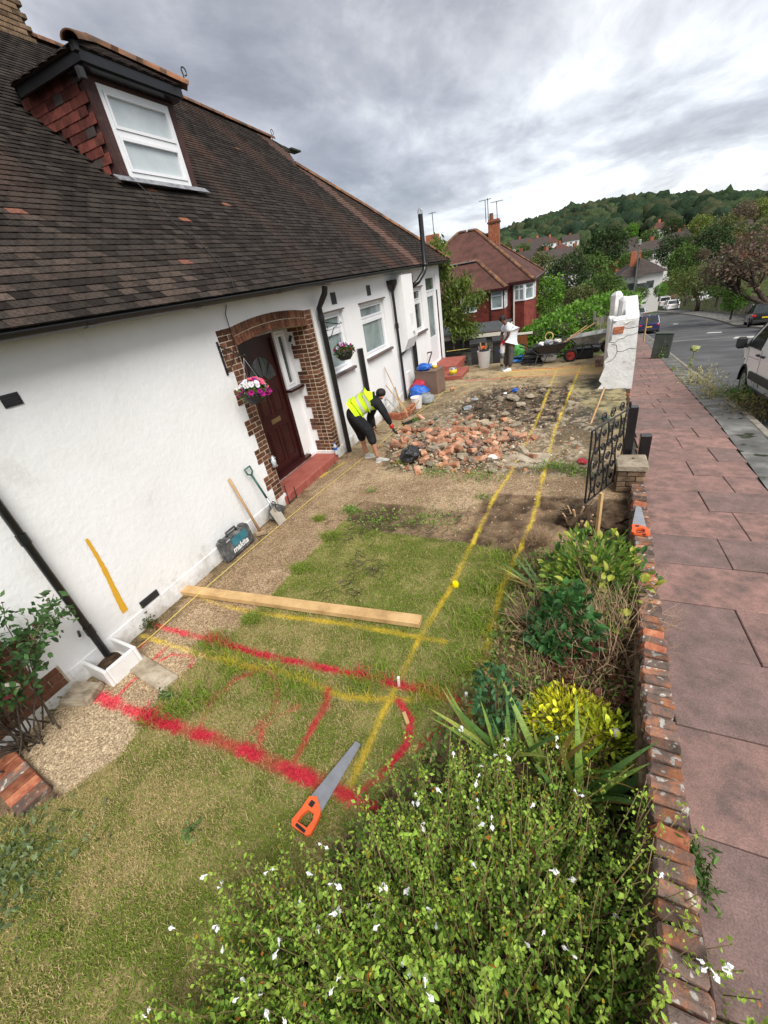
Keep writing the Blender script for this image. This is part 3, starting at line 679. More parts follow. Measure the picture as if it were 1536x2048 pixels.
pv = strip('pavement', lambda y: pave_l(y) - (0.03 if y < 5.9 else 0.45), lambda y: pave_r(y) + 0.02, -3, 60, 0.5, -0.025, mt['slabbed'])
strip('footway_tarmac', lambda y: pave_r(y) + 0.02, lambda y: kerb_x(y) - 0.005, -3, 90, 0.5, -0.008, mt['asphaltold'])
SL = []
m_, t_, b_ = newmat('pink_paving_slab')
v_, rn_ = coords(t_, True)
big = noise_(t_, v_, 5, 9, 0.72); fine = noise_(t_, v_, 120, 3, 0.6)
oi = N(t_, 'ShaderNodeObjectInfo')
dirt = mixc(t_, ramp(t_, big, [(0.36, (0, 0, 0)), (0.64, (1, 1, 1))]), oi.outputs['Color'], (0.14, 0.10, 0.088))
grit = ramp(t_, fine, [(0.3, (0.72, 0.72, 0.72)), (0.5, (1, 1, 1)), (0.68, (1.25, 1.25, 1.25))])
cc_ = mixc(t_, 1.0, dirt, grit, 'MULTIPLY')
sp_ = N(t_, 'ShaderNodeTexVoronoi', ins={'Scale': 26.0}); t_.links.new(v_, sp_.inputs['Vector'])
cc_ = mixc(t_, ramp(t_, sp_.outputs['Distance'], [(0.0, (0.8, 0.8, 0.8)), (0.075, (0, 0, 0))]), cc_, (0.42, 0.36, 0.33))
t_.links.new(cc_, b_.inputs['Base Color']); b_.inputs['Roughness'].default_value = 0.9; b_.inputs['Specular IOR Level'].default_value = 0.2
bump_(t_, b_, fine, 0.35, 0.003); mt['slab'] = m_
y = -1.15; k = 0; rr = random.Random(4)
JY = [onpave(1136 + a / 2.7675, 760 + b / 2.7675).y for a, b in [(590, 1905), (560, 1497), (500, 1215), (470, 1005), (455, 850), (436, 708), (430, 606), (428, 521), (422, 447), (420, 378)]]
rows = [JY[0] - 0.625 * i for i in (4, 3, 2, 1)] + JY
while rows[-1] < 56: rows.append(rows[-1] + 0.625)
split1 = {}
for i in range(len(rows) - 1):
    y0, y1 = rows[i], rows[i + 1]
    if y1 - y0 < 0.3: continue
    yc = (y0 + y1) / 2; xl, xr = pave_l(yc) - 0.02, pave_r(yc)
    cuts = [xl] + ([xl + 0.58 + rr.uniform(-.06, .06)] if i % 2 else [xl + 0.9 + rr.uniform(-.08, .08)]) + [xr]
    if yc > 9 and i % 3 == 0: cuts = [xl, xl + 0.45, xr]
    if xr - cuts[-2] > 0.95: cuts.insert(-1, (cuts[-2] + xr) / 2 + rr.uniform(-.1, .1))
    sl_ = -0.09 if yc < 9 else -0.128; tone = rr.random()
    for a, b2 in zip(cuts[:-1], cuts[1:]):
        pink = .7 * tone + .3 * rr.random()
        colr = (0.255 + 0.10 * pink, 0.160 + 0.042 * pink, 0.140 + 0.03 * pink) if rr.random() > (.08 if tone > .4 else .8) else (0.235, 0.156, 0.139)
        mb = MB().bev((0, 0, 0), (b2 - a - 0.007, y1 - y0 - 0.007, 0.05), 0.006)
        o = mb.build('paving_slab', mt['slab'], pv)
        o.location = ((a + b2) / 2, yc, zpave(yc) - 0.025 + rr.uniform(-.003, .003)); o.rotation_euler = (math.atan(sl_) + rr.uniform(-.004, .004), rr.uniform(-.004, .004), rr.uniform(-.006, .006) - 0.02)
        o.color = (*colr, 1)
kb = tag(MB().b(-0.01, 0.0, 0, 0.1, 0, 0.01).build('kerb', mt['kerb'], None), kind='structure')
kb.location = (kerb_x(2) + 0.05, 2, zpave(2) - 0.2)
kme = MB().bev((0, 0, 0), (0.13, 0.905, 0.25), 0.015).mesh('kerb_stone', mt['kerb'])
y = -2.0
while y < 88:
    yc = y + 0.457; sl_ = (zpave(yc + .4) - zpave(yc - .4)) / .8; hd = (kerb_x(yc + .4) - kerb_x(yc - .4)) / .8
    o = inst(kme, 'kerb_stone', kb); o.location = Vector((kerb_x(yc) + 0.062, yc, zpave(yc) - 0.12 + rr.uniform(-.004, .004))) - kb.location
    o.rotation_euler = (math.atan(sl_), 0, -math.atan(hd)); y += 0.915
RW = 7.2
FARK = [onpave(*q, -0.05) for q in [(1450, 646), (1400, 632), (1364, 622)]]
print('far kerb', [tuple(round(c, 2) for c in p) for p in FARK], [kerb_x(p.y) for p in FARK])
strip('road', lambda y: kerb_x(y) + 0.10, lambda y: kerb_x(y) + RW + (0 if y < 70 else (y - 70) * 0.06), -12, 120, 1.0, -0.125, mt['road'])
strip('far_pavement', lambda y: kerb_x(y) + RW, lambda y: kerb_x(y) + RW + 2.6, -12, 110, 1.0, -0.02, mt['asphaltold'])
kb2 = tag(MB().b(-0.01, 0.0, 0, 0.1, 0, 0.01).build('far_kerb', mt['kerb'], None), kind='structure')
kb2.location = (kerb_x(30) + RW, 30, zpave(30) - 0.2)
y = 16
while y < 100:
    yc = y + 0.457; sl_ = (zpave(yc + .4) - zpave(yc - .4)) / .8; hd = (kerb_x(yc + .4) - kerb_x(yc - .4)) / .8
    o = inst(kme, 'kerb_stone', kb2); o.location = Vector((kerb_x(yc) + RW - 0.05, yc, zpave(yc) - 0.125)) - kb2.location
    o.rotation_euler = (math.atan(sl_), 0, -math.atan(hd)); y += 0.915
def road_patch(name, pts, dz, mat_):
    vs = [onpave(a, b, dz) for a, b in pts]
    o = MB().add(vs, [tuple(range(len(vs)))]).build(name, mat_, None, fix=True); tag(o, kind='structure'); return o
z5_ = lambda a, b: (1240 + a / 5.19, 540 + b / 5.19)
road_patch('road_marking', [z5_(890, 658), z5_(1050, 650), z5_(1062, 641), z5_(920, 646)], -0.119, mt['paintline'])
road_patch('road_marking', [z5_(545, 566), z5_(600, 562), z5_(605, 555), z5_(560, 557)], -0.119, mt['paintline'])
mt['trench'] = M('pale_trench_patch', [(0.13, 0.125, 0.115), (0.22, 0.21, 0.19)], 3, 0.9, 0.3, 60, 0.15)
road_patch('road_repair', [z5_(540, 745), z5_(950, 716), z5_(1420, 690), z5_(1420, 683), z5_(940, 708), z5_(550, 735)], -0.119, mt['trench'])
road_patch('road_repair', [z5_(1170, 712), z5_(1440, 698), z5_(1440, 680), z5_(1200, 692)], -0.115, mt['paintline'])
XW = -4.2
house = thing('bungalow', 'white rendered bungalow with dark tiled roof, dormer window and arched brick porch', 'house', (XW, 8, 0))
HO = Vector((XW, 8, 0))
def hb_(mb, name, mat_, parent=None, **k):
    """build a part of the house given in place coordinates"""
    o = mb.build(name, mat_, parent or house, **k)
    o.location = -HO if parent is None else (0, 0, 0)
    return o
def holes_wall(y0, y1, z0, z1, holes, X=XW, depth=0.16):
    ys = sorted(set([y0, y1] + [h[0] for h in holes] + [h[1] for h in holes])); zs = sorted(set([z0, z1] + [h[2] for h in holes] + [h[3] for h in holes]))
    mb = MB()
    for a, b_ in zip(ys[:-1], ys[1:]):
        for c, d in zip(zs[:-1], zs[1:]):
            ym, zm = (a + b_) / 2, (c + d) / 2
            if any(h[0] < ym < h[1] and h[2] < zm < h[3] for h in holes): continue
            mb.add([(X, a, c), (X, b_, c), (X, b_, d), (X, a, d)], [(0, 1, 2, 3)])
    for h in holes:
        dp = h[4] if len(h) > 4 else depth
        if dp <= 0: continue
        a, b_, c, d = h[:4]
        mb.add([(X, a, c), (X, a, d), (X - dp, a, d), (X - dp, a, c)], [(0, 1, 2, 3)])
        mb.add([(X, b_, c), (X - dp, b_, c), (X - dp, b_, d), (X, b_, d)], [(0, 1, 2, 3)])
        mb.add([(X, a, d), (X, b_, d), (X - dp, b_, d), (X - dp, a, d)], [(0, 1, 2, 3)])
        mb.add([(X, a, c), (X - dp, a, c), (X - dp, b_, c), (X, b_, c)], [(0, 1, 2, 3)])
    return mb
WIN = [(7.06, 7.86, 1.53, 2.60), (8.68, 10.03, 1.51, 2.60), (11.79, 13.05, 1.49, 2.65)]
DOOR2 = (13.51, 14.58, 0.30, 2.88)
YEND = 15.1
holes = [(*w_, 0.14) for w_ in WIN] + [(*DOOR2, 0.12), (4.45, 6.74, -0.1, 2.735, 0.0), (-0.55, 1.02, 0.12, 1.05, 0.0)]
wall = hb_(holes_wall(-3.0, YEND, -0.1, 3.2, holes), 'wall', mt['render'])
hb_(MB().b(XW - 0.3, XW - 0.001, YEND - 0.25, YEND - 0.001, -2.0, 3.2).b(XW - 9.5, XW - 0.3, YEND - 0.25, YEND - 0.002, -2.0, 3.2), 'end_wall', mt['render'])
pl = MB()
for a, b_ in ((1.05, 4.42), (6.86, 13.4), (14.62, YEND - 0.003)):
    pl.b(XW - 0.02, XW + 0.012, a, b_, -0.1, 0.22)
hb_(pl, 'plinth', mt['render'])
hb_(MB().b(XW - 0.02, XW + 0.016, 4.47, 4.70, -0.1, 0.19), 'pillar_base', mt['render']); hb_(MB().b(XW - 0.45, XW + 0.016, 6.44, 6.82, -0.1, 0.20), 'pillar_base', mt['render'])
hb_(MB().b(XW + 0.0, XW + 0.016, 1.90, 2.13, 0.235, 0.315), 'air_vent', mt['blackmatt'])
v0 = onx(22, 800)
for (yc, zc, hw, hh) in ((v0.y, v0.z, 0.07, 0.05), (7.62, 2.82, 0.10, 0.10), (9.27, 2.83, 0.10, 0.10), (12.25, 2.88, 0.09, 0.10)):
    mb = MB().b(XW, XW + 0.006, yc - hw, yc + hw, zc - hh, zc + hh)
    for i in range(5): mb.b(XW + 0.006, XW + 0.012, yc - hw, yc + hw, zc - hh + i * hh * 0.4, zc - hh + i * hh * 0.4 + 0.012)
    hb_(mb, 'air_vent', mt['blackmatt'])
a, b_ = onx(172, 1078), onx(252, 1222)
m_, t_, bb_ = newmat('yellow_spray'); vv, _ = coords(t_, False); bb_.inputs['Base Color'].default_value = (0.66, 0.36, 0.02, 1); bb_.inputs['Roughness'].default_value = 0.8
mb = MB(); pts = []; n_ = 40
for i in range(n_ + 1):
    t = i / n_; p = a.lerp(b_, t); wd_ = 0.012 + 0.018 * t + 0.006 * rnd.random()
    pts.append((p.y + 0.01 * math.sin(t * 5), p.z, wd_))
vs = [(XW + 0.004, y - w_, z) for y, z, w_ in pts] + [(XW + 0.004, y + w_, z) for y, z, w_ in pts]
mb.add(vs, [(i, n_ + 1 + i, n_ + 2 + i, i + 1) for i in range(n_)])
for i in range(160):
    t = rnd.random(); p = a.lerp(b_, t); y = p.y + rnd.gauss(0, 0.022); z = p.z + rnd.gauss(0, 0.02); q = rnd.uniform(.001, .004)
    mb.add([(XW + 0.0045, y - q, z), (XW + 0.0045, y, z - q), (XW + 0.0045, y + q, z), (XW + 0.0045, y, z + q)], [(0, 1, 2, 3)])
hb_(mb, 'paint_mark', m_)

def window(yz, X, parent, name='window', transom=0.30, sill=True, pane='pane', mull=None, head=True, out=0.05):
    y0, y1, z0, z1 = yz; f = 0.055; d = 0.05; x0, x1 = X, X + d
    fr = MB().b(x0, x1, y0, y1, z1 - f, z1).b(x0, x1, y0, y1, z0, z0 + f).b(x0, x1, y0, y0 + f, z0 + f, z1 - f).b(x0, x1, y1 - f, y1, z0 + f, z1 - f)
    zt = z1 - (z1 - z0) * transom
    if transom: fr.b(x0, x1, y0 + f, y1 - f, zt - f * 0.6, zt + f * 0.6)
    sa = MB(); s = 0.038
    cells = [(y0 + f, y1 - f, z0 + f, zt - f * 0.6), (y0 + f, y1 - f, zt + f * 0.6, z1 - f)] if transom else [(y0 + f, y1 - f, z0 + f, z1 - f)]
    o = fr.build('window', mt['upvc'], parent); o.name = name
    for (a, b_, c, e_) in cells:
        sa.b(x0 + 0.01, x1 + 0.012, a + .004, b_ - .004, e_ - s, e_ - .004).b(x0 + 0.01, x1 + 0.012, a + .004, b_ - .004, c + .004, c + s).b(x0 + 0.01, x1 + 0.012, a + .004, a + s, c + s, e_ - s).b(x0 + 0.01, x1 + 0.012, b_ - s, b_ - .004, c + s, e_ - s)
        MB().b(x0 + 0.02, x0 + 0.024, a + s, b_ - s, c + s, e_ - s).build('pane', mt[pane], o)
    sa.build('sash', mt['upvc'], o)
    if sill:
        MB().bev(((X + out + 0.03), (y0 + y1) / 2, z0 - 0.032), (0.22, y1 - y0 + 0.14, 0.055), 0.008).build('sill', mt['sill'], o)
    if head:
        MB().b(XW - 0.02, XW + 0.045, y0 - 0.05, y1 + 0.04, z1 + 0.004, z1 + 0.03).build('head_tile', mt['sill'], o)
    return o
for w_, pn in zip(WIN, ('pane', 'pane', 'panedark')):
    o = window(w_, XW - 0.11, house, pane=pn); o.location = -HO
d0, d1, dz0, dz1 = DOOR2
o = MB().b(XW - 0.1, XW - 0.04, d0, d1, dz0, dz0 + .05).b(XW - 0.1, XW - 0.04, d0, d0 + .06, dz0 + .05, dz1).b(XW - 0.1, XW - 0.04, d1 - .06, d1, dz0 + .05, dz1).b(XW - 0.1, XW - 0.04, d0 + .06, d1 - .06, dz1 - .06, dz1).b(XW - 0.1, XW - 0.04, d0 + .06, d1 - .06, 2.44, 2.5)
side_door = hb_(o, 'side_door', mt['upvc'])
mb = MB().b(XW - .09, XW - .045, d0 + .065, d1 - .065, dz0 + .055, 1.12).b(XW - .09, XW - .045, d0 + .065, d0 + .19, 1.12, 2.43).b(XW - .09, XW - .045, d1 - .19, d1 - .065, 1.12, 2.43).b(XW - .09, XW - .045, d0 + .19, d1 - .19, 2.31, 2.43)
mb.build('door_leaf', mt['upvc'], side_door)
MB().b(XW - .07, XW - .066, d0 + .19, d1 - .19, 1.12, 2.31).build('pane', mt['pane'], side_door)
MB().b(XW - .07, XW - .066, d0 + .06, d1 - .06, 2.5, dz1 - .06).build('pane', mt['panedark'], side_door)
MB().b(XW - .045, XW - .01, d1 - .17, d1 - .14, 1.28, 1.42).build('handle', mt['whiteplastic'], side_door)
hb_(MB().b(XW, XW + .03, d1 + .005, d1 + .05, 0.14, 2.45), 'door_post', mt['maroon'])
hb_(MB().bev((XW + 0.42, 14.0, 0.14), (0.82, 1.5, 0.28), 0.015), 'step', mt['redstep'])
hb_(MB().bev((XW + 0.82, 13.05, 0.065), (0.72, 1.15, 0.13), 0.015), 'step', mt['redstep'])

por = MB().b(XW - 0.10, XW + 0.0025, 4.452, 4.66, 0.15, 2.70)                       # bed of mortar behind the left pier

porch = hb_(por, 'porch_surround', mt['mortar'])
MB().b(XW - 0.31, XW + 0.0025, 6.492, 6.738, 0.15, 2.50).b(XW - 0.10, XW + 0.0025, 6.492, 6.738, 2.503, 2.73).build('pier_bed', mt['mortar'], porch)
bl, bw_, bh = 0.215, 0.102, 0.065
brk = {}
def brick_mesh(L, D, Hh, mat_='brick', j=0.0015, r=0.005, k=0):
    key = (round(L, 2), round(D, 2), round(Hh, 2), mat_, k)
    if key not in brk: brk[key] = MB().bev((0, 0, 0), (D, L, Hh), r, jit=j).mesh('brick', mt[mat_])
    return brk[key]
zc = 0.19; c = 0
while zc < 2.72:
    wide = (c // 3) % 2 == 1 or zc > 2.25
    ow = 4.33 if wide else 4.45
    if zc > 2.25: ow = 4.36
    if wide and c % 3 == 0: MB().b(XW + .0005, XW + .003, ow + .005, 4.451, zc, min(zc + .222, 2.72)).build('pier_bed', mt['mortar'], porch)
    edge = 4.655
    if c % 2: segs = [(ow, ow + 0.105), (ow + 0.112, edge)] if edge - ow > 0.25 else [(ow, edge)]
    else: segs = [(ow, edge - 0.11), (edge - 0.103, edge)] if edge - ow > 0.25 else [(ow, edge - .108), (edge - .1, edge)]
    for a, b2 in segs:
        if b2 - a < 0.03: continue
        inst(brick_mesh(b2 - a, 0.10, bh), 'brick', porch, (XW - 0.042 + rnd.uniform(-.002, .002), (a + b2) / 2, zc + 0.033))
    if zc < 2.48:
        fr_ = [(6.487, 6.70)] if c % 2 else [(6.487, 6.59), (6.598, 6.70)]
        for a, b2 in fr_:
            inst(brick_mesh(b2 - a, 0.10, bh), 'brick', porch, (XW - 0.042, (a + b2) / 2, zc + 0.033))
        back = XW - (0.42 if (c // 3) % 2 == 0 else 0.32)
        xs_ = [(back, back + 0.10), (back + 0.108, XW - 0.1)] if c % 2 else [(back, XW - 0.21), (XW - 0.2, XW - 0.1)]
        for a, b2 in xs_:
            inst(brick_mesh(0.10, b2 - a, bh), 'brick', porch, ((a + b2) / 2, 6.537, zc + 0.033))
    elif zc < 2.73:
        inst(brick_mesh(0.19, 0.10, bh), 'brick', porch, (XW - 0.042, 6.605, zc + 0.033))
    zc += 0.075; c += 1
def arch_z(y): return 2.495 + 0.075 * (1 - ((y - 5.57) / 0.95) ** 2)
hd = brick_mesh(0.064, 0.11, 0.112, r=0.005)
am = MB()
nA = 26
for ring in (0, 1):
    for i in range(nA):
        y = 4.64 + (6.50 - 4.64) * (i + 0.5) / nA
        z = arch_z(y) + 0.06 + ring * 0.122; sl_ = (arch_z(y + .01) - arch_z(y - .01)) / .02
        inst(hd, 'brick', porch, (XW - 0.045 + (0.012 if ring == 0 else 0), y, z), (math.atan(sl_) * 1.0, 0, 0))
for i in range(24):
    ya, yb = 4.62 + 1.9 * i / 24, 4.62 + 1.9 * (i + 1) / 24
    za, zb = arch_z(ya), arch_z(yb)
    vs = [(XW + .001, ya, za), (XW + .001, yb, zb), (XW + .001, yb, min(zb + .235, 2.79)), (XW + .001, ya, min(za + .235, 2.79)), (XW - .5, ya, za), (XW - .5, yb, zb)]
    am.add(vs, [(0, 1, 2, 3), (0, 4, 5, 1)])
am.build('arch_bed', mt['mortar'], porch)
XD = XW - 0.5
rec = MB()
rec.add([(XD, 4.66, 0.15), (XD, 4.66, 2.6), (XW - .1, 4.66, 2.6), (XW - .1, 4.66, 0.15)], [(0, 1, 2, 3)])
rec.add([(XD, 6.14, 0.2), (XD, 6.80, 0.2), (XD, 6.80, 1.52), (XD, 6.14, 1.52)], [(0, 1, 2, 3)])
rec.add([(XD, 6.44, 1.52), (XD, 6.80, 1.52), (XD, 6.80, 2.65), (XD, 6.44, 2.65)], [(0, 1, 2, 3)])
rec.b(XD - 0.03, XD, 4.66, 6.44, 2.5, 2.7).b(XD - .02, XD + .06, 4.66, 6.74, 0.0, 0.2)
rec.add([(XW - .46, 6.62, .15), (XD, 6.70, .15), (XD, 6.70, 2.5), (XW - .46, 6.62, 2.5)], [(0, 1, 2, 3)])
rec.b(XW - .5, XW - .3, 6.5015, 6.7, .15, 2.5).add([(XD, 4.66, 2.62), (XW - .1, 4.66, 2.62), (XW - .1, 6.7, 2.62), (XD, 6.7, 2.62)], [(0, 1, 2, 3)])
hb_(rec, 'porch_recess', mt['render'])
hb_(MB().bev((XW - 0.21, 5.56, 0.07), (0.50, 1.86, 0.15), 0.02), 'porch_step', mt['redstep'])
for i in range(12):
    hb_(MB().bev((XW + 0.046, 4.70 + 0.155 * i, 0.072), (0.012, 0.147, 0.135), 0.004), 'edging_tile', mt['redstep'])
dy0, dy1, dzb, dzt = 5.16, 6.10, 0.24, 2.50
door = hb_(MB().b(XD - .06, XD + .02, dy0, dy0 + .06, dzb, dzt).b(XD - .06, XD + .02, dy1 - .06, dy1, dzb, dzt).b(XD - .06, XD + .02, dy0 + .06, dy1 - .06, dzt - .06, dzt).b(XD - .06, XD + .10, dy0 - .1, dy1 + .12, dzb - .05, dzb), 'front_door', mt['maroon'])
hb_(MB().b(XD - .06, XD + .005, 4.66, dy0, dzb, dzt), 'door_side_panel', mt['maroon'])
ly0, ly1 = dy0 + .065, dy1 - .065; lz0, lz1 = dzb + .01, dzt - .065; xm = XD - .02
leaf = MB().b(xm - .04, xm, ly0, ly1, lz0, lz1)
leaf.build('door_leaf', mt['maroon'], door)
def frame_panel(y0, y1, z0, z1, nm='door_panel', mat_='maroon'):
    mb = MB(); t = 0.022
    mb.b(xm, xm + .012, y0, y1, z1 - t, z1).b(xm, xm + .012, y0, y1, z0, z0 + t).b(xm, xm + .012, y0, y0 + t, z0 + t, z1 - t).b(xm, xm + .012, y1 - t, y1, z0 + t, z1 - t)
    mb.bev((xm + .004, (y0 + y1) / 2, (z0 + z1) / 2), (.012, y1 - y0 - .09, z1 - z0 - .09), .004)
    mb.build(nm, mt[mat_], door)
yc = (ly0 + ly1) / 2
frame_panel(ly0 + .10, yc - .04, .38, 1.02); frame_panel(yc + .04, ly1 - .10, .38, 1.02)
frame_panel(ly0 + .10, yc - .04, 1.22, 1.62); frame_panel(yc + .04, ly1 - .10, 1.22, 1.62)
fc, fr0, fr1 = (yc, 1.80), 0.09, 0.34
for k in range(4):
    a0 = math.pi * k / 4 + 0.07; a1 = math.pi * (k + 1) / 4 - 0.07
    arc = [(xm + .002, fc[0] + fr1 * math.cos(a0 + (a1 - a0) * i / 6), fc[1] + fr1 * 1.15 * math.sin(a0 + (a1 - a0) * i / 6)) for i in range(7)]
    arc += [(xm + .002, fc[0] + fr0 * math.cos(a1 + (a0 - a1) * i / 3), fc[1] + fr0 * math.sin(a1 + (a0 - a1) * i / 3)) for i in range(4)]
    MB().prism(arc, (.004, 0, 0)).build('fanlight_pane', mt['panedark'], door, fix=True)
MB().b(xm, xm + .008, yc - .13, yc + .13, 1.09, 1.17).b(xm + .008, xm + .014, yc - .10, yc + .10, 1.105, 1.155).build('letter_plate', mt['brass'], door)
kn = MB().lathe([(0.0, .03), (.03, .028), (.045, .015), (.05, 0)], (xm, yc, 1.70), 14, mat=Matrix.Rotation(R_(90), 3, 'Y')).tube([(xm + .03, yc + .045 * math.sin(t), 1.66 + .055 * math.cos(t)) for t in np.linspace(0, 6.28, 13)], .009, 6)
kn.build('knocker', mt['brass'], door, smooth=True)
sl_o = window((6.12, 6.44, 1.53, 2.50), XD - .01, house, 'side_light', transom=0, sill=False, pane='panedark', head=False); sl_o.location = -HO
MB().bev((XD + .07, 6.36, 1.505), (.17, .58, .045), .008).build('sill', mt['maroon'], sl_o)
lamp = hb_(MB().box((XD + .10, 6.56, 2.33), (.05, .16, .11), (0, .5, 0)).box((XD + .04, 6.56, 2.40), (.08, .04, .03)), 'flood_light', mt['black'])
MB().blob((XD + .10, 6.52, 2.22), (.03, .03, .04), 3, 0, sub=1).build('sensor', mt['black'], lamp)

quo = hb_(MB().b(XW - .05, XW - .006, -.56, 1.03, .1, 1.06), 'quoin', mt['mortar'])
c = 0; zc = .125
while zc < 1.02:
    e_ = 1.0 if (c // 3) % 2 == 0 else 0.84
    if zc > 0.85: e_ = 0.5
    y = e_; k = 0
    while y > -0.5:
        L = 0.102 if (k == 0 and c % 2) else 0.215
        inst(brick_mesh(L, .09, bh), 'brick', quo, (XW - .036, y - L / 2, zc + .033)); y -= L + .01; k += 1
    zc += .075; c += 1
hb_(MB().b(XW - .02, XW + .001, .845, 1.022, .345, .575).b(XW - .02, XW + .0012, .505, 1.021, .80, 1.052), 'render_patch', mt['render'])

gut = MB()
def ez_(y): return 3.075 + 0.0115 * (y - 2)
def gzy(y): return ez_(y) - 0.025
EAVX = -3.93
prof = [(math.cos(a) * .06, math.sin(a) * .055) for a in np.linspace(math.pi, 2 * math.pi, 9)]
y = -3.0; ysg = list(np.arange(-3, 15.45, 0.75)) + [15.45]
vs, fs = [], []
for y in ysg:
    for (a, b_) in prof: vs.append((EAVX + .035 + a, y, gzy(y) + b_))
    for (a, b_) in prof[::-1]: vs.append((EAVX + .035 + a * .92, y, gzy(y) + b_ * .92 + .003))
kk = 18
for i in range(len(ysg) - 1):
    for j in range(kk): fs.append((i * kk + j, i * kk + (j + 1) % kk, (i + 1) * kk + (j + 1) % kk, (i + 1) * kk + j))
gut.add(vs, fs)
gutter = hb_(gut, 'gutter', mt['black'], smooth=True, ang=50)
for y in [0.2, 2.6, 3.9, 5.5, 7.0, 8.5, 10.0, 11.2, 13.2, 14.6]:
    mb = MB()
    pr_ = [(EAVX + .035 + a * 1.1, b_ * 1.1) for a, b_ in prof]
    vs = [(x_, y - .045, gzy(y) + z_) for x_, z_ in pr_] + [(x_, y + .045, gzy(y) + z_) for x_, z_ in pr_]
    mb.add(vs, [(i, i + 1, 10 + i, 9 + i) for i in range(8)]).build('gutter_clip', mt['black'], gutter)
fv = [(x_, y_, ez_(y_) + dz) for y_ in (-3, 15.35) for x_, dz in ((XW + .005, -.07), (XW + .22, -.07), (XW + .22, .0), (XW + .005, .1))]
fasc = hb_(MB().add(fv, [(0, 1, 2, 3), (7, 6, 5, 4), (0, 4, 5, 1), (1, 5, 6, 2), (2, 6, 7, 3)]), 'fascia', mt['black'])
def pipe(name, pts, r, parent=house, mat_='black', n=12):
    o = MB().tube(pts, r, n).build(name, mt[mat_], parent, smooth=True, ang=60); o.location = -HO; return o
p1 = pipe('downpipe', [(-3.93, 1.36, 3.05), (-4.0, 1.36, 2.97), (-4.13, 1.36, 2.85), (-4.13, 1.36, .12)], .034)
MB().tube([(-4.13, 1.36, .42), (-4.13, 1.36, .52)], .041, 12).tube([(-4.13, 1.36, 1.5), (-4.13, 1.36, 1.6)], .041, 12).tube([(-4.19, 1.30, .50), (-4.1, 1.26, .50)], .012, 6).build('collar', mt['black'], p1)
p2 = pipe('downpipe', [(-3.90, 6.86, 3.03), (-3.93, 6.86, 2.93), (-4.02, 6.86, 2.82), (-4.10, 6.86, 2.72), (-4.10, 6.86, .02)], .05)
MB().tube([(-4.10, 6.86, 2.52), (-4.10, 6.86, 2.62)], .058, 12).build('collar', mt['black'], p2)
p3 = pipe('downpipe', [(-4.12, 10.50, 2.72), (-4.12, 10.50, 0.05)], .036)
MB().tube([(-4.12, 10.50, 2.95), (-4.12, 10.50, 2.85), (-4.12, 10.50, 2.70)], [.15, .14, .045], 12).tube([(-4.12, 10.5, 1.86), (-4.12, 10.5, 1.98)], .05, 12).build('hopper', mt['black'], p3)
p4 = pipe('soil_pipe', [(-4.13, 8.22, 0.0), (-4.13, 8.22, 1.80)], .062, n=10)
p5 = pipe('soil_pipe', [(-4.10, 11.60, 0.0), (-4.10, 11.60, 1.5)], .062, n=10)
pipe('waste_pipe', [(-4.12, 10.5, 1.18), (-4.12, 11.55, 1.34)], .028); pipe('waste_pipe', [(-4.1, 10.72, 0.06), (-4.1, 11.5, 0.40)], .04, mat_='blackmatt')
bx0, bx1, by0, by1 = XW + .0, XW + .30, 10.62, 11.42
cas = MB()
po = [(by0, 1.42), (by0, 3.0), (by1, 3.0), (by1, 1.42)]
cas.prism([(XW, by0, 1.22), (XW + .16, by0, 1.28), (XW + .30, by0, 1.55), (XW + .30, by0, 3.02), (XW, by0, 3.02)], (0, by1 - by0, 0))
casing = hb_(cas, 'boiler_casing', mt['render'], fix=True)
MB().b(XW + .30, XW + .306, by0 + .32, by0 + .56, 1.88, 2.14).build('grille', mt['whiteplastic'], casing)
MB().tube([(XW + .30, by0 + .42, 1.70), (XW + .33, by0 + .44, 1.70), (XW + .33, by0 + .50, 1.60)], .014, 6).build('tap', mt['steel'], casing)
hb_(MB().bev((XW + .012, 11.12, .42), (.02, .34, .46), .008), 'meter_box', mt['whiteplastic'])
fl = pipe('flue', [(-4.19, 11.72, 2.70), (-4.0, 11.72, 2.72), (-3.86, 11.78, 2.80), (-3.78, 12.1, 3.0), (-3.76, 12.2, 3.12), (-3.76, 12.2, 4.28)], .062, n=14)
MB().lathe([(.1, 0), (.1, .02), (.062, .05)], (-4.14, 11.72, 2.70), 14, mat=Matrix.Rotation(R_(90), 3, 'Y')).tube([(-3.76, 12.2, 3.12), (-3.76, 12.2, 3.2)], .07, 14).build('flue_collar', mt['black'], fl, smooth=True)
cg_ = MB()
for k in range(4):
    a = math.pi * k / 4
    cg_.tube([(-3.76 + .06 * math.cos(a), 12.2 + .06 * math.sin(a), 4.28), (-3.76 + .06 * math.cos(a), 12.2 + .06 * math.sin(a), 4.36), (-3.76, 12.2, 4.42), (-3.76 - .06 * math.cos(a), 12.2 - .06 * math.sin(a), 4.36), (-3.76 - .06 * math.cos(a), 12.2 - .06 * math.sin(a), 4.28)], .006, 4)
cg_.build('flue_guard', mt['steel'], fl)
pipe('handrail', [(-4.19, 13.0, .78), (-4.05, 13.0, .80), (-4.02, 12.9, .78), (-4.02, 11.7, .12), (-4.02, 11.6, 0.0)], .02, mat_='blackmatt')
plant_ = MB().bev((XW + .60, 9.35, .085), (.10, 1.05, .17), .008).bev((XW + .32, 8.86, .085), (.46, .09, .165), .008)
tag(plant_.build('brick_planter', mt['redbrick'], None), 'low red brick planter edging beside the black pipes under the boiler casing', 'planter')
pipe('cable', [(XW + .012, 4.70, 3.0), (XW + .02, 4.62, 2.9), (XW + .02, 4.60, 2.3)], .006, n=5)

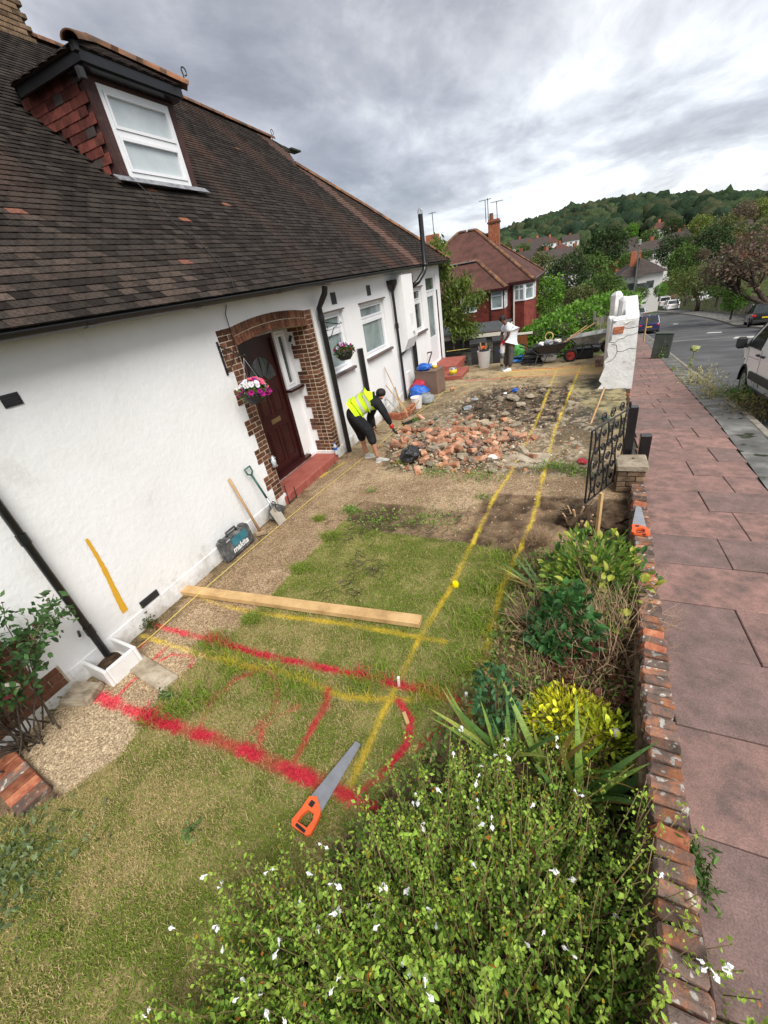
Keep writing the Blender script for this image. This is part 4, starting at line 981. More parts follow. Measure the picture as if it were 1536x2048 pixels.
TP = math.tan(R_(41)); CO, SI = math.cos(R_(41)), math.sin(R_(41))
RE = (-3.90, 3.075)                                                     # eave edge x, z
def roofpt(y, s, up=0.0): return Vector((RE[0] - s * CO + up * SI, y, ez_(y) + s * SI + up * CO))
def onroof(a, b_):
    d = ray(a, b_); P = np.array([RE[0], 2.0, RE[1]]); n = np.array([TP, -0.0115, 1.0])
    p = CP + d * (np.dot(P - CP, n) / np.dot(d, n)); return (p[1], (RE[0] - p[0]) / CO)
top = [onroof(*q) for q in [(105, 94), (345, 192), (545, 280), (575, 297), (590, 330), (740, 420), (892, 517)]]
s_r = top[0][1]
outl = [(-3.2, 0), (-3.2, s_r)] + top[:-1] + [(15.42, 0)]
print('roof top', [(round(a, 2), round(b_, 2)) for a, b_ in top])
DOR = (5.06, 6.44, -5.6)                                              # dormer front y0, y1, x
sd0 = (RE[0] - DOR[2]) / CO
mt['tile'] = MC('roof_tile', 0.92, 45, 0.5, 0.6, 70, 0.12)
mt['tileobj'] = MC('roof_tile_piece', 0.92, 45, 0.5, 0.6, 70, 0.12, objcol=True)
gauge, tw = 0.098, 0.168
TR = random.Random(21)
def tile_col(y, s, r):
    base = [0.029, 0.0235, 0.020]
    v = 0.55 + 0.9 * r.random()
    c = [b_ * v for b_ in base]
    n = mnoise.noise(Vector((y * 0.55, s * 0.20, 3.3))); n2 = mnoise.noise(Vector((y * 1.6, s * 0.5, 9.1)))
    st = max(0, min(1, (n * 1.3 + n2 * 0.5 - 0.10) * 2.2)) * (0.6 + 0.4 * r.random())
    c = [a + (b_ - a) * st * 0.75 for a, b_ in zip(c, (0.078, 0.042, 0.031))]
    li = .8 * max(0, min(1, (4.2 - y) / 3.0 + mnoise.noise(Vector((y * 0.9, s * 0.9, 1.7))) * 0.9 - s * 0.22 + 0.15))
    if r.random() < 0.2 + li * 0.7:
        kq = li * (0.1 + 0.75 * r.random()); c = [a + (b_ - a) * kq for a, b_ in zip(c, (0.15, 0.108, 0.085))]
    if 4.9 < y < 6.9 and sd0 - 0.8 < s < sd0 - 0.05 and r.random() < 0.03: c = [0.20, 0.085, 0.05]
    if r.random() < 0.0008: c = [0.16, 0.07, 0.05]
    if 11.6 < y < 13.0 and abs((y - 12.2) - (s - 1) * 0.10) < 0.28: c = [a + (b_ - a) * 0.7 for a, b_ in zip(c, (0.15, 0.09, 0.07))]
    return c
outp = np.array(outl)
cells = []
ns = int(s_r / gauge) + 1
for i in range(ns):
    s = i * gauge
    offs = tw / 2 if i % 2 else 0
    for j in range(int(18.9 / tw)):
        y = -3.2 + j * tw + offs + tw / 2
        cells.append((y, s))
cells = np.array(cells)
ok_ = poly_mask(cells[:, 0], cells[:, 1] + 0.05, outl)
ind = (cells[:, 0] > DOR[0] - .03) & (cells[:, 0] < DOR[1] + .03) & (cells[:, 1] > sd0 + 0.03) & (cells[:, 1] < sd0 + 1.65)
cells = cells[ok_ & ~ind]
def tsize(c):
    p = roofpt(*c)
    return (1e9 if not inview(p) else camdist(p))
order = np.argsort([tsize(c) for c in cells])
tl = gauge * 1.55; th = 0.013
tilt = math.atan(2 * th / tl * 0.9)
def tile_geo(r):
    w2 = tw / 2 - 0.0018; l0, l1 = -0.006, tl - 0.006
    z0, z1 = th * 1.5, th * 0.2
    j = lambda: r.uniform(-.002, .002)
    cv = 0.002
    vs = [(-w2, l0 + j(), z0 - th), (w2, l0 + j(), z0 - th), (w2, l1, z1 - th), (-w2, l1, z1 - th), (-w2, l0, z0 + j() * .5), (0, l0 + j(), z0 + cv), (w2, l0, z0 + j() * .5), (w2, l1, z1), (0, l1, z1 + cv), (-w2, l1, z1)]
    fs = [(4, 5, 8, 9), (5, 6, 7, 8), (0, 1, 6, 5, 4), (1, 2, 7, 6), (3, 0, 4, 9)]
    return vs, fs
AX = Matrix(((0, -CO, SI), (1, 0, 0), (0, SI, CO)))                      # columns: across, up-slope, out
roof_bed = MB().add([roofpt(a, b_, -0.012) for a, b_ in outl], [tuple(range(len(outl)))])
roof = hb_(roof_bed, 'roof', M('roof_underlay', [(0.012, 0.01, 0.01)], rough=0.95), fix=True)
tmeshes = []
for k in range(6):
    vs, fs = tile_geo(TR); tmeshes.append(MB().add(vs, fs).mesh('roof_tile', mt['tileobj']))
RT = AX.to_4x4()
vsA, fsA, csA = [], [], []
for rank, ci in enumerate(order):
    y, s = cells[ci]; col = tile_col(y, s, TR); p = roofpt(y + TR.uniform(-.002, .002), s)
    rz = TR.gauss(0, 0.006); ml = AX @ Matrix.Rotation(rz, 3, 'Z') @ Matrix.Rotation(TR.gauss(0, 0.006), 3, 'X')
    if rank < 300:
        o = inst(tmeshes[rank % 6], 'roof_tile', roof, p, ml.to_euler(), col=col)
    else:
        vs, fs = tile_geo(TR); b0 = len(vsA)
        vsA += [tuple(ml @ Vector(v) + p) for v in vs]; fsA += [tuple(b0 + q for q in f) for f in fs]; csA += [col] * len(vs)
me = bpy.data.meshes.new('tile_field'); me.from_pydata(vsA, [], fsA); me.materials.append(mt['tile'])
a_ = me.attributes.new('Col', 'FLOAT_COLOR', 'POINT'); a_.data.foreach_set('color', np.concatenate([np.array(csA), np.ones((len(csA), 1))], 1).astype(np.float32).ravel())
o = inst(me, 'tile_field', roof); o['kind'] = 'stuff'
def half_tile(L, r, mat_='hip', taper=1.0):
    mb = MB(); vs = []
    for k, (x_, rr_) in enumerate(((-L / 2, r), (L / 2, r * taper))):
        for a in np.linspace(0, math.pi, 9): vs.append((x_, rr_ * math.cos(a), rr_ * .85 * math.sin(a)))
        for a in np.linspace(math.pi, 0, 9): vs.append((x_, (rr_ - .016) * math.cos(a), (rr_ - .016) * .85 * math.sin(a)))
    fs = [(j, (j + 1) % 18, 18 + (j + 1) % 18, 18 + j) for j in range(18)] + [(j, 17 - j, 16 - j, j + 1) for j in range(8)] + [(18 + j + 1, 18 + 16 - j, 18 + 17 - j, 18 + j) for j in range(8)]
    return mb.add(vs, fs).mesh('ridge_tile', mt[mat_], True, 40)
hipm = half_tile(.36, .10); ridm = half_tile(.36, .11)
def run_tiles(a, b_, me, name, parent, L=.335, lift=0.0, roll=None):
    d = b_ - a; n = max(1, math.ceil(d.length / L)); q = d.to_track_quat('X', 'Z')
    for i in range(n):
        p = a + d * ((i + .5) / n) + Vector((0, 0, lift))
        inst(me, name, parent, p, q.to_euler())
Tp = [roofpt(a, b_) for a, b_ in top]
R0 = roofpt(-3.2, s_r)
run_tiles(R0, Tp[0], ridm, 'ridge_tile', roof); run_tiles(Tp[0], Tp[1], ridm, 'ridge_tile', roof); run_tiles(Tp[1], Tp[2], ridm, 'ridge_tile', roof)
run_tiles(Tp[4], Tp[5], hipm, 'hip_tile', roof); run_tiles(Tp[5], roofpt(15.42, .02), hipm, 'hip_tile', roof)
bk = MB()
def mir(p): return Vector((2 * Tp[0].x - p.x, p.y, p.z))
bk.add([R0, Tp[0], mir(roofpt(9, 0)), mir(roofpt(-3.2, 0))], [(0, 1, 2, 3)])
bk.add([Tp[0], Tp[1], Tp[2], Tp[3], mir(roofpt(14, 0)), mir(roofpt(9, 0))], [tuple(range(6))])
bk.add([Tp[4], Tp[5], roofpt(15.42, 0), mir(roofpt(15.42, 0))], [(0, 1, 2, 3)])
bk.add([Tp[3], Tp[4], mir(roofpt(15.42, 0)), mir(roofpt(14, 0))], [(0, 1, 2, 3)])
bk.build('roof_back', mt['browntile'], roof)
MB().b(-7.95, -7.7, 13.25, 13.75, 6.62, 6.66).build('verge_lead', mt['blackmatt'], roof)
def scroll(p, s, parent):
    pts = [Vector((0, 0, 0)), Vector((0, .02, .10))] + [Vector((0, .055 + .05 * math.cos(t), .15 + .05 * math.sin(t))) for t in np.linspace(math.pi, -1.6, 10)]
    MB().tube([p + q * s for q in pts], .009, 5).build('hip_iron', mt['iron'], parent)
scroll(Tp[2], 1.2, roof)
ch = ony(40, 18, 7.0)
chim = MB().b(-9.75, -8.85, 6.3, 7.25, 6.6, 8.0)
chimney = hb_(chim, 'chimney', mt['oldmortar'])
zc = 7.35; c = 0
while zc < 7.98:
    for i in range(4):
        y = 6.38 + i * .225 + (.11 if c % 2 else 0)
        if y < 7.22: inst(brick_mesh(.215, .1, bh, 'innerbrick'), 'brick', chimney, (-8.83, y, zc))
    for i in range(4):
        x_ = -9.66 + i * .225 + (.11 if c % 2 else 0)
        if x_ < -8.86: inst(brick_mesh(.1, .215, bh, 'innerbrick'), 'brick', chimney, (x_, 6.275, zc))
    zc += .075; c += 1
MB().b(-9.82, -8.77, 6.22, 7.32, 8.0, 8.1).build('chimney_cap', mt['mortar'], chimney)

dy0, dy1, DX = DOR; Z0, Z1 = 4.64, 5.70
dorm = hb_(MB().b(DX - .9, DX - .02, dy0 + .02, dy1 - .02, 4.6, 5.7), 'dormer', mt['brownpaint'])
MB().b(DX - .02, DX + .03, dy0, dy0 + .13, Z0, Z1).b(DX - .02, DX + .03, dy1 - .13, dy1, Z0, Z1).b(DX - .02, DX + .03, dy0 + .13, dy1 - .13, 5.60, Z1).build('dormer_frame', mt['brownpaint'], dorm)
wo_ = window((dy0 + .13, dy1 - .13, 4.68, 5.60), DX - .015, dorm, transom=0.5, sill=False, pane='panenet', head=False)
MB().box((DX + .085, (dy0 + dy1) / 2, Z0 + .0), (.12, dy1 - dy0 + .26, .008), (0, R_(39), 0)).build('flashing', mt['lead'], dorm)
ctm = [MB().bev((0, 0, 0), (.165, .014, .115), .004, jit=.0015).mesh('cheek_tile', mt['cheek']) for _ in range(3)]
ctd = [MB().bev((0, 0, 0), (.165, .014, .115), .004, jit=.0015).mesh('cheek_tile', mt['browntile']) for _ in range(1)]
r_i = 0; zc = 5.66
while zc > 4.66:
    s_at = (zc - .06 - RE[1]) / SI; xb = RE[0] - s_at * CO
    x_ = DX - .03 - (.085 if r_i % 2 else .0) - .085
    while x_ > xb - .03:
        inst(rnd.choice(ctm + ctd if rnd.random() < .6 else ctm), 'cheek_tile', dorm, (x_, dy0 - .004 + rnd.uniform(-.002, .002), zc), (R_(-5), rnd.uniform(-.02, .02), 0)); x_ -= .17
    zc -= .098; r_i += 1
ex, ey0, ey1, ez = DX + .26, dy0 - .19, dy1 + .08, 5.65
MB().b(DX - 1.02, ex - .06, ey0 + .05, ey0 + .09, ez + .02, ez + .12).b(ex - .06, ex - .02, ey0 + .05, ey1 - .05, ez + .02, ez + .12).b(DX - 1.0, ex - .1, ey1 - .09, ey1 - .05, ez, ez + .15).b(DX - .1, ex - .06, ey0 + .09, ey1 - .09, ez, ez + .02).build('dormer_fascia', mt['black'], dorm)
zt = ez + .13; apx = Vector((ex - .62, (ey0 + ey1) / 2, zt + .40)); bkx = -8.35
A, B_ = Vector((ex, ey0, zt)), Vector((ex, ey1, zt)); Ab, Bb = Vector((DX - 1.05, ey0, zt)), Vector((DX - 1.05, ey1, zt)); apb = Vector((bkx + .7, apx.y, apx.z))
MB().add([A, B_, apx, Ab, Bb, apb], [(0, 1, 2), (3, 0, 2, 5), (1, 4, 5, 2), (0, 3, 4, 1)]).build('dormer_roof', mt['browntile'], dorm, fix=True)
drt = MB().b(-.08, .08, 0, .14, 0, .012).mesh('dormer_tile', mt['browntile'])
def slope_tiles(P0, P1, apex0, apex1, nm):
    """courses of tiles between the eave P0-P1 and the upper edge apex0-apex1"""
    nrow = max(2, int((apex0 - P0).length / .11))
    for i in range(nrow):
        t = i / nrow; a = P0.lerp(apex0, t); b_ = P1.lerp(apex1, t); n = int((b_ - a).length / .168)
        xd = (b_ - a).normalized(); ud = (apex0.lerp(apex1, .5) - P0.lerp(P1, .5)); ud = (ud - xd * ud.dot(xd)).normalized(); nd = xd.cross(ud)
        if nd.z < 0: nd = -nd; 
        mx = Matrix((xd, ud, nd)).transposed() @ Matrix.Rotation(R_(5) * -1, 3, 'X')
        for j in range(n):
            p = a + xd * ((j + .5) * (b_ - a).length / max(n, 1)) + nd * .012
            inst(drt, nm, dorm, p, mx.to_euler())
slope_tiles(A, B_, apx, apx, 'dormer_tile'); slope_tiles(Ab, A, apb, apx, 'dormer_tile')
run_tiles(apx, B_ + Vector((.02, 0, .01)), hipm, 'hip_tile', dorm); run_tiles(apx, A + Vector((.02, -.02, .02)), hipm, 'hip_tile', dorm)
scroll(B_ + Vector((.02, .02, .05)), .9, dorm)
MB().b(ex - .05, ex + .02, ey0 - .01, ey0 + .05, ez + .08, ez + .16).b(ex - .08, ex - .02, ey0 - .03, ey0 + .04, ez - .14, ez - .04).build('cable_box', mt['blackmatt'], dorm)
cb = [onx(172, 145, ex), Vector((DX + .04, dy0 + .03, 5.6)), Vector((DX + .04, dy0 + .04, 4.75))] + [roofpt(*onroof(a, b_), .035) for a, b_ in [(300, 395), (340, 445), (400, 490), (460, 560), (470, 590)]]
pipe('cable', cb[1:], .005, n=5, mat_='blackmatt')
def wt(y): return 0.66 - 0.09 * y
def wxi(y): return 0.415 + 0.078 * (y - 1.0)
gw = thing('garden_wall', 'low weathered red brick garden wall with lichened coping between shrubs and pavement', 'garden wall', (0.6, 2.5, 0))
GO = Vector((0.6, 2.5, 0))
def place(o, off): o.location = -off; return o
core = MB(); ysw = np.arange(-0.9, 5.6, 0.5)
vs = []
for y in list(ysw):
    vs += [(wxi(y) + .085, y, -.15), (wxi(y) + .20, y, -.15), (wxi(y) + .20, y, wt(y) - .07), (wxi(y) + .085, y, wt(y) - .07)]
fs = []
for i in range(len(ysw) - 1):
    for j in range(4): fs.append((i * 4 + j, i * 4 + (j + 1) % 4, i * 4 + 4 + (j + 1) % 4, i * 4 + 4 + j))
place(core.add(vs, fs).build('mortar_core', mt['oldmortar'], gw), GO)
cop = [MB().bev((0, 0, 0), (.158, .066, .105), .012, jit=.006, rg=random.Random(k)).mesh('coping_brick', mt['oldbrick'], True, 50) for k in range(7)]
copo = MB().bev((0, 0, 0), (.155, .066, .095), .018, jit=.011, rg=random.Random(99)).mesh('coping_brick', mt['redbrick'], True, 50)
y = -0.85; rr = random.Random(31)
while y < 5.5:
    me = copo if rr.random() < .15 else rr.choice(cop)
    o = inst(me, 'coping_brick', gw, Vector((wxi(y) + .138 + rr.uniform(-.006, .006), y, wt(y) - .045 + rr.uniform(-.007, .007))) - GO, (math.atan(-.09) + rr.uniform(-.05, .05), rr.uniform(-.05, .05), rr.uniform(-.06, .06) - .06))
    y += .0775
inb = [MB().bev((0, 0, 0), (.05, .213, .064), .008, jit=.004, rg=random.Random(k)).mesh('wall_brick', mt['innerbrick']) for k in range(5)]
for c in range(9):
    zc = .02 + c * .075; y = -0.9 + (.11 if c % 2 else 0)
    while y < 5.4:
        if zc + .05 < wt(y) - .085:
            inst(rr.choice(inb), 'wall_brick', gw, Vector((wxi(y) + .072, y, zc)) - GO, (0, 0, -.075))
        y += .225
py0, py1 = 5.50, 5.83; px0, px1 = 0.665, 0.975
pier = thing('gate_pier', 'short square brick gate pier with flat weathered stone cap at end of the garden wall', 'gate pier', (.82, 5.66, 0)); PO = Vector((.82, 5.66, 0))
place(MB().b(px0 + .03, px1 - .03, py0 + .03, py1, -.2, .33).build('mortar_core', mt['oldmortar'], pier), PO)
for c in range(7):
    z = -.16 + c * .075
    for a, b2 in ([(px0, px0 + .20), (px0 + .21, px1)] if c % 2 else [(px0, px0 + .10), (px0 + .11, px1)]):
        inst(brick_mesh(.1, b2 - a, bh, 'innerbrick'), 'brick', pier, Vector(((a + b2) / 2, py0 + .045, z)) - PO)
    for a, b2 in ([(py0 + .1, py0 + .2), (py0 + .21, py1)] if c % 2 else [(py0 + .1, py1)]):
        inst(brick_mesh(b2 - a, .1, bh, 'innerbrick'), 'brick', pier, Vector((px0 + .045, (a + b2) / 2, z)) - PO)
place(MB().bev(((px0 + px1) / 2, (py0 + py1) / 2, .375), (.36, .38, .085), .012, jit=.004).build('stone_cap', mt['stone'], pier), PO)
MB().blob((0.03, .05, .43), (.022, .018, .012), 4, sub=1).build('pebble', mt['stone'], pier)
for (loc, sz, lab) in (((.80, 5.98, 0), (.10, .10, 1.04), 'tall black painted square gate post holding the iron gate'), ((1.0, 6.05, 0), (.13, .11, .62), 'short black square post stump beside the pier next to pavement')):
    o = MB().bev((0, 0, sz[2] / 2 - .15), (sz[0], sz[1], sz[2] + .3), .008).build('gate_post', mt['black']); o.location = loc
    tag(o, lab, 'gate post')
g0, g1 = Vector((.75, 5.94, .06)), Vector((.285, 5.02, .09)); GH = 1.0
gate = thing('iron_gate', 'black wrought iron garden gate with scrolls standing open into the garden', 'gate', g0)
gd = (g1 - g0); gl = Vector((gd.x, gd.y, 0)).length; gu = Vector((gd.x, gd.y, 0)).normalized()
def gp(u, z): return gu * u + Vector((0, 0, z + (.03 * u)))
fr = MB().tube([gp(0, 0), gp(0, GH)], .013, 6).tube([gp(gl, 0), gp(gl, GH - .02)], .013, 6).tube([gp(0, 0), gp(gl, 0)], .013, 6).tube([gp(0, GH - .03), gp(gl, GH - .03)], .011, 6).tube([gp(0, GH), gp(.02, GH + .05)], .016, 6)
fr.build('gate_frame', mt['iron'], gate, smooth=True, ang=50)
for k in range(6):
    u0 = gl * (k + .5) / 6
    pts = [gp(u0 + .035 * math.sin(t * 6.28 * 1.5 + (k % 2) * math.pi), t * (GH - .05)) for t in np.linspace(0, 1, 22)]
    MB().tube(pts, .011, 5).build('bar', mt['iron'], gate, smooth=True)
def spiral(u, z, r, s, tn=1.6):
    return [gp(u + s * r * (1 - t * .8) * math.cos(t * 6.28 * tn), z + r * (1 - t * .8) * math.sin(t * 6.28 * tn)) for t in np.linspace(0, 1, 20)]
for k in range(5):
    u0 = gl * (k + 1) / 6
    for z, r in ((.12, .05), (.30, .055), (.48, .06), (.66, .055), (.84, .05)):
        MB().tube(spiral(u0, z, r, 1 if k % 2 else -1), .010, 5).build('scroll', mt['iron'], gate, smooth=True)
for u0, s in ((gl * .25, 1), (gl * .5, -1), (gl * .72, 1)):
    MB().tube(spiral(u0, GH + .05, .07, s), .0085, 5).build('scroll', mt['iron'], gate, smooth=True)
pil = thing('rendered_pillar', 'broken white rendered pillar end of the street wall with cracked face', 'wall pillar', (1.0, 10.6, 0)); LO = Vector((1.0, 10.6, 0))
left = [(.80, -.02), (.62, .0), (.70, .12), (.63, .2), (.68, .36), (.72, .5), (.70, .62), (.77, .72), (.73, .86), (.74, 1.0), (.80, 1.06), (.78, 1.2), (.79, 1.36)]
face = [(x_, 10.60, z) for x_, z in left] + [(.90, 10.6, 1.45), (1.26, 10.6, 1.46), (1.30, 10.6, .6), (1.31, 10.6, -.02)]
place(MB().prism(face, (0, .05, 0)).build('render_face', mt['whitedirty'], pil, fix=True), LO)
place(MB().b(.80, 1.27, 10.66, 11.3, -.9, 1.38).build('pillar_core', mt['whitedirty'], pil), LO)
place(MB().blob((1.02, 10.95, 1.41), (.25, .36, .07), 2, .3, 5, sub=3).build('pillar_top', mt['whitedirty'], pil), LO)
for c in range(6):
    z = -.45 + c * .075
    for a, b2 in ([(.80, 1.02), (1.03, 1.29)] if c % 2 else [(.80, .90), (.91, 1.13), (1.14, 1.29)]):
        inst(brick_mesh(.1, b2 - a, bh, 'redbrick' if c == 4 else 'innerbrick'), 'brick', pil, Vector(((a + b2) / 2, 10.64, z)) - LO)
for z, x0 in ((1.22, .80), (1.29, .81)):
    inst(brick_mesh(.1, .2, bh, 'redbrick'), 'brick', pil, Vector((x0 + .1, 10.63, z)) - LO)
crk = M('crack_dark', [(0.03, 0.026, 0.022)], rough=1.0)
def crack(pts):
    mb = MB()
    for (x0, z0), (x1, z1) in zip(pts[:-1], pts[1:]):
        d = Vector((x1 - x0, 0, z1 - z0)); n = Vector((-d.z, 0, d.x)).normalized() * .0045
        mb.add([Vector((x0, 10.597, z0)) - n, Vector((x1, 10.597, z1)) - n, Vector((x1, 10.597, z1)) + n, Vector((x0, 10.597, z0)) + n], [(0, 1, 2, 3)])
    place(mb.build('crack', crk, pil), LO)
crack([(.74, 1.03), (.86, 1.0), (.93, 1.07), (1.02, 1.08), (1.1, 1.14), (1.18, 1.13), (1.27, 1.17)])
crack([(.80, .98), (.90, .95), (.93, .82), (.90, .70), (.82, .62), (.74, .60)]); crack([(.93, .82), (1.02, .80), (1.15, .86), (1.28, .84)])
crack([(.98, 1.30), (1.1, 1.27), (1.27, 1.29)])
sw = thing('street_wall', 'white rendered street wall with crumbling stepped top running downhill behind the pillar', 'street wall', (1.1, 12.4, 0)); SO = Vector((1.1, 12.4, 0))
vs = []; r = random.Random(3)
prf = [(11.2, 1.40), (11.7, 1.46), (12.1, 1.44), (12.6, 1.52), (13.1, 1.54), (13.8, 1.58)]
mb = MB()
for (ya, za), (yb, zb) in zip(prf[:-1], prf[1:]):
    xa, xb = .075 * (ya - 10.6), .075 * (yb - 10.6)
    mb.add([(1.02 + xa, ya, -1), (1.29 + xa, ya, -1), (1.29 + xa, ya, za), (1.02 + xa, ya, za), (1.02 + xb, yb, -1), (1.29 + xb, yb, -1), (1.29 + xb, yb, zb), (1.02 + xb, yb, zb)], [(0, 1, 2, 3), (7, 6, 5, 4), (0, 4, 5, 1), (1, 5, 6, 2), (2, 6, 7, 3), (3, 7, 4, 0)])
place(mb.build('wall', mt['whitedirty'], sw, fix=True), SO)
place(MB().bev((1.10, 12.45, .6), (.22, .36, 2.22), .07, jit=.03).build('pier', mt['whitedirty'], sw), SO)
place(MB().bev((.98, 13.0, .65), (.22, .34, 2.3), .07, jit=.03).build('pier', mt['whitedirty'], sw), SO)
place(MB().bev((.88, 12.3, .3), (.16, .5, 2.0), .03, jit=.02).build('buttress', mt['whitedirty'], sw), SO)
tag(MB().bev((.74, 12.9, .09), (.22, .11, .20), .006).build('brick', mt['oldbrick']), 'weathered brick standing on the yard beside the white pillar', 'brick')

beam = MB().bev((0, 0, .05), (3.36, .125, .06), .004)
bm_ = (onz(355, 1180, .05) + onz(838, 1240, .05)) / 2; bd_ = onz(838, 1243, .05) - onz(352, 1178, .05)
o = beam.build('timber_plank', mt['wood']); o.location = (bm_.x, bm_.y, .0); o.rotation_euler = (0, 0, math.atan2(bd_.y, bd_.x)); o.dimensions = (bd_.length, .125, .06)
tag(o, 'long new sawn timber plank laid across path and lawn', 'plank')
def saw(name, label, handle, tip, z, flip=1, up=Vector((0, 0, 1))):
    t = thing(name, label, 'saw', handle); d = tip - handle; L = d.length; q = d.normalized(); s = up.cross(q).normalized() * flip
    m = Matrix((q, s, q.cross(s))).transposed().to_4x4()
    t.matrix_world = Matrix.Translation(handle) @ m
    bl_ = [(.10, -.055), (.13, .075), (L, .03), (L, -.012), (L - .01, -.02)]
    MB().prism([(x_, y_, 0) for x_, y_ in bl_], (0, 0, .0018)).build('blade', mt['steel'], t, fix=True)
    ring = [(-.035, -.06), (-.045, .06), (-.02, .085), (.06, .075), (.14, .078), (.165, .03), (.12, -.045), (.10, -.06), (.03, -.075), (-.015, -.08)]
    hole = [(-.002, -.035), (-.008, .045), (.035, .045), (.075, .03), (.08, -.02), (.05, -.04)]
    h = MB(); n = len(ring)
    hr = [hole[int(i * len(hole) / n)] for i in range(n)]
    for zz_ in (-.013, .013): h.add([(x_, y_, zz_) for x_, y_ in ring] + [(x_, y_, zz_) for x_, y_ in hr], [(i, (i + 1) % n, n + (i + 1) % n, n + i) for i in range(n)])
    b0 = 2 * n
    h.f += [(i, (i + 1) % n, b0 + (i + 1) % n, b0 + i) for i in range(n)] + [(n + i, n + (i + 1) % n, b0 + n + (i + 1) % n, b0 + n + i) for i in range(n)]; h.m += [0] * (2 * n)
    h.build('handle', mt['orange'], t, fix=True)
    MB().bev((-.024, .0, 0), (.03, .095, .030), .008).build('grip', mt['rubber'], t)
    MB().bev((.115, .03, 0), (.05, .05, .028), .008).build('grip', mt['rubber'], t)
    return t
saw('hand_saw', 'hand saw with orange handle lying on the lawn across the red line', onz(607, 1650, .045), onz(718, 1486, .05), .03)
a, b_ = onpave(1279, 1072, .11), onpave(1279, 1012, .12)
saw('hand_saw', 'hand saw with orange handle lying on top of the brick wall', Vector((wxi(4.0) + .12, 4.05, wt(4.0) + .03)), Vector((wxi(4.6) + .13, 4.68, wt(4.6) + .03)), 0, 1)
tcz = thing('tool_case', 'charcoal plastic power tool case with teal label propped against white wall', 'tool case', (-4.08, 3.31, 0), 0)
tcz.rotation_euler = (0, R_(-6), 0)
MB().bev((0, 0, .175), (.055, .56, .31), .02).bev((.055, 0, .17), (.05, .56, .30), .02).build('case_shell', mt['casegrey'], tcz)
for y_ in (-.2, .2): MB().bev((.03, y_, .325), (.10, .07, .035), .008).build('latch', mt['casegrey'], tcz)
MB().tube([(.03, -.09, .32), (.03, -.085, .375), (.03, .085, .375), (.03, .09, .32)], .016, 8).build('handle', mt['casegrey'], tcz, smooth=True)
for y0, y1 in ((-.265, -.22), (.22, .265)): MB().b(.08, .087, y0, y1, .05, .29).build('rib', mt['casegrey'], tcz)
MB().b(.080, .0835, -.10, .19, .16, .28).build('label_patch', mt['teal'], tcz)
def text3d(s, size, name, mat_, parent, loc, rot, ext=.0015, bold=0.0):
    c = bpy.data.curves.new(name, 'FONT'); c.body = s; c.size = size; c.extrude = ext; c.offset = bold; c.shear = 0.2; c.align_x = 'CENTER'; c.resolution_u = 3
    o = bpy.data.objects.new(name, c); o.data.materials.append(mat_)
    COL.objects.link(o); dg = bpy.context.evaluated_depsgraph_get(); me = bpy.data.meshes.new_from_object(o.evaluated_get(dg))
    bpy.data.objects.remove(o); m = inst(me, name, parent, loc, rot); return m
text3d('makita', .115, 'lettering', mt['print'], tcz, (.0835, .01, .085), (R_(90), 0, R_(90)), bold=.003)
text3d('makita', .03, 'lettering', mt['print'], tcz, (.0845, -.15, .285), (R_(90), 0, R_(90)))
def along(a, b_):
    return (Vector(b_) - Vector(a)).to_track_quat('Z', 'X').to_euler()
pk = thing('sledgehammer', 'long ash handled sledge hammer leaning on the white wall', 'hammer', (0, 0, 0))
h0, h1 = onz(522, 1066, .05), onx(458, 958, -4.17)
MB().tube([h0, h0.lerp(h1, .5), h1], [.021, .018, .020], 8).build('handle', mt['handle'], pk, smooth=True)
MB().bev(tuple(h0 + Vector((.0, .0, 0))), (.16, .065, .065), .012, rot=(0, 0, .6)).build('hammer_head', mt['oldwood'], pk)
sp = thing('spade', 'garden spade with dark green shaft and D handle leaning by the porch', 'spade', (0, 0, 0))
s0, s1 = onz(566, 1046, .02), onx(494, 936, -4.15)
sdv = (s1 - s0).normalized(); sd_side = Vector((0, 1, 0)) - sdv * sdv.y; sd_side.normalize(); sdn = sdv.cross(sd_side)
bl_ = [s0 - sd_side * .09, s0 + sd_side * .09, s0 + sdv * .27 + sd_side * .095, s0 + sdv * .28 + sd_side * .03, s0 + sdv * .30, s0 + sdv * .28 - sd_side * .03, s0 + sdv * .27 - sd_side * .095]
MB().prism(bl_, sdn * .004).build('blade', M('muddy_steel', [(.30, .25, .19), (.45, .42, .37)], 9, .6, .1), sp, fix=True)
sk = s0 + sdv * .30; L = (s1 - s0).length
MB().tube([s0 + sdv * .2 + sdn * .01, s0 + sdv * .46], [.013, .018], 8).build('socket', mt['steel'], sp, smooth=True)
MB().tube([s0 + sdv * .45, s1 - sdv * .12], .016, 8).build('shaft', mt['green_tool'], sp, smooth=True)
e0 = s1 - sdv * .12
MB().tube([e0, e0 + sdv * .04 + sd_side * .055, s1 + sd_side * .06, s1 - sd_side * .06, e0 + sdv * .04 - sd_side * .055, e0], .013, 8).build('d_handle', mt['green_tool'], sp, smooth=True)
tr = thing('rubber_trug', 'dusty black rubber trug with loop handle lying against the wall under the spade', 'trug', (-4.02, 4.15, 0))
MB().lathe([(.14, 0), (.15, .02), (.20, .24), (.205, .26), (.19, .255), (.14, .03), (.0, .03)], (0, 0, 0), 18).build('tub', mt['casegrey'], tr, smooth=True, ang=50)
tr.rotation_euler = (-.5, .35, 0.2); tr.location = (-4.05, 4.12, .05); tr.scale = (.6, .85, .85)
MB().tube([(.06, -.18, .24), (.02, -.2, .32), (-.05, -.2, .33), (-.1, -.17, .25)], .011, 6).build('loop_handle', mt['rubber'], tr, smooth=True)
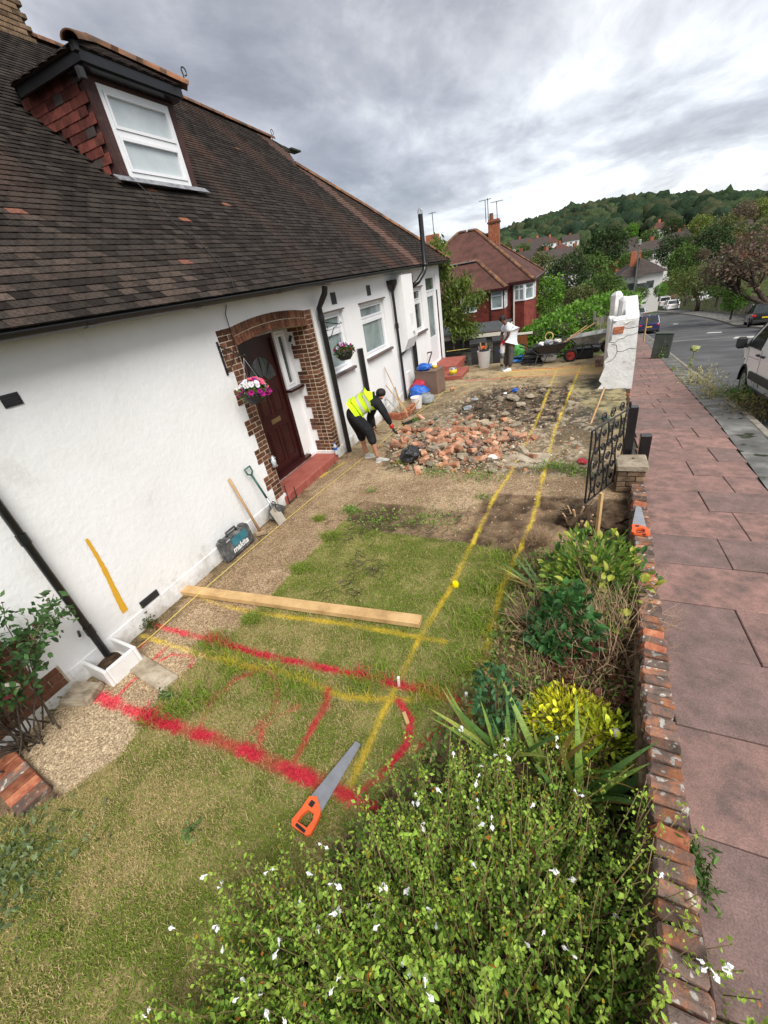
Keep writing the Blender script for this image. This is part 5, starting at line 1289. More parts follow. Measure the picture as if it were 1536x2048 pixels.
o = MB().tube([(0, 0, 0), (0, 0, .34)], .008, 6).tube([(0, .0, .02), (0, .22, .02)], .008, 6).tube([(0, .22, 0), (0, .22, .2)], .008, 6).build('boot_scraper', mt['iron']); o.location = (-4.1, 4.62, .03)
tag(o, 'thin black iron boot scraper at the left end of the porch step', 'scraper')
bt = thing('water_bottle', 'clear plastic water bottle standing on the red porch step', 'bottle', (-4.13, 6.40, .145))
mt['petplastic'] = M('clear_plastic', [(0.42, 0.47, 0.5), (0.55, 0.6, 0.62)], 20, 0.1, 0, 10, 0.7)
MB().lathe([(.03, 0), (.034, .01), (.034, .08), (.031, .1), (.034, .12), (.034, .17), (.014, .22), (.014, .235)], n=14).build('bottle', mt['petplastic'], bt, smooth=True)
MB().lathe([(.0155, .232), (.0155, .25), (0, .25)], n=12).build('cap', mt['bluebag'], bt); MB().lathe([(.0348, .10), (.0348, .155)], n=14).build('bottle_label', mt['bluebag'], bt)
ln = thing('lantern', 'small silver lantern hanging on the left brick pier of the porch', 'lantern', (XW + .06, 4.60, .72))
MB().lathe([(.05, 0), (.052, .02), (.04, .025)], n=12).lathe([(.04, .13), (.05, .14), (.02, .18), (.0, .19)], n=12).build('lantern_frame', mt['steel'], ln, smooth=True, ang=40)
MB().lathe([(.036, .025), (.04, .08), (.036, .13)], n=12).build('glass', mt['petplastic'], ln, smooth=True)
MB().tube([(0, 0, .19), (-.03, 0, .24), (-.055, 0, .24)], .006, 5).build('hook', mt['iron'], ln)
tro = thing('white_trough', 'empty white stone trough under the near black downpipe', 'trough', (-4.06, 1.33, 0), R_(-4))
ox, oy, ht = .26, .17, .21; wall_t = .035; mb = MB()
for (x0, x1, y0, y1) in ((-ox, ox, -oy, -oy + wall_t), (-ox, ox, oy - wall_t, oy), (-ox, -ox + wall_t, -oy + wall_t, oy - wall_t), (ox - wall_t, ox, -oy + wall_t, oy - wall_t)):
    mb.bev(((x0 + x1) / 2, (y0 + y1) / 2, ht / 2), (x1 - x0, y1 - y0, ht), .01)
mb.b(-ox + wall_t, ox - wall_t, -oy + wall_t, oy - wall_t, 0, .03); mb.build('trough', mt['whiteplastic'], tro)
MB().blob((0, 0, .05), (ox - .05, oy - .05, .03), 3).build('leaf_litter', mt['soil'], tro)
o = MB().bev((0, 0, .03), (.34, .5, .10), .02, jit=.012).build('stone_block', mt['stone']); o.location = (-4.45, 1.12, .03); o.rotation_euler = (0, 0, .3)
o.location = (-4.02, .98, .02); o.dimensions = (.3, .22, .1)
tag(o, 'rough pale stone block beside the white trough, splashed with red', 'stone block')
o = MB().bev((0, 0, .0), (.66, .19, .04), .006, jit=.003).build('paver', mt['stone']); o.location = (-3.57, 1.38, .012); o.rotation_euler = (0, 0, R_(-9))
tag(o, 'grey concrete paver strip set in the aggregate path near the trough', 'paver')
be = thing('brick_edging', 'short row of orange edging bricks at the bottom left of the lawn', 'brick edging', (-3.6, .25, 0), R_(-7))
ebm = [MB().bev((0, 0, 0), (.105, .215, .07), .008, jit=.003, rg=random.Random(k)).mesh('edging_brick', mt['redbrick'] if k else mt['oldbrick']) for k in range(3)]
for i in range(7): inst(ebm[i % 3], 'edging_brick', be, (-.55 + .112 * i, 0, .03), (0, 0, rnd.uniform(-.03, .03)))
o = MB().lathe([(.036, 0), (.036, .04), (.03, .052), (0, .052)], n=16).build('spray_cap', mt['cloth_yellow'], smooth=True, ang=40); o.location = onz(911, 1172, .0); o.data.materials[0] = M('yellow_cap', [(0.75, 0.58, 0.0)], rough=0.4)
tag(o, 'bright yellow spray can cap on the lawn beside the yellow line', 'cap')
for i, (a, b_) in enumerate([(798, 1372), (931, 1408)]):
    q = onz(a, b_); o = MB().bev((0, 0, .06), (.022, .022, .14), .003).build('peg', mt['whiteplastic']); o.location = q; o.rotation_euler = (rnd.uniform(-.1, .1), .1, .3)
    tag(o, ['white marker peg in the grass on the second red line, left of the shrub bed', 'white marker peg at the shrub bed end of the second red line'][i], 'peg', 'white marker pegs')
o = MB().bev((0, 0, .014), (.10, .03, .022), .003).build('timber_offcut', mt['wood']); o.location = onz(812, 1438); o.rotation_euler = (0, 0, -.9); tag(o, 'small timber offcut lying beside the red arrow on the lawn', 'offcut')
def stake(a, b_, ztop, lab, X=None):
    q = onz(a, b_); return q
q = onz(1192, 1085); t_ = ony(1203, 986, q.y)
o = MB().tube([q - Vector((0, 0, .1)), t_], .024, 4).build('timber_stake', mt['wood']); tag(o, 'upright timber stake in the soil in front of the iron gate', 'stake')
q = onz(1188, 848); t_ = ony(1205, 800, q.y + .15)
o = MB().tube([onz(1180, 850), ony(1209, 775, onz(1180, 850).y + .6)], .020, 4).build('timber_stake', mt['handle']); tag(o, 'brown timber stake leaning against the broken end of the white pillar', 'stake')
o = MB().tube([onz(1012, 890, .05), onz(968, 905, .05)], .03, 6).build('timber_log', mt['oldwood']); tag(o, 'round timber length lying at the right edge of the rubble', 'timber')
st = [onz(a, b_, z) for a, b_, z in [(0, 1322, .55), (40, 1345, .3), (80, 1367, .03), (130, 1364, .03), (225, 1335, .02), (300, 1275, .02), (400, 1185, .08), (500, 1100, .02), (620, 1000, .02), (700, 937, .02), (745, 900, .02), (790, 862, .04), (830, 830, .02), (868, 803, .02), (886, 785, .02), (920, 772, .02), (936, 768, .02)]]
o = MB().tube(st, .0048, 5).build('string_line', mt['string'], smooth=True); tag(o, 'thin yellow builders cord running along the path from the trough to the rubble', 'cord')
def petunia(r, col2):
    mb = MB(); n = 10; vs = [(0, 0, -.03)] + [(.012 * math.cos(2 * math.pi * i / n), .012 * math.sin(2 * math.pi * i / n), -.004) for i in range(n)] + [(r * (1 if i % 2 else .88) * math.cos(2 * math.pi * i / n), r * (1 if i % 2 else .88) * math.sin(2 * math.pi * i / n), .006 * (i % 2)) for i in range(n)]
    fs = [(0, 1 + i, 1 + (i + 1) % n) for i in range(n)] + [(1 + i, 11 + i, 11 + (i + 1) % n, 1 + (i + 1) % n) for i in range(n)]
    return mb.add(vs, fs).mesh('flower', mt['petal'])
petm = petunia(.034, None)
def leaf_mesh(name, L, W, mat_, fold=.15, n=4, curl=0.1):
    mb = MB(); vs = []; 
    for i in range(n + 1):
        t = i / n; w_ = W * math.sin(math.pi * min(1, t * .92 + .06)) ** .8 if i < n else 0.0005; z = curl * L * (t - t * t) - curl * L * t * t
        vs += [(-w_, L * t, z + fold * w_), (0, L * t, z), (w_, L * t, z + fold * w_)]
    fs = []
    for i in range(n): fs += [(3 * i, 3 * i + 1, 3 * i + 4, 3 * i + 3), (3 * i + 1, 3 * i + 2, 3 * i + 5, 3 * i + 4)]
    return mb.add(vs, fs).mesh(name, mat_)
def leaf_mass(name, centers, normals, size, cols, parent, mat_='leaf', aspect=.5, sd=1, spread=1.0, shape=4):
    """many small leaves joined into one mesh: each a folded rhomb"""
    n = len(centers); r = np.random.RandomState(sd); C = np.asarray(centers, float)
    d = np.asarray(normals, float) + r.randn(n, 3) * spread; d /= np.linalg.norm(d, axis=1)[:, None] + 1e-9
    e_ = r.randn(n, 3); s = np.cross(d, e_); s /= np.linalg.norm(s, axis=1)[:, None] + 1e-9
    nn = np.cross(d, s)
    L = np.asarray(size) * (0.6 + .8 * r.rand(n)); W = L * aspect * .5
    P = np.stack([C, C + d * (L * .45)[:, None] + s * W[:, None] + nn * (W * .25)[:, None], C + d * L[:, None], C + d * (L * .45)[:, None] - s * W[:, None] + nn * (W * .25)[:, None], C + d * (L * .5)[:, None]], 1)
    b0 = np.arange(n)[:, None] * 5
    F = np.concatenate([b0 + np.array([0, 1, 4]), b0 + np.array([1, 2, 4]), b0 + np.array([2, 3, 4]), b0 + np.array([3, 0, 4])], 0)
    col = np.repeat(np.asarray(cols)[:, None, :], 5, 1).reshape(-1, 3)
    o = inst(npmesh(name, P.reshape(-1, 3), F, mt[mat_], col), name, parent); return o
def rcols(n, a, b_, sd, vary=.15):
    r = np.random.RandomState(sd); t = r.rand(n)[:, None]; c = np.array(a) * (1 - t) + np.array(b_) * t
    return c * (1 + vary * r.randn(n, 1)).clip(.4, 1.6)
def basket(loc, label, palette, sd, n=44, R_b=.17, bracket=None):
    t = thing('hanging_basket', label, 'hanging basket', loc, 0, 'hanging flower baskets by the porch')
    r = random.Random(sd)
    bk_ = MB().lathe([(.03, -.16), (.10, -.15), (.15, -.09), (R_b, 0), (R_b + .005, .01), (R_b - .01, 0), (.0, -.02)], n=20)
    bk_.build('basket', mt['blackmatt'], t, smooth=True, ang=50)
    for k in range(5): MB().tube([((R_b - .012 * k - .004 * k * k + .004) * math.cos(a), (R_b - .012 * k - .004 * k * k + .004) * math.sin(a), -.005 - .03 * k) for a in np.linspace(0, 6.283, 19)], .006, 5).build('rim_band', mt['casegrey'], t, smooth=True)
    MB().blob((0, 0, .01), (R_b * .95, R_b * .95, .05), sd, .2, 3).build('compost', mt['soil'], t)
    nL = 500; rr_ = np.random.RandomState(sd); a = rr_.rand(nL) * 6.28; q = R_b * 1.15 * np.sqrt(rr_.rand(nL)); z = .03 + .10 * rr_.rand(nL) * (1 - (q / (R_b * 1.3)) ** 2) - (q > R_b) * rr_.rand(nL) * .1
    leaf_mass('leaves', np.stack([q * np.cos(a), q * np.sin(a), z], -1), np.stack([np.cos(a), np.sin(a), .5 + 0 * a], -1), .045, rcols(nL, (.03, .075, .012), (.09, .17, .03), sd), t, sd=sd)
    for i in range(n):
        a = r.uniform(0, 6.28); q = R_b * 1.25 * math.sqrt(r.random()); z = .10 * (1 - (q / (R_b * 1.4)) ** 2) + r.uniform(.02, .06) - (r.uniform(0, .12) if q > R_b else 0)
        d = Vector((math.cos(a) * q * 4 + .8 * r.uniform(.2, 1), math.sin(a) * q * 4 - .6 * r.uniform(.2, 1), .5 + r.uniform(-.2, .5)))
        sidev = (math.sin(a) * q / R_b)
        col = palette(sidev, z, r)
        inst(petm, 'flower', t, (q * math.cos(a), q * math.sin(a), z), d.to_track_quat('Z', 'Y').to_euler(), r.uniform(.8, 1.15), col)
    for k in range(3):
        a = 2.1 * k + .4; MB().tube([(R_b * math.cos(a), R_b * math.sin(a), 0), (0, 0, .42)], .0022, 4).build('chain', mt['steel'], t)
    return t
def pal1(s, z, r):
    if s < -.2 and z > .06: return (.80, .78, .80)
    if s > .1 and z > .0: return (.82, .14, .24) if r.random() < .75 else (.8, .78, .78)
    return (.40, .012, .20) if r.random() < .8 else (.16, .02, .22)
def pal2(s, z, r): return r.choice([(.38, .01, .14), (.38, .01, .14), (.78, .78, .8), (.3, .02, .2), (.5, .45, .6)])
BK1 = onx(508, 782, XW + .36)
basket(BK1, 'hanging basket full of white, magenta and pink petunias left of the front door', pal1, 3, 78)
BK2 = onx(688, 702, XW + .34)
basket(BK2, 'hanging basket with sparse crimson and white flowers beyond the porch downpipe', pal2, 8, 22, .165)
def bracket(y, z, ztop, lab):
    t = thing('basket_bracket', lab, 'bracket', (XW, y, z), 0, 'black iron basket brackets')
    MB().b(0, .014, -.015, .015, -.20, .22).build('back_plate', mt['iron'], t)
    MB().tube([(.01, 0, .17), (.36, 0, ztop - z + .02), (.39, 0, ztop - z + .05), (.40, 0, ztop - z + .02)], .008, 6).build('arm', mt['iron'], t, smooth=True)
    MB().tube([(.01, 0, -.15), (.08, 0, -.13), (.16, 0, -.05), (.22, 0, .05), (.30, 0, ztop - z)], .007, 6).tube([(.06 + .04 * math.cos(q), 0, .06 + .04 * math.sin(q)) for q in np.linspace(0, 7.5, 14)], .006, 5).build('scroll', mt['iron'], t, smooth=True)
qb = onx(437, 722, XW)
bracket(BK1.y, qb.z, BK1.z + .42, 'black scrolled iron bracket carrying the basket of white, magenta and pink petunias')
bracket(BK2.y, BK2.z + .36, BK2.z + .44, 'black scrolled iron bracket carrying the sparse crimson and white basket')
RUB = [(-3.0, 6.4), (-3.3, 7.2), (-2.9, 8.1), (-2.2, 8.4), (-1.4, 8.0), (-.9, 7.3), (-.8, 6.4), (-1.5, 6.1), (-2.4, 6.05)]
def heap(x, y): return max(0.0, .13 * math.exp(-(((x + 2.35) / .75) ** 2 + ((y - 6.95) / .75) ** 2)) + .07 * math.exp(-(((x + 1.4) / .6) ** 2 + ((y - 7.0) / .7) ** 2)))
rr = random.Random(77)
bms = [MB().bev((0, 0, 0), (.215, .1025, .065), .007, jit=.003, rg=random.Random(k)).mesh('brick', mt['dustbrick']) for k in range(3)]
bhs = [MB().bev((0, 0, 0), (.12, .1025, .065), .012, jit=.010, rg=random.Random(k + 5)).mesh('brick', mt['dustbrick']) for k in range(3)]
bcs = [MB().bev((0, 0, 0), (.20, .1025, .07), .014, jit=.012, rg=random.Random(k + 9)).mesh('brick', mt['stone' if k else 'oldbrick']) for k in range(2)]
LB = ['whole red brick tossed on the rubble heap by the bending workman', 'broken half of a red brick in the rubble heap', 'mortar crusted old brick in the rubble heap']
nb = 0
def brick_at(x, y, z, kind=None):
    k = kind if kind is not None else rr.choices((0, 1, 2), (.42, .34, .24))[0]
    o = inst(rr.choice((bms, bhs, bcs)[k]), 'loose_brick', None, (x, y, z), (rr.uniform(-.5, .5), rr.uniform(-.5, .5), rr.uniform(0, 6.28)))
    return tag(o, LB[k], 'brick', ['whole bricks in the rubble heap', 'broken bricks in the rubble heap', 'mortared bricks in the rubble heap'][k])
while nb < 120:
    x = rr.gauss(-2.1, .72); y = rr.gauss(7.05, .68)
    if rr.random() < .3: x = rr.gauss(-1.3, .6); y = rr.gauss(6.8, .6)
    if y < 6.08 or x > -.4 or x < -3.25 or (x < -2.95 and y < 6.75): continue
    brick_at(x, y, heap(x, y) + .045 + rr.uniform(-.01, .03)); nb += 1
for (a, b_) in [(843, 800), (842, 838), (905, 780), (836, 946), (858, 850), (885, 935), (940, 862), (955, 872), (815, 858), (799, 868)]:
    q = onz(a, b_); brick_at(q.x, q.y, .04, rr.choice((0, 1)))
stm = [MB().blob((0, 0, 0), (1, 1, .62), k, .45, 1.6, sub=2).mesh('concrete_lump', mt['stone']) for k in range(6)]
LS = 'pale broken lump of concrete among the rubble'
k = 0
spots = [(920, 858, .12), (945, 855, .10), (965, 868, .10), (895, 862, .09), (1000, 800, .11), (1022, 797, .13), (1040, 812, .12), (1060, 795, .11), (1085, 783, .1), (1010, 830, .09), (985, 835, .08), (972, 850, .11), (1075, 822, .08), (925, 905, .10), (980, 925, .09), (985, 945, .08), (900, 940, .08), (875, 905, .1), (1030, 800, .14), (1052, 770, .08), (955, 905, .09), (905, 880, .08), (860, 935, .09), (1000, 880, .07), (990, 770, .06), (1095, 775, .09), (850, 890, .08)]
for (a, b_, s) in spots:
    s *= .8; q = onz(a, b_); o = inst(stm[k % 6], 'concrete_lump', None, (q.x, q.y, s * .35 + (heap(q.x, q.y))), (rr.uniform(-.3, .3), rr.uniform(-.3, .3), rr.uniform(0, 6)), (s * 1.25, s * .9, s))
    tag(o, LS, 'rubble lump', 'concrete lumps in the rubble'); k += 1
cv, cf, cc = [], [], []
nr = np.random.RandomState(14)
PAL = [((.40, .32, .215), .36), ((.52, .46, .36), .12), ((.36, .16, .085), .26), ((.26, .20, .135), .2), ((.09, .075, .06), .06)]
def chip(x, y, z, s):
    u = nr.rand(); acc = 0
    for c_, p_ in PAL:
        acc += p_
        if u < acc: break
    b0 = len(cv); vs = []
    for zz_ in (0, 1):
        n_ = 4
        for i in range(n_):
            a = 6.283 * i / n_ + nr.rand() * .9; q = s * (.6 + .6 * nr.rand()) * (1 - .35 * zz_); vs.append((x + q * math.cos(a), y + q * math.sin(a) * .8, z + zz_ * s * (.4 + .5 * nr.rand())))
    cv.extend(vs); cf.extend([(b0 + 4, b0 + 5, b0 + 6, b0 + 7)] + [(b0 + i, b0 + (i + 1) % 4, b0 + 4 + (i + 1) % 4, b0 + 4 + i) for i in range(4)])
    v_ = .7 + .6 * nr.rand(); cc.extend([[q * v_ for q in c_]] * 8)
for i in range(8200):
    u = nr.rand()
    if u < .72: x, y = nr.normal(-1.95, .75), nr.normal(7.0, .7)
    elif u < .92: x, y = nr.uniform(-2.9, .3), nr.uniform(6.1, 11.3)
    else: x, y = nr.uniform(-3.6, .6), nr.uniform(5.9, 13.0)
    if y < 6.0 + .05 * nr.randn() or x > wall_x(y) - .1 or x < -3.6 or (x < -2.95 and y < 6.8): continue
    s = .007 + .026 * nr.rand() ** 3 + (.035 * nr.rand() if u < .62 and nr.rand() < .18 else 0)
    chip(x, y, gz(x, y) - .004 + heap(x, y) * nr.uniform(.6, 1.05), s)
for i in range(700):
    x, y = nr.uniform(-3.0, .4), nr.uniform(4.1, 6.2); chip(x, y, gz(x, y) - .003, .006 + .014 * nr.rand() ** 2)
hx = np.arange(-3.7, 0.2, .05); hy = np.arange(5.7, 8.9, .05); HX, HY = np.meshgrid(hx, hy, indexing='ij')
HZ = np.vectorize(heap)(HX, HY) * (.75 + .5 * vnoise(HX, HY, 9, 5)) - .035 + .03 * (vnoise(HX, HY, 5, 8) - .5)
hc = lerp((0.20, 0.14, 0.085), (0.47, 0.37, 0.25), sstep(.25, .75, vnoise(HX, HY, 13, 2)))
hi_ = np.arange(HX.size).reshape(HX.shape); hq = np.stack([hi_[:-1, :-1], hi_[1:, :-1], hi_[1:, 1:], hi_[:-1, 1:]], -1).reshape(-1, 4)
hV = np.stack([HX, HY, HZ], -1).reshape(-1, 3); b0 = len(hV)
me = bpy.data.meshes.new('rubble'); me.from_pydata([tuple(v) for v in hV] + cv, [], [tuple(q) for q in hq] + [tuple(b0 + i for i in f) for f in cf]); me.materials.append(mt['chips'])
a_ = me.attributes.new('Col', 'FLOAT_COLOR', 'POINT'); al = np.ones((len(hV) + len(cv), 4), np.float32); al[:b0, :3] = hc.reshape(-1, 3); al[b0:, :3] = np.array(cc); a_.data.foreach_set('color', al.ravel())
tag(inst(me, 'rubble'), 'heap of brick dust, mortar crumbs and small rubble spread over the yard', 'rubble', kind='stuff')
o = MB().bev((0, 0, 0), (.72, .55, .018), .004).build('grey_board', mt['stone']); q = onz(1050, 922); o.location = (q.x, q.y, .03); o.rotation_euler = (.02, 0, -.12); tag(o, 'flat grey board lying on the ground across the two yellow lines', 'board')
def scrap(a, b_, size, mat_, lab, name='litter_scrap', sd=1, hz=.35, cat='litter'):
    q = onz(a, b_); o = MB().blob((0, 0, size * hz * .6), (size, size * .7, size * hz), sd, .6, 2.2, sub=2).build(name, mt[mat_]); o.location = (q.x, q.y, gz(q.x, q.y) + heap(q.x, q.y)); o.rotation_euler = (0, 0, sd); return tag(o, lab, cat)
scrap(822, 928, .21, 'blackbag', 'crumpled black plastic sack in front of the brick heap', 'plastic_sack', 4, .75, 'sack')
scrap(1165, 926, .10, 'redbag', 'pink plastic wrapper beside the iron gate', sd=2)
scrap(1030, 781, .10, 'bluebag', 'blue plastic packet on the dark dug patch', sd=5, hz=.5)
scrap(985, 925, .08, 'whiteplastic', 'white torn bag scrap at the lower edge of the rubble', sd=6, hz=.5)
scrap(1010, 786, .07, 'whiteplastic', 'white scrap on the far edge of the dark dug patch', sd=8)
scrap(911, 837, .04, 'redpaint', 'small red plastic piece among the debris', sd=9)
scrap(872, 841, .05, 'green_tool', 'green crushed can in the yard beyond the brick heap', sd=10)
scrap(935, 815, .16, 'greybag', 'crumpled grey polythene sheet in the debris', 'polythene_sheet', 11, .22)
scrap(948, 797, .13, 'greybag', 'small grey polythene scrap beyond the larger polythene sheet', 'polythene_sheet', 12, .2)
scrap(1208, 836, .10, 'green_tool', 'light green card by the foot of the white pillar', sd=13, hz=.1)
o = MB().bev((0, 0, .02), (.20, .13, .012), .002).build('tile_piece', mt['hip']); q = onz(957, 818); o.location = (q.x, q.y, .05); o.rotation_euler = (.2, .2, .9); tag(o, 'thin tan tile piece lying on the polythene', 'tile')
cabn = thing('wooden_cabinet', 'brown chipboard cabinet standing by the side door steps', 'cabinet', (-3.62, 11.25, 0), R_(-8))
MB().b(-.32, .32, -.28, .28, 0, .62).build('carcass', mt['cab'], cabn); MB().b(-.33, .335, -.29, .29, .62, .64).build('cabinet_top', mt['cab'], cabn); MB().b(.32, .335, -.275, .275, .02, .61).build('cabinet_door', mt['cab'], cabn)
def sackobj(name, label, cat, loc, size, mat_, sd, loops=True, cols=None):
    t = thing(name, label, cat, loc); MB().blob((0, 0, size[2] * .8), size, sd, .35, 2.0, sub=3).build('bag_body', mt[mat_], t, smooth=True)
    if loops:
        for s in (-1, 1): MB().tube([(s * size[0] * .3 - .05, 0, size[2] * 1.5), (s * size[0] * .3 - .03, .02, size[2] * 1.95), (s * size[0] * .3 + .04, .02, size[2] * 1.9), (s * size[0] * .3 + .05, 0, size[2] * 1.45)], .010, 5).build('bag_handle', mt[mat_], t, smooth=True)
    return t
sackobj('carrier_bag', 'bright blue plastic bag lying on top of the brown cabinet', 'bag', (-3.72, 11.12, .64), (.19, .16, .11), 'bluebag', 3, False)
o = MB().lathe([(.06, 0), (.075, .05), (.0, .07)], n=14).build('pot', mt['cloth_yellow'], smooth=True); o.location = (-3.48, 11.35, .64); o.data.materials[0] = mt['plate']; tag(o, 'small yellow tub lying on the brown cabinet beside the blue bag', 'tub')
o = MB().blob((0, 0, .06), (.09, .08, .07), 5, .5, sub=2).build('white_bag', mt['whiteplastic']); o.location = (-3.55, 11.5, .64); tag(o, 'crumpled white plastic bag at the back of the cabinet top', 'bag')
sackobj('carrier_bag', 'blue plastic carrier bag on the ground against the black pipe', 'bag', (-3.78, 10.62, 0), (.27, .24, .20), 'bluebag', 7)
sackobj('rucksack', 'red rucksack slumped between the blue bag and the cabinet', 'bag', (-3.88, 10.98, 0.03), (.24, .22, .21), 'redbag', 9)
sackobj('carrier_bag', 'grey plastic bag of tools behind the white bucket', 'bag', (-3.42, 10.15, 0), (.22, .2, .14), 'greybag', 11)
bu = thing('white_bucket', 'empty white plastic bucket beside the blue and grey bags', 'bucket', (-3.55, 9.75, 0))
MB().lathe([(.11, 0), (.115, .01), (.145, .27), (.152, .275), (.152, .29), (.14, .29), (.108, .02), (0, .02)], n=22).build('bucket', mt['whiteplastic'], bu, smooth=True, ang=40)
MB().tube([(.15 * math.cos(a), .15 * math.sin(a), .26 - .12 * math.sin(a) * 0) for a in np.linspace(0, 3.14, 12)], .004, 4).build('bucket_handle', mt['steel'], bu)
ti = thing('paint_tin', 'opened paint tin on the lower red step', 'paint tin', (-3.30, 12.62, .13))
MB().lathe([(.12, 0), (.12, .2), (.115, .21), (.10, .205), (.1, .19), (0, .19)], n=20).build('tin', mt['steel'], ti, smooth=True, ang=40); MB().lathe([(.1215, .03), (.1215, .17)], n=20).build('tin_label', mt['plate'], ti, smooth=True)
br = thing('broom', 'wooden broom with long pale handle leaning on the wall by the planter', 'broom', (0, 0, 0))
b0, b1 = onz(818, 838, .10), onx(769, 735, -4.17)
MB().tube([b0, b1], .013, 6).build('handle', mt['handle'], br, smooth=True)
MB().bev(tuple(b0), (.10, .42, .05), .01, rot=(0, 0, -.5)).build('broom_head', mt['oldwood'], br); MB().box(tuple(b0 - Vector((0, 0, .06))), (.08, .40, .08), (0, 0, -.5)).build('bristles', mt['rubber'], br)
for (pa, pb, r_, m__, lab, nm) in (((790, 775, .9), (808, 838, .02), .02, 'oldwood', 'weathered timber batten leaning on the wall behind the broom', 'timber_batten'), ((771, 795, .7), (806, 832, .02), .022, 'galv', 'grey metal post leaning on the wall beyond the bending workman', 'metal_post')):
    q = onx(pa[0], pa[1], -4.15); o = MB().tube([onz(pb[0], pb[1], .03), q], r_, 4).build(nm, mt[m__]); tag(o, lab, 'batten' if nm.startswith('t') else 'post')
o = MB().tube([onz(838, 800, .25), onz(826, 818, .2), onz(815, 825, .3), Vector((-4.12, 9.25, .75))], .012, 6).build('hose', mt['wood'], smooth=True); tag(o, 'pale hose looped over the brick planter edging', 'hose')
def wheelie(loc, lab, h=1.06, w_=.56, d=.68, rz=.2, lid=True):
    t = thing('wheelie_bin', lab, 'wheelie bin', loc, rz, 'black wheelie bins at the end of the yard')
    MB().box((0, 0, h * .46), (w_ * .86, d * .86, h * .9), None, 0).box((0, 0, h * .92), (w_ * .98, d * .98, .06)).build('bin_body', mt['blackmatt'], t)
    mb = MB(); mb.prism([(-w_ / 2, -d * .52, h * .955), (-w_ / 2, d * .5, h * .955), (-w_ / 2, d * .5, h * 1.0), (-w_ / 2, 0, h * 1.045), (-w_ / 2, -d * .5, h * .99)], (w_, 0, 0)); mb.build('lid', mt['blackmatt'], t, fix=True)
    MB().tube([(-w_ / 2, d * .54, h * .97), (w_ / 2, d * .54, h * .97)], .015, 6).build('handle', mt['blackmatt'], t)
    for s in (-1, 1): MB().tube([(s * w_ * .42, d * .44, .1), (s * (w_ * .42 + .05), d * .44, .1)], .10, 12).build('wheel', mt['rubber'], t)
    return t
b1 = wheelie((-2.98, 15.0, -.37), 'black wheelie bin behind the white tub of tools'); b2_ = wheelie((-2.2, 14.9, -.33), 'black wheelie bin with blue sticker behind the jackhammer')
MB().b(-.08, .08, -.305, -.298, .62, .72).build('sticker', mt['bluebag'], b2_)
lb = thing('black_crate', 'low black lidded recycling box left of the wheelie bins', 'box', (-3.55, 14.75, -.12), .2)
MB().box((0, 0, .12), (.40, .5, .22), None, 0).build('box', mt['blackmatt'], lb); MB().bev((0, 0, .25), (.46, .56, .05), .015).build('lid', mt['blackmatt'], lb)
tb = thing('tool_tub', 'tall white plastic tub full of tools in front of the bin', 'tub', (-2.59, 13.95, 0))
MB().lathe([(.16, 0), (.165, .01), (.205, .5), (.215, .52), (.195, .52), (.155, .05), (0, .05)], n=20).build('tub', mt['whiteplastic'], tb, smooth=True, ang=40)
for k, (m__, dx_, h_) in enumerate((('handle', -.06, .78), ('handle', .05, .74), ('rubber', .1, .68), ('steel', -.1, .66), ('orange', 0, .64))):
    MB().tube([(dx_ * .5, 0, .1), (dx_ * 1.6, .03 * (k - 2), h_)], .022, 6).build('tool', mt[m__], tb)
MB().bev((-.02, 0, .62), (.12, .06, .09), .015).build('tool', mt['orange'], tb); MB().blob((0, 0, .52), (.17, .17, .05), 5, .5, sub=2).build('tool_heap', mt['rubber'], tb)
bg_ = thing('builders_sacks', 'green printed sack of compost standing on a blue sack', 'sack', (-1.58, 14.3, 0))
MB().blob((0, 0, .34), (.20, .16, .22), 3, .3, 2, sub=3).build('green_sack', M('green_sack', [(.03, .18, .03), (.08, .32, .06), (.5, .6, .48)], 9, .5, .6, 12, pos=[.35, .55, .7], bd=.03), bg_, smooth=True); MB().bev((0, 0, .12), (.40, .26, .24), .05).build('blue_sack', M('blue_sack', [(.01, .12, .42), (.03, .2, .55), (.5, .6, .7)], 14, .5, .4, 12, pos=[.35, .55, .7]), bg_, smooth=True)
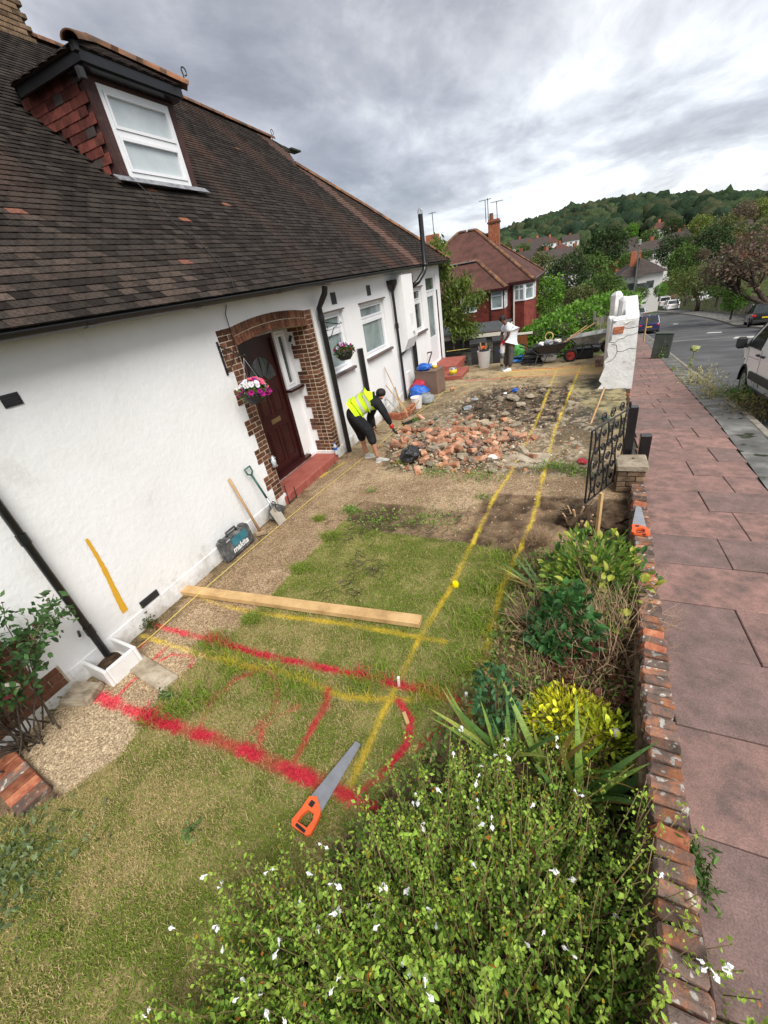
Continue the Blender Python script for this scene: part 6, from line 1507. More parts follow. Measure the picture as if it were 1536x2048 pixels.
def barrow(loc, rz, lab, tray_mat, wheel=True, sc_=1.0):
    t = thing('wheelbarrow', lab, 'wheelbarrow', loc, rz)      # wheel towards +x
    t.scale = (sc_,) * 3
    z0, z1 = .36, .62
    P = [(-.28, -.22, z0), (.26, -.20, z0), (.26, .20, z0), (-.28, .22, z0), (-.52, -.32, z1 - .02), (.55, -.33, z1 + .06), (.55, .33, z1 + .06), (-.52, .32, z1 - .02)]
    inner = [(x_ * .96, y_ * .95, z + .012) for x_, y_, z in P]
    mb = MB().add(P, [(3, 2, 1, 0), (0, 1, 5, 4), (1, 2, 6, 5), (2, 3, 7, 6), (3, 0, 4, 7)]); mb.add(inner, [(0, 1, 2, 3), (4, 5, 1, 0), (5, 6, 2, 1), (6, 7, 3, 2), (7, 4, 0, 3)])
    mb.build('tray', mt[tray_mat], t); MB().tube([Vector(P[i]) for i in (4, 5, 6, 7, 4)], .014, 6).build('tray_rim', mt[tray_mat], t, smooth=True)
    for s in (-1, 1):
        MB().tube([(.62, s * .06, .20), (.25, s * .2, .34), (-.35, s * .24, .36), (-.62, s * .26, .56), (-.92, s * .27, .66)], .017, 8).build('frame', mt['blackmatt'], t, smooth=True)
        MB().tube([(-.05, s * .22, .36), (-.22, s * .24, .04), (-.32, s * .24, .0), (-.46, s * .24, .03), (-.36, s * .23, .36)], .016, 8).build('leg', mt['blackmatt'], t, smooth=True)
        MB().tube([(-.82, s * .268, .63), (-.95, s * .27, .67)], .022, 8).build('grip', mt['rubber'], t)
    if wheel:
        w_ = MB().lathe([(.13, -.045), (.17, -.05), (.205, -.03), (.215, 0), (.205, .03), (.17, .05), (.13, .045), (.13, -.045)], (.62, 0, .205), 24, mat=Matrix.Rotation(R_(90), 3, 'X'), caps=False); wo = w_.build('wheel', mt['rubber'], t, smooth=True)
        MB().lathe([(0, -.03), (.05, -.035), (.13, -.04), (.13, .04), (.05, .035), (0, .03)], (.62, 0, .205), 20, mat=Matrix.Rotation(R_(90), 3, 'X')).build('rim', mt['redpaint'], wo, smooth=True, ang=30)
    return t
wb = barrow((-.58, 13.72, 0), .04, 'black wheelbarrow with red hubbed wheel loaded with rubble bags', 'blackmatt', True, .92)
wb2 = barrow((.42, 14.0, .12), math.pi + 3.14 + .05, 'empty grey galvanised wheelbarrow tipped beside the white pillar', 'galv', True, .9)
for (dx_, dy_, dz_, sz, m__, nm, lab) in ((-.05, 0, .62, (.16, .14, .09), 'greybag', 'rubble_bag', 'grey bag lying in the black wheelbarrow'), (.2, .05, .64, (.13, .12, .07), 'cream', 'rubble_bag', 'cream bag at the front of the black wheelbarrow'), (-.25, -.02, .60, (.10, .10, .06), 'whiteplastic', 'rubble_bag', 'white bag at the handle end of the black wheelbarrow')):
    o = MB().blob((0, 0, 0), sz, len(nm), .4, sub=2).build(nm, mt[m__]); o.location = Vector(wb.location) + Vector((dx_, dy_, dz_)); tag(o, lab, 'bag')
o = MB().tube([(0, .11 * math.cos(a), .11 * math.sin(a)) for a in np.linspace(0, 6.28, 20)], .016, 6).build('hose_coil', mt['wood'], smooth=True); o.location = Vector(wb.location) + Vector((-.05, .02, .78)); o.rotation_euler = (0, .2, 1.4); tag(o, 'tan coil of rope standing in the black wheelbarrow', 'coil')
for k, (p0, p1) in enumerate((((.35, .0, .55), (1.15, .12, 1.0)), ((.33, .08, .55), (.95, .16, .95)))):
    o = MB().tube([Vector(wb.location) + Vector(p0), Vector(wb.location) + Vector(p1)], .018, 6).build('long_tool', mt['handle']); tag(o, ['long pale tool handle sticking out of the black wheelbarrow', 'shorter tool handle sticking out of the black wheelbarrow'][k], 'tool')
rb = thing('rubble_sacks', 'pile of black rubble sacks with one white sack under the wheelbarrow handles', 'sacks', (-1.05, 13.95, 0))
for k, (dx_, dz_, sz, m__) in enumerate(((-.05, .10, (.30, .24, .10), 'blackmatt'), (-.03, .24, (.32, .24, .09), 'casegrey'), (.0, .36, (.30, .22, .08), 'blackmatt'), (.42, .13, (.24, .18, .12), 'whiteplastic'), (-.05, .03, (.34, .30, .03), 'casegrey'))):
    MB().blob((dx_, 0, dz_), sz, k + 3, .25, 2, sub=3).build('sack', mt[m__], rb, smooth=True)
o = MB().blob((0, 0, .12), (.2, .2, .13), 3, .5, sub=2).build('black_bag', mt['blackbag']); o.location = (.66, 14.3, .1); tag(o, 'black bag wedged between grey wheelbarrow and white pillar', 'bag')
o = MB().bev((0, 0, .15), (.5, .35, .3), .04).build('black_crate', mt['blackmatt']); o.location = (.36, 14.15, 0); tag(o, 'black crate under the grey wheelbarrow', 'crate')

def skin(name, V, E, Rr, mat_, parent, root=0, sub=2, loc=None):
    me = bpy.data.meshes.new(name); me.from_pydata([tuple(v) for v in V], E, [])
    o = bpy.data.objects.new(name, me); COL.objects.link(o)
    md = o.modifiers.new('s', 'SKIN'); md.branch_smoothing = .6; md.use_smooth_shade = True
    if not me.skin_vertices: me.skin_vertices.new()
    for i, sv_ in enumerate(me.skin_vertices[0].data):
        r_ = Rr[i]; sv_.radius = r_ if hasattr(r_, '__len__') else (r_, r_); sv_.use_root = (i == root)
    o.modifiers.new('d', 'SUBSURF').levels = sub
    dg = bpy.context.evaluated_depsgraph_get(); dg.update(); me2 = bpy.data.meshes.new_from_object(o.evaluated_get(dg))
    bpy.data.objects.remove(o); me2.name = name; me2.materials.clear(); me2.materials.append(mt[mat_])
    me2.polygons.foreach_set('use_smooth', [True] * len(me2.polygons))
    return inst(me2, name, parent)
U = Vector((.925, .38, 0)).normalized(); NV = Vector((-U.y, U.x, 0))
def mkP(base):
    def P(a, b_, off=0.0):
        d = Vector(ray(a, b_)); o0 = Vector(CP); q = base + NV * off
        k = (q - o0).dot(NV) / d.dot(NV); return o0 + d * k
    return P
def hand(parent, p, dirv, palm, mat_, s=1.0, curl=.6, name='hand'):
    """a palm, four bent fingers of different lengths and a thumb from its side"""
    d = dirv.normalized(); n_ = palm.normalized(); n_ = (n_ - d * n_.dot(d)).normalized(); sd_ = d.cross(n_)
    mb = MB()
    m = Matrix((d, sd_, n_)).transposed()
    mb.bev(tuple(p + d * .045 * s), (.095 * s, .085 * s, .03 * s), .012 * s, rot=m)
    for i, L in enumerate((.065, .075, .07, .055)):
        b0 = p + d * .088 * s + sd_ * (.03 - .02 * i) * s; c1 = b0 + (d * math.cos(curl * .5) + n_ * math.sin(curl * .5)) * L * .55 * s; c2 = c1 + (d * math.cos(curl * 1.6) + n_ * math.sin(curl * 1.6)) * L * .5 * s
        mb.tube([b0 - d * .01 * s, b0, c1, c2], [.0095 * s, .010 * s, .009 * s, .007 * s], 6)
    b0 = p + d * .02 * s + sd_ * .042 * s; c1 = b0 + (d * .6 + sd_ * .7 + n_ * .3).normalized() * .038 * s; c2 = c1 + (d * .7 + n_ * .6).normalized() * .032 * s
    mb.tube([b0 - sd_ * .012 * s, b0, c1, c2], [.012 * s, .012 * s, .0105 * s, .008 * s], 6)
    return mb.build(name, mt[mat_], parent, smooth=True, ang=60)
zp = lambda a, b_: (660 + a / 7.68, 740 + b_ / 7.68)
base1 = onz(745, 920)
m1 = thing('person', 'person bending over the bricks in a yellow hi-vis vest, black top and black cropped trousers', 'person', (0, 0, 0))
P1 = mkP(base1); Q = lambda a, b_, off=0: P1(*zp(a, b_), off)
pel = Q(330, 660); hR = Q(345, 690, -.11); hL = Q(320, 690, .11)
kR = Q(600, 930, -.14); aR = Q(742, 1385, -.15); kL = Q(455, 930, .16); aL = Q(560, 1262, .16)
aR.z = max(aR.z, .09); aL.z = .09
tR = Q(900, 1445, -.15); tR.z = .04; tL = Q(640, 1310, .16); tL.z = .04
s1, s2, s3 = Q(430, 560), Q(560, 470), Q(690, 455)
nk, hd0, hd1 = Q(755, 420), Q(785, 385, .02), Q(812, 405, .03)
shR, eR, wR = Q(745, 505, -.17), Q(850, 690, -.20), Q(945, 860, -.16)
shL, eL, wL = Q(700, 480, .17), Q(600, 760, .2), Q(690, 905, .12)
Vb = [pel, s1, s2, s3, nk, hd0, hd1, hR, kR, aR, hL, kL, aL, shR, eR, wR, shL, eL, wL]
Eb = [(0, 1), (1, 2), (2, 3), (3, 4), (4, 5), (5, 6), (0, 7), (7, 8), (8, 9), (0, 10), (10, 11), (11, 12), (3, 13), (13, 14), (14, 15), (3, 16), (16, 17), (17, 18)]
Rb = [.11, .105, .11, .095, .055, .088, .075, .09, .062, .042, .10, .062, .042, .062, .045, .032, .062, .045, .032]
skin('body', Vb, Eb, Rb, 'skin_light', m1)
hemR = kR.lerp(aR, .52); hemL = kL.lerp(aL, .45)
skin('trousers', [pel.lerp(s1, .12), pel, hR, hR.lerp(kR, .5), kR, hemR, hL, hL.lerp(kL, .5), kL, hemL], [(0, 1), (1, 2), (2, 3), (3, 4), (4, 5), (1, 6), (6, 7), (7, 8), (8, 9)], [.165, .185, .145, .120, .100, .082, .145, .120, .100, .082], 'cloth_black', m1, 1)
skin('white_shirt_hem', [pel.lerp(s1, .1), pel.lerp(s1, 1.0)], [(0, 1)], [.178, .172], 'cloth_white', m1)
skin('black_top', [s1.lerp(s2, .2), s2, s3, shR, eR, wR.lerp(eR, .12), shL, eL, wL.lerp(eL, .12), s3.lerp(nk, .75)], [(0, 1), (1, 2), (2, 3), (3, 4), (4, 5), (2, 6), (6, 7), (7, 8), (2, 9)], [.155, .16, .15, .098, .066, .05, .098, .066, .05, .085], 'cloth_black', m1, 1)
vst = skin('hi_vis_vest', [pel.lerp(s1, .95), s1.lerp(s2, .4), s2, s2.lerp(s3, .6), s3.lerp(nk, .2)], [(0, 1), (1, 2), (2, 3), (3, 4)], [(.188, .185), (.19, .185), (.188, .182), (.178, .172), (.14, .13)], 'cloth_yellow', m1, 1)
def band(parent, c, axis, r, w_, mat_, sc2=1.0):
    ax_ = axis.normalized(); e1 = ax_.orthogonal().normalized(); e2 = ax_.cross(e1); vs = []; n = 24
    for k in (-1, 1):
        for j in range(n): vs.append(c + ax_ * (k * w_ / 2) + (e1 * math.cos(6.2832 * j / n) + e2 * math.sin(6.2832 * j / n)) * r)
    MB().add(vs, [(j, (j + 1) % n, n + (j + 1) % n, n + j) for j in range(n)]).build('reflective_band', mt[mat_], parent, smooth=True)
VB = []
def wrapband(parent, a, b_, rr_, w_):
    """band hugging the vest: ray-cast the vest mesh from its axis"""
    from mathutils.bvhtree import BVHTree
    me = parent.data; bv = BVHTree.FromPolygons([v.co for v in me.vertices], [p.vertices[:] for p in me.polygons])
    ax_ = (b_ - a).normalized(); c = a.lerp(b_, rr_); e1 = ax_.orthogonal().normalized(); e2 = ax_.cross(e1); vs = []; n = 32
    for k in (-1, 1):
        o0 = c + ax_ * (k * w_ / 2)
        for j in range(n):
            d = e1 * math.cos(6.2832 * j / n) + e2 * math.sin(6.2832 * j / n); h_ = bv.ray_cast(o0 + d * .5, -d)[0]
            vs.append((h_ if h_ is not None else o0 + d * .16) + d * .006)
    MB().add(vs, [(j, (j + 1) % n, n + (j + 1) % n, n + j) for j in range(n)]).build('reflective_band', mt['reflect'], parent, smooth=True)
wrapband(vst, pel, s3, .48, .05); wrapband(vst, pel, s3, .76, .05)
for off in (-.08, .08):                                     # braces over the shoulders
    pass
def shoe(parent, heel, toe, mat_, w_=.055):
    d = (toe - heel); d.z = 0; L = max(d.length, .24); d.normalize(); s_ = Vector((-d.y, d.x, 0)); m = Matrix((d, s_, Vector((0, 0, 1)))).transposed().to_4x4(); m.translation = Vector((heel.x, heel.y, 0)) - d * .05
    pr = [(0, .035, .02), (.02, .045, .09), (.10, .048, .10), (.18, .05, .065), (.25, .045, .05), (.285, .02, .03)]
    mb = MB(); vs = []; n = 8
    for (x_, hw, h) in pr:
        for j in range(n):
            a = math.pi * j / (n - 1); vs.append(m @ Vector((x_ * L / .26, hw * math.cos(a), .022 + (h - .022) * math.sin(a))))
    fs = []
    for i in range(len(pr) - 1):
        for j in range(n - 1): fs.append((i * n + j, (i + 1) * n + j, (i + 1) * n + j + 1, i * n + j + 1))
    fs += [tuple(range(n)), tuple((len(pr) - 1) * n + j for j in range(n - 1, -1, -1))]
    so_ = mb.add(vs, fs).build('shoe', mt[mat_], parent, smooth=True, ang=60, fix=True)
    sl = MB(); ou = [(x_ * L / .26 * 1.02 - .004, s__ * hw * 1.06) for x_, hw, h in pr for s__ in (1,)] ; ou = [(x_, y_) for x_, y_ in ou] + [(x_, -y_) for x_, y_ in ou[::-1]]
    sl.prism([m @ Vector((x_, y_, .0)) for x_, y_ in ou], (0, 0, .024)).build('sole', mt['shoe_white'], so_, fix=True)
shoe(m1, aR, tR, 'shoe'); shoe(m1, aL, tL, 'shoe')
hdir = (hd1 - hd0).normalized()
hr = MB().blob(tuple(hd0.lerp(hd1, .35) + Vector((0, 0, .04)) - hdir * .015), (.092, .09, .08), 3, .05, 4, sub=3).build('hair', mt['hair'], m1, smooth=True)
fc_ = hd1 + hdir * .055 - Vector((0, 0, .03))
MB().blob(tuple(fc_), (.018, .016, .02), 1, 0, sub=1).build('nose', mt['skin_light'], m1, smooth=True)
for s_ in (-1, 1): MB().blob(tuple(hd0.lerp(hd1, .5) + NV * .085 * s_ - Vector((0, 0, .02))), (.018, .012, .028), 2, 0, sub=1).build('ear', mt['skin_light'], m1, smooth=True)
gR = wR + (wR - eR).normalized() * .02
hand(m1, gR, (wR - eR), U, 'rubber', 1.1, .5, 'glove'); MB().tube([wR - (wR - eR).normalized() * .02, wR + (wR - eR).normalized() * .035], .042, 10).build('glove_cuff', mt['glove_red'], m1)
hand(m1, wL, (wL - eL), U, 'skin_light', 1.0, .7)
base2 = onz(1014, 741)
m2 = thing('person', 'person in white t-shirt, grey trousers and red gloves holding a breaker in the far yard', 'person', (0, 0, 0))
P2 = mkP(base2)
pel = P2(1021, 684); hR, hL = P2(1023, 687, -.09), P2(1018, 687, .09); kR, kL = P2(1022, 711, -.09), P2(1014, 711, .12); aR, aL = P2(1019, 736, -.09), P2(1012, 735, .12)
aR.z = aL.z = .09; tR, tL = P2(1009, 742, -.1), P2(1003, 738, .12); tR.z = tL.z = .04
s1, s2, s3 = P2(1025, 672), P2(1023, 660), P2(1016, 651); nk = P2(1009.5, 646); hd0, hd1 = P2(1003.5, 639.5), P2(1001, 643)
shR, eR, wR = P2(1018, 653, -.17), P2(1017, 670, -.20), P2(1009, 682, -.08); shL, eL, wL = P2(1010, 652, .17), P2(1003, 669, .2), P2(1004, 682, .06)
skin('body', [pel, s1, s2, s3, nk, hd0, hd1, hR, kR, aR, hL, kL, aL, shR, eR, wR, shL, eL, wL], Eb, [.12, .11, .12, .11, .055, .09, .078, .095, .06, .042, .095, .06, .042, .06, .045, .034, .06, .045, .034], 'skin_dark', m2)
skin('trousers', [pel.lerp(s1, .3), pel, hR, hR.lerp(kR, .5), kR, kR.lerp(aR, .92), hL, hL.lerp(kL, .5), kL, kL.lerp(aL, .92)], [(0, 1), (1, 2), (2, 3), (3, 4), (4, 5), (1, 6), (6, 7), (7, 8), (8, 9)], [.13, .14, .115, .105, .095, .082, .115, .105, .095, .082], 'cloth_grey', m2, 1)
skin('t_shirt', [pel.lerp(s1, -.1), s1, s2, s3, shR, shR.lerp(eR, .75), shL, shL.lerp(eL, .75), s3.lerp(nk, .7)], [(0, 1), (1, 2), (2, 3), (3, 4), (4, 5), (3, 6), (6, 7), (3, 8)], [.19, .195, .185, .155, .105, .098, .105, .098, .085], 'cloth_white', m2, 1)
shoe(m2, aR, tR, 'shoe_white'); shoe(m2, aL, tL, 'shoe')
MB().blob(tuple(hd0 + Vector((0, 0, .035)) + U * .012), (.10, .095, .09), 4, .06, 4, sub=3).build('hair', mt['hair'], m2, smooth=True)
MB().blob(tuple(hd1 - U * .085 - Vector((0, 0, .02))), (.02, .016, .02), 1, 0, sub=1).build('nose', mt['skin_dark'], m2, smooth=True)
MB().blob(tuple(hd0 - NV * .088), (.018, .012, .028), 2, 0, sub=1).build('ear', mt['skin_dark'], m2, smooth=True)
hand(m2, wR, (wR - eR) + Vector((0, 0, -.02)), -U, 'glove_red', 1.15, 1.0, 'glove'); hand(m2, wL, (wL - eL) + Vector((0, 0, -.02)), U, 'glove_red', 1.15, 1.0, 'glove')
jt = P2(1006, 686); jb = P2(1002.8, 743); jb.z = -.01
jk = thing('breaker', 'white and dark electric breaker held upright by the man in the white t-shirt', 'breaker', (0, 0, 0))
J = lambda t: jt.lerp(jb, t)
MB().tube([J(.02), J(.10), J(.32), J(.36)], [.05, .075, .07, .05], 12).build('motor_housing', mt['whiteplastic'], jk, smooth=True, ang=50)
MB().tube([J(.36), J(.38), J(.50), J(.52)], [.055, .065, .065, .05], 12).build('body', mt['casegrey'], jk, smooth=True, ang=50)
MB().tube([J(.52), J(.72), J(.74)], [.055, .05, .035], 12).build('barrel', mt['steel'], jk, smooth=True, ang=50)
MB().tube([J(.74), J(.80)], .045, 10).build('chuck', mt['rubber'], jk); MB().tube([J(.80), J(.98), J(1.0)], [.016, .015, .004], 8).build('chisel', mt['steel'], jk)
MB().tube([J(.03) - NV * .16 - U * .01, J(.0) , J(.03) + NV * .16 - U * .01], .018, 8).build('handle', mt['rubber'], jk, smooth=True)
lfm = [leaf_mesh('leaf', 1, .30, mt['leafobj'], .25, 4, .12), leaf_mesh('leaf', 1, .24, mt['leafobj'], .35, 4, .2)]
def leafobjs(parent, items, name='leaf', me=None):
    for (p, d, L, col) in items:
        q = Vector(d).normalized().to_track_quat('Y', 'Z'); inst(me or rnd.choice(lfm), name, parent, p, (q @ Euler((0, rnd.uniform(-.6, .6), 0)).to_quaternion()).to_euler(), L, col)
sg = thing('sage_bush', 'large sprawling green sage bush with small white flowers in the foreground', 'shrub', (0, .4, 0))
r = np.random.RandomState(42)
stems = MB(); LC, LN, LS_, LCOL = [], [], [], []; FL = []; BIG = []
def sage_top(x, y):
    return 0.78
bases = []
for i in range(2100):
    u = r.rand(); x0 = r.uniform(-1.05, .62 if i % 3 == 0 else .5); y0 = r.uniform(-.95, 1.42)
    if i % 4 == 1: x0 = r.uniform(-1.45, -.6); y0 = r.uniform(-.9, .45)
    elif (x0 + .12) ** 2 / .88 ** 2 + (y0 - .26) ** 2 / 1.12 ** 2 > 1.0: continue
    cx_, cy_ = -.10, .28
    out = np.array([x0 - cx_, y0 - cy_, 0]); ol = np.linalg.norm(out)
    out *= min(1, .85 / max(ol, .01)); ol = min(ol, .95); dirv = out * .55 + np.array([r.normal(0, .24), r.normal(0, .24), .80 - .34 * ol])
    dirv /= np.linalg.norm(dirv); L = r.uniform(.40, .80) * (1 - .20 * ol)
    b = Vector((cx_ + (x0 - cx_) * .8, cy_ + (y0 - cy_) * .8, 0.0)); d = Vector(dirv); k = 7; pts = []
    p = b.copy()
    for j in range(k):
        pts.append(p.copy()); d = (d + Vector((r.normal(0, .10), r.normal(0, .10), r.normal(0, .05) - .03 * j * .6))).normalized(); p = p + d * L / (k - 1)
    if pts[-1].z < .08: continue
    if pts[-1].x > .40 and pts[-1].z < .62: pts = [p_ + Vector((0, 0, (.66 - pts[-1].z) * (j_ / 6) ** 2)) for j_, p_ in enumerate(pts)]
    stems.tube(pts, [.0042 - .0004 * j for j in range(k)], 3, caps=False)
    n_ = int(r.uniform(36, 62))
    for q in range(n_):
        t = .22 + .78 * r.rand() ** .75; f = t * (k - 1); a = min(int(f), k - 2); pp = pts[a].lerp(pts[a + 1], f - a)
        sd_ = r.randn(3) * .9 + np.array(d) * .35 + np.array([0, 0, .25])
        side = Vector(r.randn(3)).normalized() * (.012 + .035 * r.rand() * (1 - t * .5))
        LC.append(pp + side); LN.append(sd_); LS_.append(.0212 * (1.2 - .35 * t) * (1.5 if r.rand() < .16 else 1)); yg = r.rand()
        tip = max(0, t - .72) / .28
        c0 = np.array([.19, .325, .048]) * (.55 + .9 * r.rand()); c1 = np.array([.50, .66, .09])
        c = c0 * (1 - .55 * tip) + c1 * .55 * tip
        if yg > .975: c = np.array([.42, .30, .02])
        if yg < .012: c = np.array([.40, .15, .03])
        LCOL.append(c)
    if r.rand() < .16 and pts[-1].z > .3: FL.append((pts[-1].copy(), d.copy()))
    if r.rand() < .05: FL.append((pts[-2].copy(), (d + Vector((r.normal(0, .6), r.normal(0, .6), 0))).copy()))
print('sage leaves', len(LC), 'flowers', len(FL))
stems.build('stems', mt['stem'], sg).location = (0, -.4, 0)
idx = np.argsort([camdist(c) for c in LC])[:0]
keep = list(range(len(LC)))
vis = [i for i in keep if inview(LC[i])]
vis.sort(key=lambda i: camdist(LC[i])); bigset = set(vis[:260])
keep = [i for i in keep if i not in bigset]
o = leaf_mass('leaves', [LC[i] for i in keep], [LN[i] for i in keep], [LS_[i] for i in keep], [LCOL[i] for i in keep], sg, aspect=.62, sd=3); o.location = (0, -.4, 0); o['kind'] = 'stuff'
leafobjs(sg, [(LC[i] - Vector((0, .4, 0)), LN[i], LS_[i] * 1.05, tuple(LCOL[i])) for i in bigset])
def sage_flower():
    mb = MB(); mb.tube([(0, 0, 0), (0, .012, .001), (0, .018, .0)], [.0022, .0030, .0042], 6)
    for a, L, W in ((0, .022, .010), (.75, .014, .006), (-.75, .014, .006)):
        c, s = math.cos(a), math.sin(a)
        P = [(0, .015, 0), (s * L * .5 - c * W, .015 + c * L * .45 + s * W, -.002), (s * L, .015 + c * L, -.010), (s * L * .5 + c * W, .015 + c * L * .45 - s * W, -.002)]
        mb.add(P, [(0, 1, 2, 3)])
    mb.add([(-.004, .014, .002), (.004, .014, .002), (.003, .026, .009), (-.003, .026, .009)], [(0, 1, 2, 3)])
    return mb.mesh('flower', mt['petalwhite'])
sfm = sage_flower(); nfl = 0
mt['calyx'] = M('red_calyx', [(.22, .012, .04)], rough=.6)
for p, d in FL:
    n_ = 1 + int(r.rand() < .5)
    for k in range(n_):
        if nfl >= 240: break
        dd = Vector((d.x + r.normal(0, .8), d.y + r.normal(0, .8) - .3, r.normal(0, .35))).normalized()
        inst(sfm, 'flower', sg, p - Vector((0, .4, 0)) + dd * .006, dd.to_track_quat('Y', 'Z').to_euler(), r.uniform(.7, 1.15)); nfl += 1
def bush(name, label, cat, c, rad, n, size, ca, cb, sd, aspect=.5, stems_=18, nbig=0, bigL=.06, flat=.6, up=.5, shell=.45, stemm='stem', lmat='leaf', group=None, bigc=None, lname='leaves', sprd=.8):
    t = thing(name, label, cat, c, 0, group); rs = np.random.RandomState(sd)
    v = rs.randn(n, 3); v /= np.linalg.norm(v, axis=1)[:, None]; q = (shell + (1 - shell) * rs.rand(n)) ** .7
    lump = np.array([mnoise.noise(Vector(x_) * 1.7 + Vector((sd, 0, 0))) for x_ in v]) * .35 + 1
    P = v * q[:, None] * lump[:, None] * np.array(rad); P[:, 2] = np.abs(P[:, 2] * .55) * 1.0 + rad[2] * (.5 + .55 * v[:, 2] * q)
    P[:, 2] = np.maximum(P[:, 2], .01)
    leaf_mass(lname, P, v + np.array([0, 0, up]), np.full(n, size), rcols(n, ca, cb, sd + 1), t, lmat, aspect, sd, sprd)['kind'] = 'stuff'
    mb = MB()
    for i in range(stems_):
        k = rs.randint(n); e_ = Vector(P[k]); mb.tube([(rs.normal(0, .03), rs.normal(0, .03), -.02), e_ * .55 + Vector((0, 0, .05)), e_], [.006, .005, .003], 4, caps=False)
    if stems_: mb.build('stems', mt[stemm], t)
    if nbig:
        k = [i for i in rs.permutation(n) if q[i] > .8][:nbig]
        leafobjs(t, [(P[i] * 1.02, v[i] * .7 + np.array([0, 0, .3]) + rs.randn(3) * .6, bigL * rs.uniform(.7, 1.2), tuple((bigc or (lambda: np.array(ca) * (1 - rs.rand()) + np.array(cb) * rs.rand()))())) for i in k])
    return t
def twigs(name, label, c, rad, n, sd, mat_='twig', cat='dead shrub', h=.3, w_=.0022):
    t = thing(name, label, cat, c); rs = np.random.RandomState(sd); mb = MB()
    for i in range(n):
        a = rs.rand() * 6.283; q = math.sqrt(rs.rand()); x_, y_ = q * rad[0] * math.cos(a) * .6, q * rad[1] * math.sin(a) * .6
        p = Vector((x_, y_, 0)); d = Vector((math.cos(a) * .5 * q + rs.normal(0, .3), math.sin(a) * .5 * q + rs.normal(0, .3), .9)).normalized(); pts = []
        for j in range(5):
            pts.append(p.copy()); p = p + d * h * rs.uniform(.6, 1.2) / 4; d = (d + Vector(rs.randn(3)) * .35).normalized()
        mb.tube(pts, [w_ * 1.4, w_ * 1.2, w_, w_ * .8, w_ * .5], 3, caps=False)
    mb.build('twigs', mt[mat_], t)['kind'] = 'stuff'; return t
def at(a, b_, z): return onz(a, b_, z)
def yv(): return np.array([.40, .44, .06]) * rnd.uniform(.7, 1.2) if rnd.random() < .5 else np.array([.05, .12, .02]) * rnd.uniform(.7, 1.3)
q = at(1190, 1160, .35); bush('spotted_laurel', 'bushy evergreen with yellow edged glossy leaves beside the brick wall', 'shrub', (q.x, q.y + .05, 0), (.46, .48, .46), 1500, .062, (.07, .16, .02), (.22, .34, .05), 5, .42, 22, 280, .085, bigc=yv)
q = at(1130, 1245, .3); bush('green_leafy_shrub', 'dark green broad leaved shrub in the middle of the bed', 'shrub', (q.x, q.y, 0), (.26, .26, .40), 420, .065, (.030, .10, .025), (.07, .19, .05), 8, .8, 10, 150, .085)
q = at(1140, 1420, .25); bush('golden_shrub', 'bright yellow leaved low shrub beside the brick wall', 'shrub', (q.x, q.y + .05, 0), (.30, .24, .15), 2600, .042, (.42, .48, .02), (.86, .80, .05), 11, .24, 16, 280, .048, shell=.3, sprd=1.1)
q = at(1205, 1490, .2); bush('golden_shrub', 'smaller yellow green tuft between golden shrub and the wall', 'shrub', (q.x, q.y, 0), (.20, .28, .24), 700, .042, (.22, .32, .02), (.52, .55, .04), 13, .34, 8, 60, .05)
q = at(1180, 1350, .1); bush('red_leaved_plant', 'low bronze red leaved plant in shade under the dry twigs', 'plant', (q.x, q.y, 0), (.34, .36, .18), 700, .05, (.07, .025, .018), (.19, .055, .04), 15, .4, 8, 60, .06)
q = at(990, 1420, .2); bush('columbine', 'blue green round leaved plant at the lawn edge of the bed', 'plant', (q.x, q.y, 0), (.15, .15, .42), 260, .045, (.05, .14, .055), (.10, .22, .085), 17, .9, 8, 90, .05)
q = at(1085, 1280, .12); bush('columbine', 'small blue green leaved plant left of the dark green shrub', 'plant', (q.x, q.y, 0), (.12, .12, .28), 150, .04, (.05, .13, .05), (.09, .20, .07), 18, .9, 6, 50, .045)
q = at(1085, 1240, .1); twigs('dry_grass_clump', 'pale brown dry twiggy clump at the lawn edge of the bed', (q.x, q.y, 0), (.26, .4), 260, 1, h=.40)
q = at(1220, 1250, .3); twigs('dry_shrub', 'dry brown twiggy shrub against the brick wall', (q.x + .02, q.y, 0), (.3, .5), 240, 2, h=.58)
q = at(1130, 1370, .1); twigs('dry_shrub', 'tangle of dead brown stems above the golden shrub', (q.x, q.y, 0), (.5, .45), 240, 3, h=.30)
q = at(1077, 1078, .06); twigs('dead_grass_tuft', 'pale dead grass tuft beside the dug up stump', (q.x, q.y, 0), (.17, .14), 260, 4, h=.20, w_=.002)
q = at(1270, 1190, .5); twigs('dry_sprig', 'dry pale seed heads overhanging the wall top', (wxi(q.y) - .05, q.y, .15), (.25, .35), 90, 6, h=.55, w_=.0018)
def sword(name, L, W, bend, mat_):
    mb = MB(); n = 7; vs = []
    for i in range(n + 1):
        t = i / n; w_ = W * (1 - t ** 2.2) * (.75 + .25 * min(1, t * 4)) + .0006; z = -bend * L * t * t
        vs += [(-w_, L * t * (1 - .15 * bend * t), z), (0, L * t * (1 - .15 * bend * t), z + w_ * .25), (w_, L * t * (1 - .15 * bend * t), z)]
    fs = []
    for i in range(n): fs += [(3 * i, 3 * i + 1, 3 * i + 4, 3 * i + 3), (3 * i + 1, 3 * i + 2, 3 * i + 5, 3 * i + 4)]
    return mb.add(vs, fs).mesh(name, mat_, True)
swm = [sword('sword_leaf', 1, .038, b_, mt['leafobj']) for b_ in (.05, .22, .45)]
